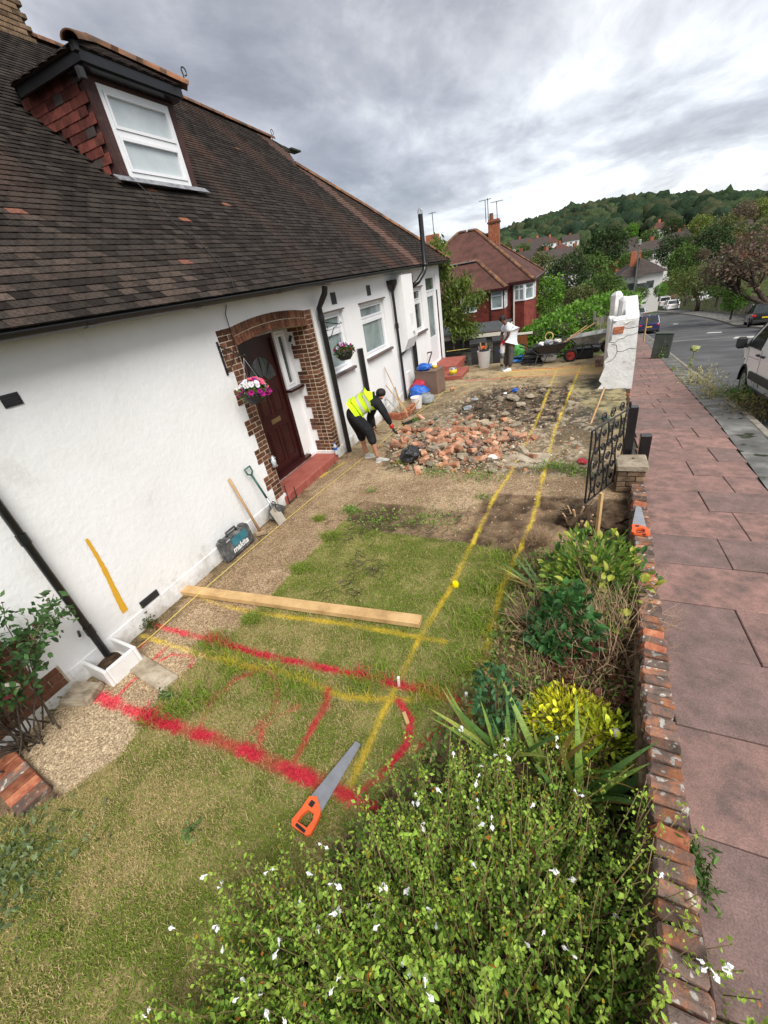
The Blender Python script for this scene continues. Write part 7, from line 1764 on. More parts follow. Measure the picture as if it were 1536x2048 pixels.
def iris(c, n, L, label, sd, lean=(0, 0), spread=.5):
    t = thing('iris', label, 'plant', c); rr_ = random.Random(sd)
    for i in range(n):
        a = (i / max(1, n - 1) - .5) * 2; d = Vector((a * spread + lean[0] + rr_.gauss(0, .08), lean[1] + rr_.gauss(0, .15), 1)).normalized()
        col = rr_.choice([(.10, .20, .05), (.15, .27, .06), (.24, .36, .07), (.34, .38, .09)]); 
        if rr_.random() < .1: col = (.30, .20, .06)
        q = d.to_track_quat('Y', 'Z'); o = inst(rr_.choice(swm), 'sword_leaf', t, (a * .06 + rr_.gauss(0, .02), rr_.gauss(0, .03), 0), (q @ Euler((0, rr_.uniform(-1.2, 1.2), 0)).to_quaternion()).to_euler(), L * rr_.uniform(.65, 1.1), col)
    return t
def base_at(a, b_): q = onz(a, b_); return (q.x, q.y, 0)
iris(base_at(1095, 1200), 13, .58, 'fan of iris leaves leaning over the lawn at the far end of the bed', 1, (-.55, .1), .5)
iris(base_at(1050, 1235), 6, .36, 'small blue green iris fan below the leaning iris at the lawn edge', 2, (-.45, .1), .3)
iris(base_at(1010, 1530), 17, .60, 'iris fan at the lawn corner of the bed behind the sage', 3, (-.25, .0), .55)
iris(base_at(1100, 1560), 16, .62, 'iris fan in front of the golden shrub behind the sage', 4, (0, 0), .45)
iris(base_at(1165, 1600), 15, .62, 'iris fan close to the brick wall behind the sage', 5, (.12, 0), .4)
iris(base_at(1215, 1110), 8, .40, 'iris shoots by the timber stake at the foot of the wall', 6, (.05, 0), .4)
o = MB().blob((0, 0, 0), (.030, .030, .034), 3, .3, 3, sub=2).build('faded_rose', mt['cream']); o.location = onz(1232, 1466, .22); tag(o, 'faded cream flower head beside the golden shrub at the wall', 'flower')
sq = onz(1135, 1050, .0); st_ = thing('tree_stump', 'dug up root ball with freshly cut pale stems beside the timber stake', 'stump', (sq.x + .10, sq.y, 0))
MB().blob((.16, .05, .04), (.36, .24, .15), 5, .5, 2.6, sub=3).build('root_ball', mt['soil'], st_)
mb = MB(); rs = np.random.RandomState(4)
for i in range(130):
    a = rs.rand() * 6.28; d = Vector((math.cos(a), math.sin(a) * .8, rs.uniform(-.1, .5))); p = Vector((.06, .04, .10)); pts = [p + d * .12]
    for j in range(3): d = (d + Vector(rs.randn(3)) * .35).normalized(); pts.append(pts[-1] + d * .07)
    mb.tube(pts, [.006, .005, .003, .001], 3, caps=False)
mb.build('roots', mt['bark'], st_)['kind'] = 'stuff'
for k, (x_, y_, a, L, r_) in enumerate(((-.10, -.05, -.4, .16, .010), (-.02, -.02, -.15, .20, .014), (.04, -.10, .1, .10, .020), (.10, .0, .5, .13, .012), (-.05, .03, -.3, .22, .010), (.02, .06, .2, .20, .012), (.0, -.12, .1, .06, .024), (.08, -.11, .2, .05, .02), (.13, -.06, .3, .08, .016))):
    MB().tube([(x_, y_, .06), (x_ + a * L * .5, y_ - .02, .06 + L * .6), (x_ + a * L, y_ - .04, .06 + L)], [r_ * 1.2, r_, r_ * .95], 8).build('cut_stem', mt['root'], st_, smooth=True, ang=50)
def weed(a, b_, n, s, label, sd, ca=(.09, .19, .025), cb=(.24, .38, .07), L=.035, name='weed', h=.08, ar=1.0):
    q = onz(a, b_); t = thing(name, label, 'weed', (q.x, q.y, gz(q.x, q.y) + heap(q.x, q.y) * .8)); rs = np.random.RandomState(sd); x_ = rs.normal(0, s, n); y_ = rs.normal(0, s * .6 * ar, n); z = np.abs(rs.normal(0, h, n)) * np.exp(-(x_ / s) ** 2 * .3)
    leaf_mass('leaves', np.stack([x_, y_, z], -1), np.stack([x_ * 2, y_ * 2, .4 + 0 * z], -1), np.full(n, L), rcols(n, ca, cb, sd), t, aspect=.45, sd=sd)['kind'] = 'stuff'; return t
for i, (a, b_, n, s, lab) in enumerate([(573, 998, 160, .06, 'small green weed at the foot of the porch pier'), (1110, 938, 420, .16, 'patch of green weeds right of the grey board'), (1150, 948, 320, .14, 'green weeds between the board and the iron gate'), (960, 955, 300, .2, 'green weeds along the lower edge of the rubble'), (868, 948, 260, .18, 'green weeds below the brick heap'), (803, 935, 70, .07, 'little weed growing by the black sack'), (760, 1045, 620, .30, 'strip of weeds along the far edge of the lawn'), (860, 1040, 520, .28, 'straggling weeds and bindweed right of the lawn corner'), (705, 1025, 300, .10, 'green weeds on the corner of the path and soil strip'), (745, 985, 50, .05, 'lone green weed standing in the aggregate path'), (968, 998, 90, .06, 'green sprig by the left yellow line on the cross path'), (1250, 1085, 120, .06, 'green weed at the foot of the brick wall by the saw'), (683, 870, 140, .10, 'green weeds behind the second porch downpipe'), (835, 845, 60, .05, 'leafy weed inside the brick planter'), (905, 735, 300, .35, 'grassy weeds at the far corner of the bungalow')]):
    weed(a, b_, n, s, lab, 20 + i, h=.05 if n < 700 else .04)
weed(40, 1735, 520, .22, 'heap of cut leafy clippings on the lawn at the left edge', 61, (.10, .14, .06), (.22, .29, .13), .05, 'leaf_clippings', .03, 1.3)
weed(385, 1662, 26, .035, 'single cut leafy sprig lying on the lawn left of the saw', 62, (.10, .2, .05), (.2, .32, .12), .06, 'cut_sprig', .015)
weed(300, 1255, 160, .06, 'dark tuft of weed at the foot of the white wall by the red line', 63, (.05, .07, .015), (.1, .12, .03), .04)
weed(340, 1395, 60, .05, 'leafy weed growing at the edge of the grey paver', 64, (.05, .12, .03), (.1, .2, .05), .04)
weed(100, 1400, 200, .16, 'dead leaves and green shoots below the rose beside the path', 65, (.16, .11, .05), (.12, .16, .04), .045)
tw = MB(); rs = np.random.RandomState(8)
for (a, b_) in [(690, 1075), (730, 1060), (830, 1060), (880, 1075), (740, 1145), (700, 1180), (720, 1120), (930, 1040), (900, 1030)]:
    q = onz(a, b_)
    for k in range(22):
        p = q + Vector((rs.normal(0, .16), rs.normal(0, .09), .02 + .02 * rs.rand())); d = Vector((rs.randn(), rs.randn(), rs.normal(0, .1))).normalized(); tw.tube([p, p + d * .08, p + (d + Vector(rs.randn(3)) * .2) * .16], [.003, .003, .001], 3, caps=False)
tag(tw.build('dead_twigs', mt['bark']), 'scattered dead twigs and roots raked along the far lawn edge', 'twigs', kind='stuff')
ro = thing('rose_bush', 'straggling rose bush with cream roses at the left end of the white wall', 'shrub', (-4.02, .62, 0)); rs = np.random.RandomState(70)
mb = MB(); P, Dn = [], []
for i in range(30):
    p = Vector((rs.normal(0, .08), rs.normal(-.12, .2), 0)); d = Vector((rs.normal(.10, .2), rs.normal(-.05, .34), 1)).normalized(); pts = []; L = rs.uniform(1.05, 1.75)
    for j in range(7): pts.append(p.copy()); p = p + d * L / 6; d = (d + Vector((rs.normal(.02, .16), rs.normal(0, .16), -.03))).normalized()
    mb.tube(pts, [.008, .007, .006, .005, .004, .003, .002], 5, caps=False)
    for q in range(64):
        t = .45 + .55 * rs.rand(); f = t * 6; k = min(int(f), 5); c = pts[k].lerp(pts[k + 1], f - k) + Vector(rs.normal(0, .045, 3)); c.x = max(c.x, -.12); P.append(c); Dn.append(rs.randn(3) + np.array([.4, 0, .2]))
mb.build('stems', mt['bark'], ro)
for sh in (( .45, .55, 1.05), (.5, .62, .92)):
    pts = [Vector((0, .1, .55)), Vector((.12, .35, .9)), Vector((.15, sh[1], sh[2]))]; MB().tube(pts, [.006, .004, .002], 5).build('stem', mt['stem'], ro)
    for q in range(46):
        t = .35 + .65 * rs.rand(); c = pts[1].lerp(pts[2], (t - .35) / .65) + Vector(rs.normal(0, .05, 3)); P.append(c); Dn.append(rs.randn(3))
n = len(P); cl = rcols(n, (.03, .08, .022), (.085, .17, .05), 5); red = rs.rand(n) < .04; cl[red] = (.18, .03, .04)
leaf_mass('leaves', P, Dn, np.full(n, .06), cl, ro, aspect=.55, sd=9)['kind'] = 'stuff'
k = [i for i in range(n) if inview(P[i] + ro.location)]; rs.shuffle(k)
leafobjs(ro, [(P[i] + Vector((.02, 0, .01)), Dn[i], .065, tuple(cl[i])) for i in k[:110]])
for i_ in k[110:115]:
    q = P[i_] + Vector((.03, 0, 0)); MB().blob(tuple(q), (.03, .03, .03), 3, .4, 3, sub=2).build('rose', mt['cream'], ro)

rs = np.random.RandomState(90); BED = [(-.40, 3.75), (-.45, 2.8), (-.58, 2.0), (-.80, 1.45), (-1.15, .75), (-1.1, .3), (.45, .3), (.58, 1.5), (.62, 2.5), (.70, 4.0), (.2, 4.05)]
bx, by = scatter(BED, 16000, 91); n = len(bx); bz = .01 + .14 * rs.rand(n) * fbm(bx, by, 3, 92) * 2; tcol = rcols(n, (.08, .16, .03), (.26, .38, .08), 93); dr = (rs.rand(n) < .35 * sstep(.4, .6, fbm(bx, by, 2.5, 94)) + .1); tcol[dr] = rcols(int(dr.sum()), (.24, .16, .08), (.45, .33, .17), 95)
o = leaf_mass('ground_cover', np.stack([bx, by, bz], -1), np.tile([0, 0, .6], (n, 1)), np.full(n, .05), tcol, None, aspect=.42, sd=96, spread=1.0); tag(o, 'mixed low leaves and dead stems covering the soil of the shrub bed', 'ground cover', kind='stuff')
nb = thing('neighbour_house', 'red tile hung house with hipped brown roof, aerials on its chimney and white bay windows', 'house', (-5, 26, -3)); NO = Vector((-5, 26, -3))
def nput(mb, name, m__, parent=None, **k):
    o = mb.build(name, m__, parent or nb, **k)
    if parent is None: o.location = -NO
    return o
def hip_roof(x0, x1, y0, y1, ze, ra, rb, name, mat_, put, soff=.12):
    A, B_, C_, D_ = Vector((x0, y0, ze)), Vector((x1, y0, ze)), Vector((x1, y1, ze)), Vector((x0, y1, ze))
    mb = MB().add([A, B_, C_, D_, Vector(ra), Vector(rb)], [(0, 1, 5, 4), (1, 2, 5), (2, 3, 4, 5), (3, 0, 4)])
    mb.add([A, B_, C_, D_] + [p - Vector((0, 0, soff)) for p in (A, B_, C_, D_)], [(0, 4, 5, 1), (1, 5, 6, 2), (2, 6, 7, 3), (3, 7, 4, 0), (4, 7, 6, 5)])
    return put(mb, name, mat_, fix=True)
we, wr = Vector((-3.2, 23.7, 1.76)), Vector((-4.93, 25.5, 3.11))
hip_roof(-9.4, we.x, 23.7, 27.5, we.z, (-7.6, 25.5, 3.11), tuple(wr), 'roof', mt['neighbourroof'], nput)
ma, ml_ = Vector((-5.62, 29, 4.72)), Vector((-6.7, 29, 4.75)); me_z = 1.88
main_roof = hip_roof(-10.2, -1.98, 24.75, 33.2, me_z, tuple(ml_), tuple(ma), 'roof', mt['neighbourroof'], nput)
for a, b_, nm in ((ma, Vector((-1.98, 24.75, me_z)), 'hip_tile'), (ma, Vector((-1.98, 33.2, me_z)), 'hip_tile'), (ma, ml_, 'ridge_tile'), (ml_, Vector((-10.2, 24.75, me_z)), 'hip_tile'), (wr, Vector((-3.2, 23.7, 1.76)), 'hip_tile'), (Vector((-7.6, 25.5, 3.11)), wr, 'ridge_tile')):
    d = b_ - a; n = int(d.length / .4); q = d.to_track_quat('X', 'Z').to_euler()
    for i in range(n): inst(hipm if nm == 'hip_tile' else ridm, nm, nb, a + d * ((i + .5) / n) - NO, q, (1.2, 1.0, 1.0))
nput(MB().b(-8, -5.0, 25.35, 25.65, 3.12, 3.16), 'ridge_lead', mt['lead'])
WX = -3.36
nput(MB().b(-9.2, WX, 24.0, 24.2, -3.2, 1.70).b(WX - .2, WX, 24.2, 25.0, -3.2, 1.70).b(-3.36, -2.5, 25.0, 25.2, -3.2, 1.8).b(-9.8, -2.12, 25.6, 33, -3.2, 1.8), 'wall', mt['hungtile'])
hc_ = MB()
for k in range(34):
    z = -2.0 + k * .11
    hc_.box(((-9.2 + WX) / 2, 23.99, z), (9.2 + WX, .03, .105), (R_(7), 0, 0)); hc_.box((-2.93, 24.985, z), (.86, .03, .105), (R_(7), 0, 0)).box((WX + .008, 24.5, z), (.03, 1.0, .105), (0, R_(-7), 0))
nput(hc_, 'hung_tiles', mt['hungtile'])['kind'] = 'stuff'
nput(MB().b(-9.3, -3.22, 23.66, 23.74, 1.62, 1.75).b(-3.24, -3.16, 23.7, 24.9, 1.62, 1.75).b(-3.2, -1.94, 24.68, 24.76, 1.74, 1.87).b(-2.0, -1.92, 24.7, 33, 1.74, 1.87).tube([(-4.02, 23.93, 1.7), (-4.02, 23.93, -3)], .035, 6).tube([(-3.05, 24.9, 1.8), (-3.05, 24.9, -3)], .03, 6), 'gutter', mt['maroon'])
def nwin(pts, z0, z1, nm='window', lights=2, top=.28):
    """white window between plan points (outward on the right of travel)"""
    a, b_ = Vector((*pts[0], 0)), Vector((*pts[1], 0)); d = (b_ - a); L = d.length; d.normalize(); n_ = Vector((d.y, -d.x, 0))
    o_ = MB(); f = .06
    def bar(u0, u1, za, zb, t=.05, mb=o_):
        p = a + d * ((u0 + u1) / 2); mb.box((p.x + n_.x * .02, p.y + n_.y * .02, (za + zb) / 2), (u1 - u0, t, zb - za), (0, 0, math.atan2(d.y, d.x)))
    bar(0, L, z1 - f, z1); bar(0, L, z0, z0 + f * 1.3); zt = z1 - (z1 - z0) * top; bar(0, L, zt - .03, zt + .03, .045)
    for i in range(lights + 1): u = (L - f) * i / lights; bar(u, u + f, z0 + f, z1 - f, .052)
    o = nput(o_, nm, mt['upvc'])
    g = MB(); bar(f * .5, L - f * .5, z0 + f, z1 - f, .012, g); g.build('pane', mt['pane'], o)
    return o
nwin([(-4.0, 23.97), (-3.40, 23.97)], .78, 1.66, lights=1); nwin([(-3.345, 24.0), (-3.345, 24.9)], .78, 1.66)
nwin([(-5.6, 23.97), (-4.75, 23.97)], .78, 1.5); nwin([(-8.2, 23.97), (-7.2, 23.97)], .7, 1.5)
bay = [(-2.95, 24.97), (-2.42, 24.75), (-2.05, 25.25), (-2.02, 26.2)]
mb = MB()
for p, q in zip(bay[:-1], bay[1:]): mb.add([(*p, -3.2), (*q, -3.2), (*q, .93), (*p, .93)], [(0, 1, 2, 3)])
nput(mb, 'bay_wall', mt['hungtile'], fix=False)
for p, q in zip(bay[:-1], bay[1:]):
    nwin([p, q], .95, 1.72, lights=2 if p[0] < -2.6 or p[0] > -2.1 else 1)
    d = Vector((q[0] - p[0], q[1] - p[1], 0)); 
nput(MB().b(-2.99, -2.93, 24.9, 24.97, -3, 1.75), 'corner_post', mt['cream'])
cxn = ony(983, 440, 29.5)
chn = MB().b(-4.95, -4.35, 29.2, 29.8, 3.2, ony(983, 440, 29.5).z); chn_ = nput(chn, 'chimney', mt['redbrick'])
MB().b(-5.0, -4.3, 29.15, 29.85, cxn.z - .18, cxn.z - .1).lathe([(.13, 0), (.11, .3), (.13, .32)], (-4.8, 29.5, cxn.z), 10).build('chimney_pot', mt['hip'], chn_)
for k, (px_, top_) in enumerate(((970, 400), (975, 396), (993, 403))):
    p0 = ony(px_ + 2, 445, 29.6); p1 = ony(px_, top_, 29.6); a_ = MB().tube([p0, p1], .02, 4)
    if k != 1: a_.tube([p1 + Vector((-.35, 0, 0)), p1 + Vector((.35, 0, 0))], .012, 4); [a_.tube([p1 + Vector((x_, -.2, 0)), p1 + Vector((x_, .2, 0))], .01, 4) for x_ in (-.3, -.15, 0, .15, .3)]
    nput(a_, 'aerial', mt['iron'])
c2 = thing('distant_chimney', 'ivy topped brick chimney with aerial rising behind the end of the bungalow roof', 'chimney', ony(866, 500, 34)); q = Vector(c2.location)
t0, t1 = ony(853, 472, 34), ony(876, 472, 34)
MB().b(t0.x, t1.x, 33.7, 34.4, q.z - 6, t0.z).build('stack', mt['redbrick'], c2).location = -q
MB().tube([ony(868, 470, 34), ony(864, 424, 34)], .025, 4).tube([ony(857, 428, 34), ony(872, 424, 34)], .016, 4).build('aerial', mt['iron'], c2).location = -q
ga = thing('garage', 'grey block garage with flat felt roof and white fascia at the end of the yard', 'garage', (-4.5, 18, -2)); GA = Vector((-4.5, 18, -2))
def gput(mb, nm, m__, **k): o = mb.build(nm, m__, ga, **k); o.location = -GA; return o
gput(MB().b(-9, -2.38, 16.52, 16.7, -2.2, .62).b(-2.56, -2.38, 16.7, 18.5, -2.2, .62), 'wall', mt['block'])
kx = [MB().bev((0, 0, 0), (.435, .04, .212), .006).mesh('block', mt['block'])]
for c in range(9):
    x = -6.8 + (.22 if c % 2 else 0)
    while x < -2.6:
        z = -1.2 + c * .222
        if z < .5 and not (-3.95 < x < -3.2 and z > -.1 and z < .5): inst(kx[0], 'block', ga, Vector((x, 16.515, z)) - GA)
        x += .445
gput(MB().add([(-9, 16.38, .70), (-2.28, 16.38, .74), (-2.28, 18.6, .84), (-9, 18.6, .80)], [(0, 1, 2, 3)]), 'felt_roof', mt['felt'])
gput(MB().b(-9, -2.28, 16.36, 16.40, .58, .70).b(-2.30, -2.26, 16.4, 18.6, .62, .73), 'fascia', mt['cream'])
gput(MB().b(-3.95, -3.2, 16.49, 16.52, .12, .52), 'window', mt['panedark'])
fp = thing('brown_fence', 'orange brown timber panel with cream top rail beside the garage', 'fence', (-1.8, 16.4, 0))
for i in range(7): MB().bev((-.36 + .105 * i, 0, -.3), (.10, .02, 1.66), .003).build('fence_board', mt['brownboard'], fp)
MB().bev((.02, 0, .55), (.95, .06, .07), .006).build('top_rail', mt['cream'], fp)
o = MB().tube([ony(893, 703, 14.6), ony(990, 690, 15.3)], .007, 4).build('clothes_line', mt['string']); tag(o, 'thin pale line strung across the end of the yard before the bins', 'line')
o = MB().tube([ony(1062, 664, 16.4), ony(1200, 634, 17)], .006, 4).build('wire', mt['cabinet']); tag(o, 'thin green wire running along the hedge from the brown panel', 'wire')
gf = thing('grey_fence', 'short weathered timber fence between the hedge and the white street wall', 'fence', ony(1198, 655, 18))
fo = ony(1184, 655, 18); fw = (ony(1216, 650, 18).x - fo.x) / 9; fz = ony(1198, 634, 18).z - gf.location.z
for i in range(10): MB().bev((fo.x - gf.location.x + fw * i, 0, fz - .6), (fw * .94, .02, 1.2), .003).build('fence_board', mt['fencewood'], gf)
MB().bev((fo.x - gf.location.x + .05, -.03, fz - .5), (.09, .09, 1.4), .006).build('post', mt['fencewood'], gf)

def mass_pts(n, rad, sd, lump=.4, freq=1.6, shell=.5):
    rs = np.random.RandomState(sd); v = rs.randn(n, 3); v /= np.linalg.norm(v, axis=1)[:, None]
    nz = np.array([mnoise.noise(Vector(x_) * freq + Vector((sd * 3.1, 0, 0))) + .5 * mnoise.noise(Vector(x_) * freq * 2.7 + Vector((0, sd, 0))) for x_ in v])
    q = (shell + (1 - shell) * rs.rand(n) ** .6) * (1 + lump * nz); return v * q[:, None] * np.array(rad), v, nz
m_, t_, b_ = newmat('tree_crown'); va = N(t_, 'ShaderNodeVertexColor', layer_name='Col'); oi = N(t_, 'ShaderNodeObjectInfo')
cc_ = mixc(t_, 1.0, va.outputs['Color'], oi.outputs['Color'], 'MULTIPLY'); t_.links.new(cc_, b_.inputs['Base Color']); b_.inputs['Roughness'].default_value = .7; b_.inputs['Specular IOR Level'].default_value = .15
tr_ = N(t_, 'ShaderNodeBsdfTranslucent'); t_.links.new(cc_, tr_.inputs[0]); mx_ = N(t_, 'ShaderNodeMixShader', ins={0: .25}); t_.links.new(b_.outputs[0], mx_.inputs[1]); t_.links.new(tr_.outputs[0], mx_.inputs[2])
t_.links.new(mx_.outputs[0], [n for n in t_.nodes if n.type == 'OUTPUT_MATERIAL'][0].inputs[0]); mt['crown'] = m_
def crown_mesh(sd, n=2600, size=.085, lump=.42, freq=1.8, shell=.55, rad=(1, 1, .9), droop=0):
    P, v, nz = mass_pts(n, rad, sd, lump, freq, shell); rs = np.random.RandomState(sd + 50)
    d = v * .6 + rs.randn(n, 3) * .8 + np.array([0, 0, -droop]); d /= np.linalg.norm(d, axis=1)[:, None]; s = np.cross(d, rs.randn(n, 3)); s /= np.linalg.norm(s, axis=1)[:, None]
    L = size * (.5 + rs.rand(n)); W = L * .42
    Q = np.stack([P, P + d * (L * .5)[:, None] + s * W[:, None], P + d * L[:, None], P + d * (L * .5)[:, None] - s * W[:, None]], 1)
    cl = (.72 + .5 * rs.rand(n) + .35 * nz)[:, None] * (np.ones(3) + rs.randn(n, 1) * np.array([.10, .0, -.05]))
    F = np.arange(n * 4).reshape(n, 4)
    return npmesh('crown', Q.reshape(-1, 3), F, mt['crown'], np.repeat(cl.clip(.2, 2), 4, 0))
CR_ = [crown_mesh(k, 3000, .10, .45) for k in range(5)]
CR_THIN = [crown_mesh(20 + k, 2000, .085, .6, 2.4, .25) for k in range(2)]
def trunk_mesh(sd, h=1.6, r_=.07):
    rs = np.random.RandomState(sd); mb = MB(); mb.tube([(0, 0, -h), (.02, 0, -h * .6), (0, .02, -.3), (.03, 0, .3)], [r_ * 1.3, r_, r_ * .8, r_ * .4], 8, caps=False)
    for i in range(7):
        a = rs.rand() * 6.28; mb.tube([(0, 0, -.5 + .1 * i), (.3 * math.cos(a), .3 * math.sin(a), -.1 + .1 * i), (.62 * math.cos(a), .62 * math.sin(a), .2 + .08 * i)], [r_ * .5, r_ * .35, r_ * .12], 5, caps=False)
    return mb.mesh('trunk', mt['bark'], True)
TRK = [trunk_mesh(k) for k in range(2)]
def depth(p): return float(np.dot(np.array(p) - CP, CR[:, 1]))
def tree(a, b_, rp, Y, col, label, sd, thin=False, asp=(1, 1, .95), name='tree', cat='tree', group='trees in the valley', trunk=True):
    c = ony(a, b_, Y); R0_ = .86 * rp * depth(c) / CF
    t = thing(name, label, cat, c, 0, group)
    inst((CR_THIN if thin else CR_)[sd % (2 if thin else 5)], 'crown', t, (0, 0, 0), (0, 0, sd * 1.7), (R0_ * asp[0], R0_ * asp[1], R0_ * asp[2]), col)
    if trunk: inst(TRK[sd % 2], 'trunk', t, (0, 0, 0), (0, 0, sd), R0_)
    return t
DG, MG, BG, OG, YG, BR = (.045, .078, .026), (.085, .145, .034), (.11, .23, .03), (.12, .14, .05), (.19, .24, .058), (.16, .12, .085)
TL = [(1092, 590, 44, 30, BG, 'bright green leafy tree right of the red tile hung house'), (1112, 640, 30, 27, MG, 'dark ivy covered tree at the corner of the red house'),
 (1160, 605, 40, 36, OG, 'olive brown tree above the hedge'), (1205, 580, 45, 42, MG, 'mid green tree behind the white street wall'), (1135, 548, 46, 55, (.05, .075, .03), 'grey green willow like tree in the middle of the gardens'),
 (1080, 535, 34, 70, OG, 'olive tree beside the chimney of the red house'), (1190, 545, 40, 66, MG, 'rounded green tree left of the white house'), (1236, 580, 22, 60, MG, 'green tree left of the lamp post'),
 (1213, 492, 46, 125, DG, 'big dark round tree on the valley side'), (1165, 512, 26, 150, MG, 'small tree left of the big dark round tree'), (1280, 588, 17, 66, MG, 'street tree in front of the white house'), (1320, 580, 15, 70, BG, 'light green street tree before the white house wall'),
 (1262, 612, 20, 52, MG, 'low green tree behind the lamp post'), (1010, 500, 16, 160, OG, 'small tree beside the red house chimney'), (1045, 505, 20, 150, MG, 'green tree among the distant roofs'), (1090, 505, 20, 170, DG, 'dark cedar among the distant roofs'),
 (1345, 500, 34, 130, DG, 'dark conifer above the white house'), (1300, 480, 24, 170, MG, 'tree right of the big dark round tree'), (1370, 520, 36, 100, MG, 'green tree behind the white house'), (1425, 485, 40, 110, DG, 'dark tree on the right slope'), (1450, 460, 36, 150, OG, 'olive tree on the right slope'),
 (1485, 430, 26, 220, BR, 'russet tree high on the right slope'), (1520, 420, 26, 230, YG, 'yellowish tree at the right edge of the slope'), (1400, 450, 24, 200, YG, 'light green tree below the wooded hill'), (1530, 470, 40, 140, OG, 'olive tree at the right edge'), (1345, 455, 22, 230, DG, 'dark tree below the wooded hill'), (1262, 462, 16, 240, BG, 'light green poplar below the wooded hill'),
 (1470, 600, 26, 52, BG, 'green garden tree behind the timber fence'), (1440, 575, 26, 58, MG, 'dark green tree behind the timber fence')]
for i, (a, b_, rp, Y, col, lab) in enumerate(TL): tree(a, b_, rp, Y, col, lab, i)
def street_tree(base, crown, rp, Y, col, label, sd, thin=True):
    p = onpave(*base); c = ony(crown[0], crown[1], p.y); R0_ = rp * depth(c) / CF
    t = thing('street_tree', label, 'tree', p, 0, 'street trees on the far pavement'); d = c - p
    inst(CR_THIN[sd % 2] if thin else CR_[sd % 5], 'crown', t, d, (0, 0, sd), (R0_ * 1.1, R0_ * 1.1, R0_ * .9), col)
    mb = MB().tube([(0, 0, -.2), (.05, 0, d.z * .3), tuple(d * .6), tuple(d)], [.30, .24, .18, .06], 9); rs = np.random.RandomState(sd)
    for k in range(12):
        a = rs.rand() * 6.28; e_ = d + Vector((math.cos(a), math.sin(a), rs.uniform(-.3, .6))) * R0_ * .85; s_ = d * rs.uniform(.45, .8); mb.tube([s_, s_.lerp(e_, .5) + Vector((0, 0, .2)), e_], [.10, .07, .02], 5, caps=False)
    mb.build('trunk', mt['bark'], t, smooth=True); return t
street_tree((1393, 622), (1392, 566), 36, 0, (.10, .13, .035), 'street tree with spreading green crown and dark trunk on the far pavement', 1)
street_tree((1370, 612), (1360, 560), 28, 0, (.10, .135, .035), 'second green street tree further down the far pavement', 2)
street_tree((1520, 640), (1500, 520), 58, 0, (.15, .105, .078), 'large brown leaved street tree overhanging the parked cars', 3)
street_tree((1520, 640), (1440, 545), 36, 0, (.14, .115, .08), 'smaller brownish tree left of the large brown street tree', 4)
hg = thing('hedge', 'bright green laurel hedge sloping behind the wheelbarrows', 'hedge', (0, 18.5, 0)); rs = np.random.RandomState(33)
HP = [(1040, 690, 17.4, .5), (1075, 672, 17.6, .62), (1110, 655, 18, .72), (1150, 640, 18.6, .8), (1190, 622, 19.4, .8), (1228, 612, 20.5, .8), (1120, 690, 17.8, .6), (1160, 672, 18.2, .6), (1075, 700, 17.2, .4)]
PP, NN = [], []
for (a, b_, Y, s) in HP:
    c = ony(a, b_, Y); P, v, nz = mass_pts(1500, (s * 1.15, s, s * .62), int(a), .3, 2.2, .7); PP.append(P + np.array(c) - np.array((0, 18.5, 0))); NN.append(v + np.array([0, 0, .4]))
PP = np.concatenate(PP); NN = np.concatenate(NN)
leaf_mass('leaves', PP, NN, np.full(len(PP), .13), rcols(len(PP), (.07, .18, .018), (.19, .36, .05), 3), hg, aspect=.6, sd=4)['kind'] = 'stuff'
core_ = MB()
for (a, b_, Y, s) in HP: core_.blob(tuple(ony(a, b_, Y) - Vector((0, 18.5, .1))), (s * .85, s * .8, s * .5), int(a), .2, 2, sub=2)
core_.build('branches', mt['bark'], hg)
bush('purple_shrub', 'dark purple shrub by the wheelbarrow handles', 'shrub', tuple(ony(1170, 690, 16.2) - Vector((0, 0, .35))), (.45, .35, .5), 700, .07, (.03, .012, .018), (.08, .03, .035), 41, .4, 8)
bush('lime_shrub', 'lime green shrub next to the white street wall', 'shrub', tuple(ony(1208, 668, 15.6) - Vector((0, 0, .3))), (.34, .3, .42), 600, .06, (.12, .18, .03), (.25, .30, .06), 43, .4, 8)
chy = thing('cherry_tree', 'small cherry tree with drooping leaves between the bungalow and the red house', 'tree', ony(905, 700, 15.9)); co = Vector(chy.location); mb = MB(); P = []; rs = np.random.RandomState(6)
limb = [[(908, 700), (905, 640), (895, 580), (885, 540), (875, 490)], [(905, 640), (925, 610), (945, 590), (962, 582)], [(903, 630), (890, 610), (885, 640)], [(905, 650), (930, 648), (948, 655)], [(897, 590), (915, 570), (930, 548)], [(890, 560), (884, 520), (868, 470)], [(903, 630), (915, 640), (920, 665)]]
for l_ in limb:
    pts = [ony(a, b_, 15.9 + rs.normal(0, .25)) - co for a, b_ in l_]; n = len(pts); mb.tube(pts, [.05 * (1 - .8 * i / n) for i in range(n)] if l_ is limb[0] else [.025 * (1 - .7 * i / n) for i in range(n)], 6, caps=False)
    for q in range(800):
        f = (.15 if l_ is not limb[0] else .35) * (n - 1) + rs.rand() * (n - 1) * .82; k = min(int(f), n - 2); P.append(pts[k].lerp(pts[k + 1], min(1, f - k)) + Vector((rs.normal(0, .17), rs.normal(0, .22), rs.normal(-.10, .13))))
mb.build('trunk', mt['bark'], chy, smooth=True); n = len(P)
leaf_mass('crown', P, np.tile([.2, 0, -1.1], (n, 1)), np.full(n, .125), rcols(n, (.06, .10, .016), (.17, .23, .04), 7), chy, aspect=.42, sd=8, spread=.6)

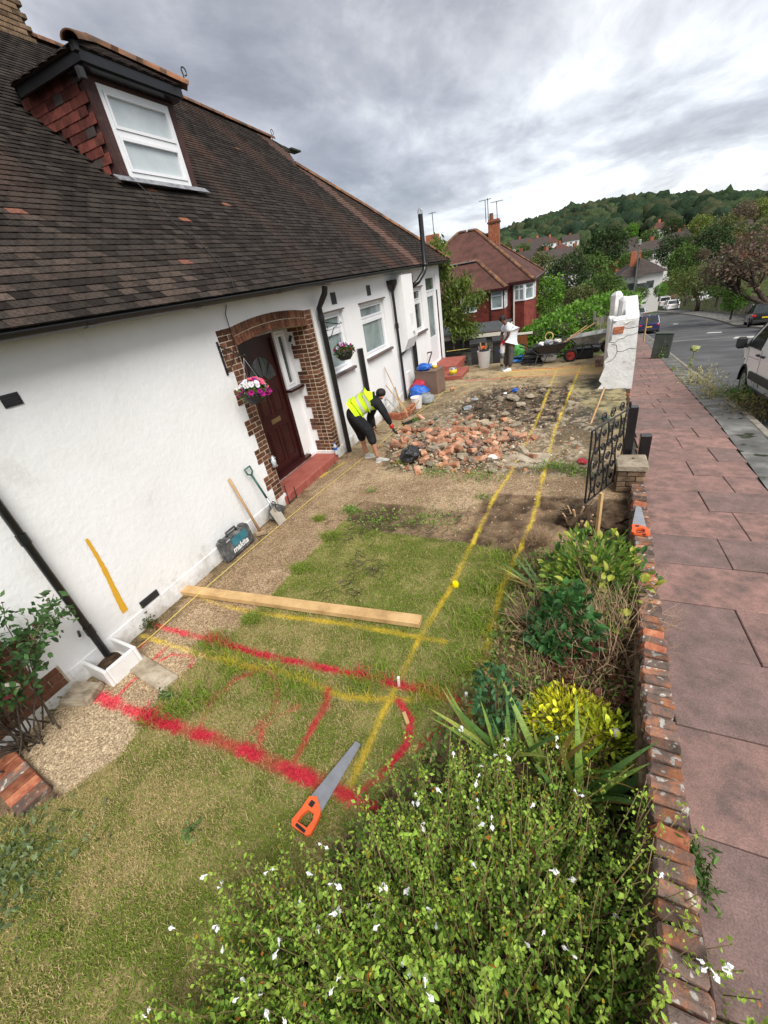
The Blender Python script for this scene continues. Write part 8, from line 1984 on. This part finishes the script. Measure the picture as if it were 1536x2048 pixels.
def gable(wid, dep, hgt, rise, wm, rm, name='house', hip=.0):
    me = []
    w = MB().b(-wid / 2, wid / 2, -dep / 2, dep / 2, -4, hgt); o = .35
    r0, r1 = -wid / 2 + hip * wid / 2, wid / 2 - hip * wid / 2
    A = [(-wid / 2 - o, -dep / 2 - o, hgt - .1), (wid / 2 + o, -dep / 2 - o, hgt - .1), (wid / 2 + o, dep / 2 + o, hgt - .1), (-wid / 2 - o, dep / 2 + o, hgt - .1), (r0 - (0 if hip else o), 0, hgt + rise), (r1 + (0 if hip else o), 0, hgt + rise)]
    rf = MB().add(A, [(0, 1, 5, 4), (1, 2, 5), (2, 3, 4, 5), (3, 0, 4), (3, 2, 1, 0)])
    return w.mesh('wall', wm), rf.mesh('roof', rm)
mt['farwhite'] = M('white_house_wall', [(.55, .54, .52), (.68, .67, .65)], .3, .85, 0, 5, .2)
HM = [gable(9, 7, 4.6, 3.0, mt['farwhite'], mt['browntile']), gable(8, 7, 4.4, 2.8, mt['farwhite'], mt['neighbourroof'], hip=.6), gable(10, 8, 4.6, 3.0, mt['redbrick'], mt['browntile'], hip=.5)]
wnm = MB().b(-.55, .55, -.04, .04, -.5, .5).mesh('window', mt['panedark'])
def far_house(a, b_, Y, kind, rz, label, sc_=1.0):
    c = ony(a, b_, Y); t = thing('distant_house', label, 'house', c - Vector((0, 0, 5 * sc_)), rz, 'houses across the valley'); t.scale = (sc_,) * 3
    inst(HM[kind][0], 'wall', t); inst(HM[kind][1], 'roof', t)
    for x_ in (-2.8, 0, 2.8):
        for z in (1.2, 3.4): inst(wnm, 'window', t, (x_, -3.52 - .5 * (kind == 2), z))
    for x_ in (-1.5, 1.5): inst(wnm, 'window', t, (4.5 - .5 * (kind == 1) + .5 * (kind == 2), x_, 3.2), (0, 0, R_(90)))
    MB().b(-.5, .5, .3, 1.1, 5.5, 8.6).build('chimney', mt['redbrick'], t); return t
FH = [(1040, 492, 200, 0, .5, 'white gabled house lowest on the left of the valley'), (1075, 488, 230, 0, .3, 'brown roofed white house right of the lowest valley house'), (1100, 484, 260, 1, .4, 'red roofed house beneath the wooded hill'), (1140, 480, 280, 0, .2, 'white gabled house left of the big dark round tree'), (1120, 502, 190, 1, .6, 'red roofed house half hidden by gardens'), (1150, 512, 150, 0, .4, 'white house with dark gable beside the round tree'), (1095, 520, 140, 0, .9, 'white house glimpsed through the willow like tree'), (1373, 440, 330, 0, -.3, 'white gabled house alone high on the hill side'), (1318, 455, 260, 1, .3, 'russet roofed house under the wooded hill'), (1390, 468, 210, 2, -.4, 'brown gabled house on the right slope'), (1345, 462, 260, 1, .2, 'low red roofed house beside the dark conifer'), (1450, 455, 240, 0, -.4, 'white house on the right slope'), (1510, 455, 230, 0, -.5, 'white gabled house near the right edge'), (1085, 455, 470, 0, .8, 'long pale roof high among the woods'), (1060, 500, 180, 2, .2, 'dark roofed house among the trees left of the valley')]
for h in FH: far_house(*h, sc_=.9)
rs = np.random.RandomState(61)
for i in range(62):
    a = rs.uniform(1015, 1545); Y = rs.uniform(95, 300); yb = np.interp(a, [1000, 1200, 1330, 1540], [505, 500, 482, 440]) + (300 - Y) / 205 * 45 - 8
    col = [DG, MG, OG, MG, YG, BR][rs.randint(6)]; tree(a, yb + rs.uniform(-8, 8), rs.uniform(11, 19) * (1.25 if Y < 150 else 1), Y, col, 'small garden tree among the roofs of the valley', 200 + i, group='garden trees among the far roofs', trunk=False)
for i in range(16):
    a = rs.uniform(1030, 1540); Y = rs.uniform(130, 290); yb = np.interp(a, [1000, 1200, 1330, 1540], [500, 490, 474, 432]) + (300 - Y) / 205 * 40 - 6
    far_house(a, yb, Y, rs.randint(3), rs.uniform(-.8, .8), 'roof and pale wall of a house among the valley trees', .9)['group'] = 'half hidden houses across the valley'
wh = thing('white_house', 'white rendered house with dark hipped roof and chimney at the bend of the road', 'house', ony(1290, 590, 84)); wo = Vector(wh.location); Dw = depth(wo) / CF
def wp(a, b_, Y=84): return ony(a, b_, Y) - wo
zE = wp(1285, 548).z; x0, x1 = wp(1232, 550).x, wp(1336, 545).x
MB().b(x0 + .5, x1 - .6, 0, 9, -5, zE).build('wall', mt['farwhite'], wh)
rz_ = wp(1290, 512, 88).z
MB().add([(x0, -.6, zE), (x1, -.6, zE), (x1, 9.6, zE), (x0, 9.6, zE), (x0 + 3.6, 4.5, rz_), (x1 - 3.6, 4.5, rz_)], [(0, 1, 5, 4), (1, 2, 5), (2, 3, 4, 5), (3, 0, 4), (3, 2, 1, 0)]).build('roof', mt['browntile'], wh)
MB().add([(x0 + 2.5, -2.6, zE - .2), (x1 - 3.5, -2.6, zE - .2), (x1 - 3.5, 2, zE - .2), (x0 + 2.5, 2, zE - .2), ((x0 + x1) / 2 - .5, -.4, zE + 2.3), ((x0 + x1) / 2 - .5, 4, zE + 2.3)], [(0, 1, 4), (1, 2, 5, 4), (3, 0, 4, 5)]).build('roof', mt['browntile'], wh); MB().b(x0 + 3, x1 - 4, -2.2, 0, -5, zE - .2).build('bay', mt['farwhite'], wh)
cx0 = wp(1271, 520, 86).x; MB().b(cx0 - .7, cx0 + .7, 2, 3.2, zE, wp(1270, 503, 86).z).build('chimney', mt['redbrick'], wh)
for k in range(4): inst(wnm, 'window', wh, (x0 + 2.2 + k * (x1 - x0 - 4.4) / 3, -.02 if k in (0, 3) else -2.22, zE - 1.6), (0, 0, 0), (.9, 1, 1.0))
lw_ = thing('low_wall', 'low pale brick garden wall along the bend of the road', 'garden wall', onpave(1325, 602)); q = Vector(lw_.location)
p0, p1, p2 = onpave(1298, 606) - q, onpave(1330, 601) - q, onpave(1352, 596) - q
for a, b_ in ((p0, p1), (p1, p2)):
    d = b_ - a; MB().box(tuple((a + b_) / 2 + Vector((0, 0, .3))), (d.length, .3, .7), (0, 0, math.atan2(d.y, d.x))).build('wall_run', mt['hip'], lw_)
rs = np.random.RandomState(12); tv, tf = ICO[3]; TVa = np.array(tv); TFa = np.array(tf); tmp = []
for k in range(12):
    nz = np.array([mnoise.noise(Vector(v) * 1.7 + Vector((k * 5, 0, 0))) * .30 + mnoise.noise(Vector(v) * 4.2 + Vector((0, k * 3, 0))) * .26 + mnoise.noise(Vector(v) * 9.2 + Vector((0, k * 3, 4))) * .16 for v in tv]); tmp.append((TVa * (1 + nz)[:, None], nz))
azs = [math.atan2(ray(a, 460)[0], ray(a, 460)[1]) for a in (800, 1640)]
WV, WF, WC = [], [], []; off = 0
for i in range(1900):
    az = rs.uniform(*azs); D = rs.uniform(250, 600) ; x_, y_ = D * math.sin(az), D * math.cos(az)
    if D < 345 and (rs.rand() < .75 or D < 290): continue
    z = float(hillh(x_, y_)); R0_ = rs.uniform(4.5, 8.5) * (.75 if D < 330 else 1); V_, nz = tmp[rs.randint(12)]; a = rs.rand() * 6.28; c, s = math.cos(a), math.sin(a)
    V2 = V_ @ np.array([[c, s, 0], [-s, c, 0], [0, 0, 1]]) * np.array([R0_, R0_, R0_ * rs.uniform(.8, 1.15)]) + np.array([x_, y_, z + R0_ * .75])
    base = np.array([(.022, .04, .02), (.03, .05, .023), (.04, .058, .025), (.046, .054, .027), (.02, .035, .02)][rs.randint(5)]) * rs.uniform(.75, 1.3)
    WV.append(V2); WF.append(TFa + off); WC.append(base[None, :] * .9 * (1 + .7 * nz)[:, None]); off += len(V2)
mt['wood_'] = MC('woodland', .85, .8, .45, 0, 80, .05)
tag(inst(npmesh('woodland', np.concatenate(WV), np.concatenate(WF), mt['wood_'], np.concatenate(WC).clip(.002, 1)), 'woodland'), 'dark mixed woodland covering the far hill', 'woodland', kind='stuff')
fr_ = MB(); pts = [(1380, 404), (1430, 398), (1480, 394), (1540, 386), (1600, 384), (1700, 390)]
def farp(a, b_, D): d = ray(a, b_); k = D / math.hypot(d[0], d[1]); return Vector(CP + d * k)
vs = [];
for a, b_ in pts: p = farp(a, b_, 1700); vs += [Vector((p.x, p.y, -20)), p, p * 1.0 + Vector((p.x * .35, p.y * .35, -60))]
fr_.add(vs, [(3 * i + j, 3 * i + 3 + j, 3 * i + 4 + j, 3 * i + 1 + j) for i in range(len(pts) - 1) for j in (0, 1)])
tag(fr_.build('far_ridge', M('distant_ridge', [(.03, .045, .05), (.045, .06, .062)], .02, .95), None, smooth=True), kind='structure')
fx = lambda y: kerb_x(y) + RW + 2.65
bf = thing('board_fence', 'weathered vertical board fence along the back of the far pavement', 'fence', (fx(48), 48, zpave(48))); bo = Vector(bf.location)
fbm = MB().bev((0, 0, .95), (.03, .50, 1.9), .008).mesh('fence_board', mt['fencewood'])
y = 46.0; rr = random.Random(2)
while y < 88:
    inst(fbm, 'fence_board', bf, Vector((fx(y), y, zpave(y) - .05 + rr.uniform(-.05, .05))) - bo, (rr.uniform(-.02, .02), 0, -.085), (1, 1, rr.uniform(.94, 1.05))); y += .53
lp = ony(1279, 490, 47); lb_ = ony(1262, 640, 47)
t = thing('lamp_post', 'slim grey street lamp post rising behind the white wall', 'lamp post', (lb_.x, 47, zpave(47))); tp = lp - Vector(t.location)
MB().tube([(0, 0, 0), (tp.x * .3, 0, 1.2), tuple(tp)], [.10, .07, .05], 8).build('post', mt['cabinet'], t, smooth=True)
MB().bev(tuple(tp + Vector((0, 0, .2))), (.22, .22, .45), .05).build('lamp_head', mt['galv'], t); MB().tube([tuple(tp - Vector((0, 0, .6))), tuple(tp + Vector((1.6, 0, -.5)))], .05, 6).build('arm', mt['cabinet'], t)
cc0 = onpave(1319, 716); cab_ = thing('street_cabinet', 'dark grey green utility cabinet leaning at the edge of the pavement', 'utility cabinet', cc0, -.2); s_ = depth(cc0) / CF
hh = 46 * s_; ww = 30 * s_
MB().bev((0, 0, hh / 2), (ww, ww * .45, hh), .02).build('cabinet_body', mt['cabinet'], cab_); MB().bev((0, 0, hh + .015), (ww * 1.06, ww * .52, .04), .01).build('cabinet_top', mt['cabinet'], cab_); MB().b(-.004, .004, -ww * .23, -ww * .222, .08, hh - .05).b(ww * .25, ww * .32, -ww * .24, -ww * .225, hh * .5, hh * .56).build('door_seam', mt['rubber'], cab_); cab_.rotation_euler = (0, .05, -.25)
p = onpave(1287, 684); o = MB().tube([p, ony(1294, 636, p.y)], .05, 4).build('wooden_post', mt['wood']); tag(o, 'pale wooden stake standing on the kerb beyond the utility cabinet', 'stake')
def kweed(a, b_, n, s, h, label, sd, ca=(.12, .18, .03), cb=(.30, .34, .10), L=.10):
    q = onpave(a, b_); t = thing('weed', label, 'weed', q, 0, None); rs = np.random.RandomState(sd); x_ = rs.normal(0, s * .5, n); y_ = rs.normal(0, s, n); z = np.abs(rs.normal(0, h, n)); leaf_mass('leaves', np.stack([x_, y_, z - y_ * -.09], -1), np.stack([x_, y_, .8 + 0 * z], -1), np.full(n, L), rcols(n, ca, cb, sd), t, aspect=.3, sd=sd)['kind'] = 'stuff'; return t
kweed(1321, 716, 240, .16, .28, 'bright green weed at the foot of the utility cabinet', 1, (.10, .2, .03), (.22, .34, .06))
kweed(1380, 738, 120, .10, .22, 'tall flowering weed on the kerb halfway to the van', 2, (.16, .2, .05), (.34, .36, .14), .07); 
q = onpave(1380, 735); o = MB().tube([q, q + Vector((.02, 0, .62))], .012, 5).build('weed_stalk', mt['stem']); tag(o, 'single upright weed stalk on the kerb', 'weed'); o2 = MB().blob((0, 0, 0), (.14, .14, .10), 4, .6, 4, sub=2).build('flower_head', M('pale_weed_head', [(.2, .24, .08), (.36, .38, .16)], 30, .9), o); o2.location = q + Vector((.02, 0, .64))
kweed(1400, 765, 520, .5, .10, 'dry yellow weeds growing along the kerb', 3, (.26, .24, .09), (.46, .42, .2), .09); kweed(1425, 792, 360, .35, .08, 'yellow grassy weeds on the kerb before the van wheel', 4, (.26, .24, .09), (.46, .42, .2), .08)
kweed(1478, 800, 420, .26, .12, 'green weed growing in the gutter by the van wheel', 5, (.06, .14, .02), (.16, .28, .05), .09); kweed(1500, 822, 600, .4, .09, 'brownish weeds in the gutter beside the van', 6, (.12, .10, .04), (.26, .22, .08), .08)
kweed(1390, 1740, 260, .06, .05, 'small green weed growing from the wall foot on the pavement', 7, (.05, .11, .02), (.11, .2, .04), .04); kweed(1345, 740, 60, .06, .04, 'tiny weed in the tarmac strip beside the slabs', 8, L=.06)

def wheel(parent, c, r_, w_, ax_='Y', spokes=7, rimm='steel'):
    m = Matrix.Rotation(R_(90), 3, 'X')
    wo = MB().lathe([(r_ * .62, -w_ / 2), (r_ * .93, -w_ / 2), (r_, -w_ * .3), (r_, w_ * .3), (r_ * .93, w_ / 2), (r_ * .62, w_ / 2), (r_ * .62, -w_ / 2)], c, 24, mat=m, caps=False).build('wheel', mt['rubber'], parent, smooth=True, ang=40)
    rm = MB().lathe([(0, w_ * .36), (r_ * .15, w_ * .38), (r_ * .2, w_ * .30), (r_ * .62, w_ * .44), (r_ * .66, w_ * .5)], c, 24, mat=m).lathe([(r_ * .66, -w_ * .5), (r_ * .62, -w_ * .44), (r_ * .2, -w_ * .3), (r_ * .15, -w_ * .38), (0, -w_ * .36)], c, 24, mat=m)
    for k in range(spokes):
        a = 6.283 * k / spokes
        for s in (-1, 1): rm.box((c[0] + r_ * .4 * math.cos(a), c[1] + s * w_ * .43, c[2] + r_ * .4 * math.sin(a)), (r_ * .42, .02, r_ * .11), (0, -a, 0))
    rm.build('rim', mt[rimm], wo); return wo
def car(name, label, cat, loc, rz, pitch, paint_, L=4.3, W=1.8, H=1.5, suv=False, van=False, group=None, rail=False):
    """nose towards local +x, origin on the road midway between the wheels"""
    t = thing(name, label, cat, loc, 0, group); t.rotation_euler = Euler((0, pitch, rz), 'XYZ')
    h = L / 2; sill = .22 if not suv else .28; belt = H * (.62 if not van else .56)
    secs = [(-h, sill + .12, belt * .90, W * .42), (-h + .10, sill, belt * 1.0, W * .47), (-h * .55, sill, belt, W * .5), (0, sill, belt * .98, W * .5), (h * .42, sill, belt * .95, W * .5), (h * .62, sill, belt * .90, W * .49), (h - .22, sill, belt * .78, W * .46), (h, sill + .12, belt * .60, W * .38)]
    mb = MB(); vs = []
    for x_, zb, zt, hw in secs:
        sec = [(-hw * .94, zb), (-hw, zb + .12), (-hw * 1.0, zb + (zt - zb) * .6), (-hw * .95, zt - .03), (-hw * .86, zt), (hw * .86, zt), (hw * .95, zt - .03), (hw * 1.0, zb + (zt - zb) * .6), (hw, zb + .12), (hw * .94, zb)]
        vs += [(x_, y_, z) for y_, z in sec]
    n = 10; fs = [(i * n + j, i * n + (j + 1) % n, (i + 1) * n + (j + 1) % n, (i + 1) * n + j) for i in range(len(secs) - 1) for j in range(n)] + [tuple(range(n)), tuple((len(secs) - 1) * n + j for j in range(n - 1, -1, -1))]
    mb.add(vs, fs).build('body', mt[paint_], t, smooth=True, ang=35, fix=True)
    tail = -h + (.12 if (suv or van) else .30); g = [(tail, belt - .02, W * .44), (tail + (.28 if not van else .1), H - .03, W * .36), (h * (.02 if not van else .25), H, W * .37), (h * (.44 if not van else .55), belt - .03, W * .45)]
    gl = MB(); (xa, za, wa), (xb, zb, wb_), (xc, zc_, wc), (xd, zd, wd) = g
    Pg = [(xa, -wa, za), (xa, wa, za), (xb, -wb_, zb), (xb, wb_, zb), (xc, -wc, zc_), (xc, wc, zc_), (xd, -wd, zd), (xd, wd, zd)]
    gl.add(Pg, [(0, 2, 3, 1), (4, 6, 7, 5), (0, 6, 4, 2), (1, 3, 5, 7)]).build('windows', mt['carglass'], t, fix=True)
    rf = MB(); e_ = .012
    rf.add([(xb - .03, -wb_ - e_, zb - .05), (xb - .03, wb_ + e_, zb - .05), (xc + .05, wc + e_, zc_ - .05), (xc + .05, -wc - e_, zc_ - .05), (xb, -wb_ + .04, zb + .03), (xb, wb_ - .04, zb + .03), (xc, wc - .04, zc_ + .03), (xc, -wc + .04, zc_ + .03)], [(0, 1, 5, 4), (1, 2, 6, 5), (2, 3, 7, 6), (3, 0, 4, 7), (4, 5, 6, 7)]).build('roof_panel', mt[paint_], t, fix=True)
    pb = MB()
    for s in (-1, 1):
        for (p, q) in ((Pg[0 if s < 0 else 1], Pg[2 if s < 0 else 3]), (Pg[6 if s < 0 else 7], Pg[4 if s < 0 else 5])):
            pb.tube([Vector(p) + Vector((0, s * .01, 0)), Vector(q) + Vector((0, s * .01, 0))], .045, 5)
        xm_ = (xb + xc) / 2 + .1; pb.tube([(xm_, s * (wa + .01), belt), (xm_, s * (wc + .01), H - .03)], .035, 5)
    pb.build('pillars', mt[paint_], t)
    wr_ = .33 if not suv else .37
    for x_ in (-L * .31, L * .31):
        for s in (-1, 1): wheel(t, (x_, s * (W / 2 - .11), wr_), wr_, .22)
    for s in (-1, 1):
        MB().bev((-h + .05, s * W * .40, belt * .82), (.16, .26, .15), .03).build('tail_light', mt['taillight'], t); MB().bev((h - .13, s * W * .34, belt * .66), (.2, .3, .12), .03).build('headlight', mt['steel'], t)
        MB().bev((h * .30, s * (W * .5 + .09), belt + .05), (.12, .18, .13), .03).build('mirror', mt[paint_], t)
        if rail: MB().tube([(xb + .1, s * (wb_ - .03), zb + .03), (xb + .2, s * (wb_ - .03), zb + .08), (xc - .1, s * (wc - .03), zc_ + .08), (xc, s * (wc - .03), zc_ + .03)], .018, 6).build('roof_rail', mt['blackmatt'], t)
    MB().b(-h - .012, -h + .03, -.26, .26, belt * .62, belt * .62 + .11).build('number_plate', mt['plate'], t); MB().bev((-h + .03, 0, sill + .12), (.12, W * .84, .2), .03).build('bumper', mt['blackmatt' if suv else paint_], t); MB().bev((h - .04, 0, sill + .1), (.12, W * .78, .2), .03).build('bumper', mt['blackmatt' if suv else paint_], t)
    return t
hdg = math.pi / 2 - math.atan(HD)
def road_car(a, b_, *k, dyaw=0, dx_=0, dy_=0, **kw):
    p = onpave(a, b_, -.125); p = p + Vector((dx_, dy_, 0)); p.z = zpave(p.y) - .125
    sl_ = (zpave(p.y + 2) - zpave(p.y - 2)) / 4
    return car(*k[:3], p, hdg + dyaw, -math.atan(sl_), *k[3:], **kw)
road_car(1302, 668, 'parked_car', 'dark blue car with yellow rear plate parked beyond the white street wall', 'car', 'carblue', L=4.3, W=1.85, H=1.62, suv=True, dyaw=.02, dx_=-.1, dy_=2.3)
road_car(1290, 640, 'parked_car', 'grey car parked in front of the dark blue car', 'car', 'carsilver', L=4.2, W=1.78, H=1.5, dx_=-.6, dy_=3)
road_car(1345, 621, 'parked_car', 'white hatchback parked nearest on the far side of the road', 'car', 'carwhite', L=4.2, W=1.85, H=1.5, dyaw=.10, dy_=2)
road_car(1334, 617, 'parked_car', 'white car parked ahead of the white hatchback', 'car', 'carwhite', L=4.3, W=1.8, H=1.6, dyaw=.10, dy_=5)
road_car(1383, 606, 'parked_car', 'white car parked on a drive behind the street trees', 'car', 'carwhite', L=4.2, W=1.8, H=1.45, dyaw=-.6, dx_=2.0, dy_=2)
road_car(1489, 654, 'parked_car', 'black car with glowing red tail light parked on the far kerb', 'car', 'carblack', L=4.5, W=1.9, H=1.62, suv=True, dyaw=-.10, dx_=1.0, rail=True)
road_car(1523, 660, 'parked_car', 'silver van parked behind the black car at the right edge', 'van', 'carsilver', L=4.6, W=1.85, H=1.8, dyaw=-.06, dx_=.8, dy_=-2.0, van=True)
road_car(1533, 628, 'parked_car', 'red car parked on the drive behind the black car', 'car', 'carred', L=4.2, W=1.8, H=1.5, dyaw=1.2, dx_=5.2, dy_=4)
vp_ = onpave(1475, 792, -.12)
for _ in range(3): pass
vn = thing('white_van', 'white panel van parked at the near kerb with black mirror and side moulding', 'van', vp_); slv = -.115
fdir = Vector((HD, 1, slv)).normalized(); ldir = Vector((-1, HD, 0)).normalized(); udir = fdir.cross(ldir) * -1
if udir.z < 0: udir = -udir
mv = Matrix((fdir, ldir, udir)).transposed().to_4x4(); mv.translation = Vector((vp_.x, vp_.y, zpave(vp_.y) - .125)); vn.matrix_world = mv
wr_ = .335; WB = 2.9; Wv = 1.83
def arch(cx_, r_, n=10): return [(cx_ + r_ * math.cos(a), wr_ + r_ * math.sin(a)) for a in np.linspace(math.pi, 0, n)]
low = [(-3.6, .36), (-3.66, .7), (-3.66, 1.12), (-.1, 1.12), (.30, 1.16), (.62, 1.06), (.80, .92), (.88, .66), (.86, .36)] + [(.46, .30)] + [(x_, z) for x_, z in arch(0, .42)[::-1]][::1] + [(-.44, .28), (-2.45, .28)] + arch(-WB, .42)[::-1] + [(-3.4, .32)]
def vin(z): return -.0 if z < 1.12 else -.17 * (z - 1.12) / .7
sp_ = MB().add([(f_, 0 - (.05 if z < .45 else 0) - (.16 * max(0, (f_ - .45) / .43) ** 2), z) for f_, z in low], [tuple(range(len(low)))]); sp_.build('side_panel', mt['carwhite'], vn)
topc = [(.30, 1.16), (.62, 1.06), (.80, .92), (.88, .66), (.86, .36)]
mb = MB(); vs = []
for f_, z in topc: i_ = .16 * max(0, (f_ - .45) / .43) ** 2; vs += [(f_, -i_, z), (f_ + .05, -Wv / 2, z + .03), (f_, -Wv + i_, z)]
mb.add(vs, [(3 * i + j, 3 * i + 1 + j, 3 * i + 4 + j, 3 * i + 3 + j) for i in range(4) for j in (0, 1)]).build('bonnet', mt['carwhite'], vn, smooth=True, ang=40)
up = [(-3.66, 1.12), (-.1, 1.12), (.30, 1.16), (-.62, 1.78), (-1.1, 1.84), (-3.45, 1.86), (-3.6, 1.7)]
MB().add([(f_, vin(z), z) for f_, z in up], [tuple(range(len(up)))]).add([(f_, -Wv - vin(z), z) for f_, z in low[:9]], [tuple(range(9))]).add([(f_, -Wv - vin(z), z) for f_, z in up], [tuple(range(len(up)))]).add([(-.62, vin(1.78), 1.78), (-1.1, vin(1.84), 1.84), (-3.45, vin(1.86), 1.86), (-3.45, -Wv - vin(1.86), 1.86), (-1.1, -Wv - vin(1.84), 1.84), (-.62, -Wv - vin(1.78), 1.78)], [(0, 1, 4, 5), (1, 2, 3, 4)]).add([(-3.66, 0, .36), (-3.66, 0, 1.12), (-3.45, vin(1.86), 1.86), (-3.45, -Wv - vin(1.86), 1.86), (-3.66, -Wv, 1.12), (-3.66, -Wv, .36)], [tuple(range(6))]).build('upper_body', mt['carwhite'], vn)
MB().add([(.30, -.02, 1.17), (-.62, -.13, 1.77), (-.62, -Wv + .13, 1.77), (.30, -Wv + .02, 1.17)], [(0, 1, 2, 3)]).build('windscreen', mt['carglass'], vn).location = (.012, 0, .012)
def side_piece(nm, pts, m__, off=.006): return MB().add([(f_, vin(z) + off, z) for f_, z in pts], [tuple(range(len(pts)))]).build(nm, mt[m__], vn)
side_piece('door_window', [(-.98, 1.14), (-.02, 1.17), (-.03, 1.26), (-.62, 1.68), (-.98, 1.72)], 'carglass'); side_piece('quarter_window', [(.02, 1.18), (.22, 1.19), (.02, 1.31)], 'carglass')
side_piece('window_surround', [(-1.02, 1.12), (.28, 1.145), (.30, 1.17), (-.03, 1.24), (-.02, 1.17), (-.98, 1.14)], 'blackmatt', .008)
MB().b(-2.35, -.55, 0, .028, .50, .66).build('side_moulding', mt['blackmatt'], vn); MB().b(-2.3, -.5, -.04, .014, .27, .34).build('sill_trim', mt['blackmatt'], vn)
for f_ in (-.92, -1.28): MB().bev((f_, .022, 1.02), (.19, .04, .045), .012).build('door_handle', mt['blackmatt'], vn)
MB().bev((.16, .13, 1.22), (.13, .20, .26), .045).tube([(.14, -.02, 1.12), (.16, .1, 1.14)], .03, 6).build('wing_mirror', mt['blackmatt'], vn)
sm = MB()
for f_ in (-1.10, -.06): sm.b(f_, f_ + .008, .0, .004, .38, 1.12)
sm.b(-1.0, -.1, .0, .003, .93, .936).build('door_seam', mt['rubber'], vn)
for cx_ in (0, -WB):
    am_ = MB(); pts = arch(cx_, .42, 16); vs = []
    for f_, z in pts: vs += [(f_, .012, z), (cx_ + (f_ - cx_) * .88, .012, wr_ + (z - wr_) * .88), (f_, -.3, z)]
    am_.add(vs, [(3 * i + j, 3 * i + 3 + j, 3 * i + 4 + j, 3 * i + 1 + j) for i in range(15) for j in (0,)] + [(3 * i, 3 * i + 2, 3 * i + 5, 3 * i + 3) for i in range(15)]).build('wheel_arch', mt['rubber'], vn)
    wheel(vn, (cx_, -.13, wr_), wr_, .21, rimm='galv')
MB().bev((.80, -Wv / 2, .42), (.14, Wv * .86, .28), .05).build('bumper', mt['blackmatt'], vn)
for s in (-.22, -Wv + .22): MB().bev((.74, s, .86), (.2, .28, .2), .05).build('headlight', mt['steel'], vn)
MB().b(-3.5, .5, -Wv + .1, -.1, .3, .4).build('floor_pan', mt['rubber'], vn)
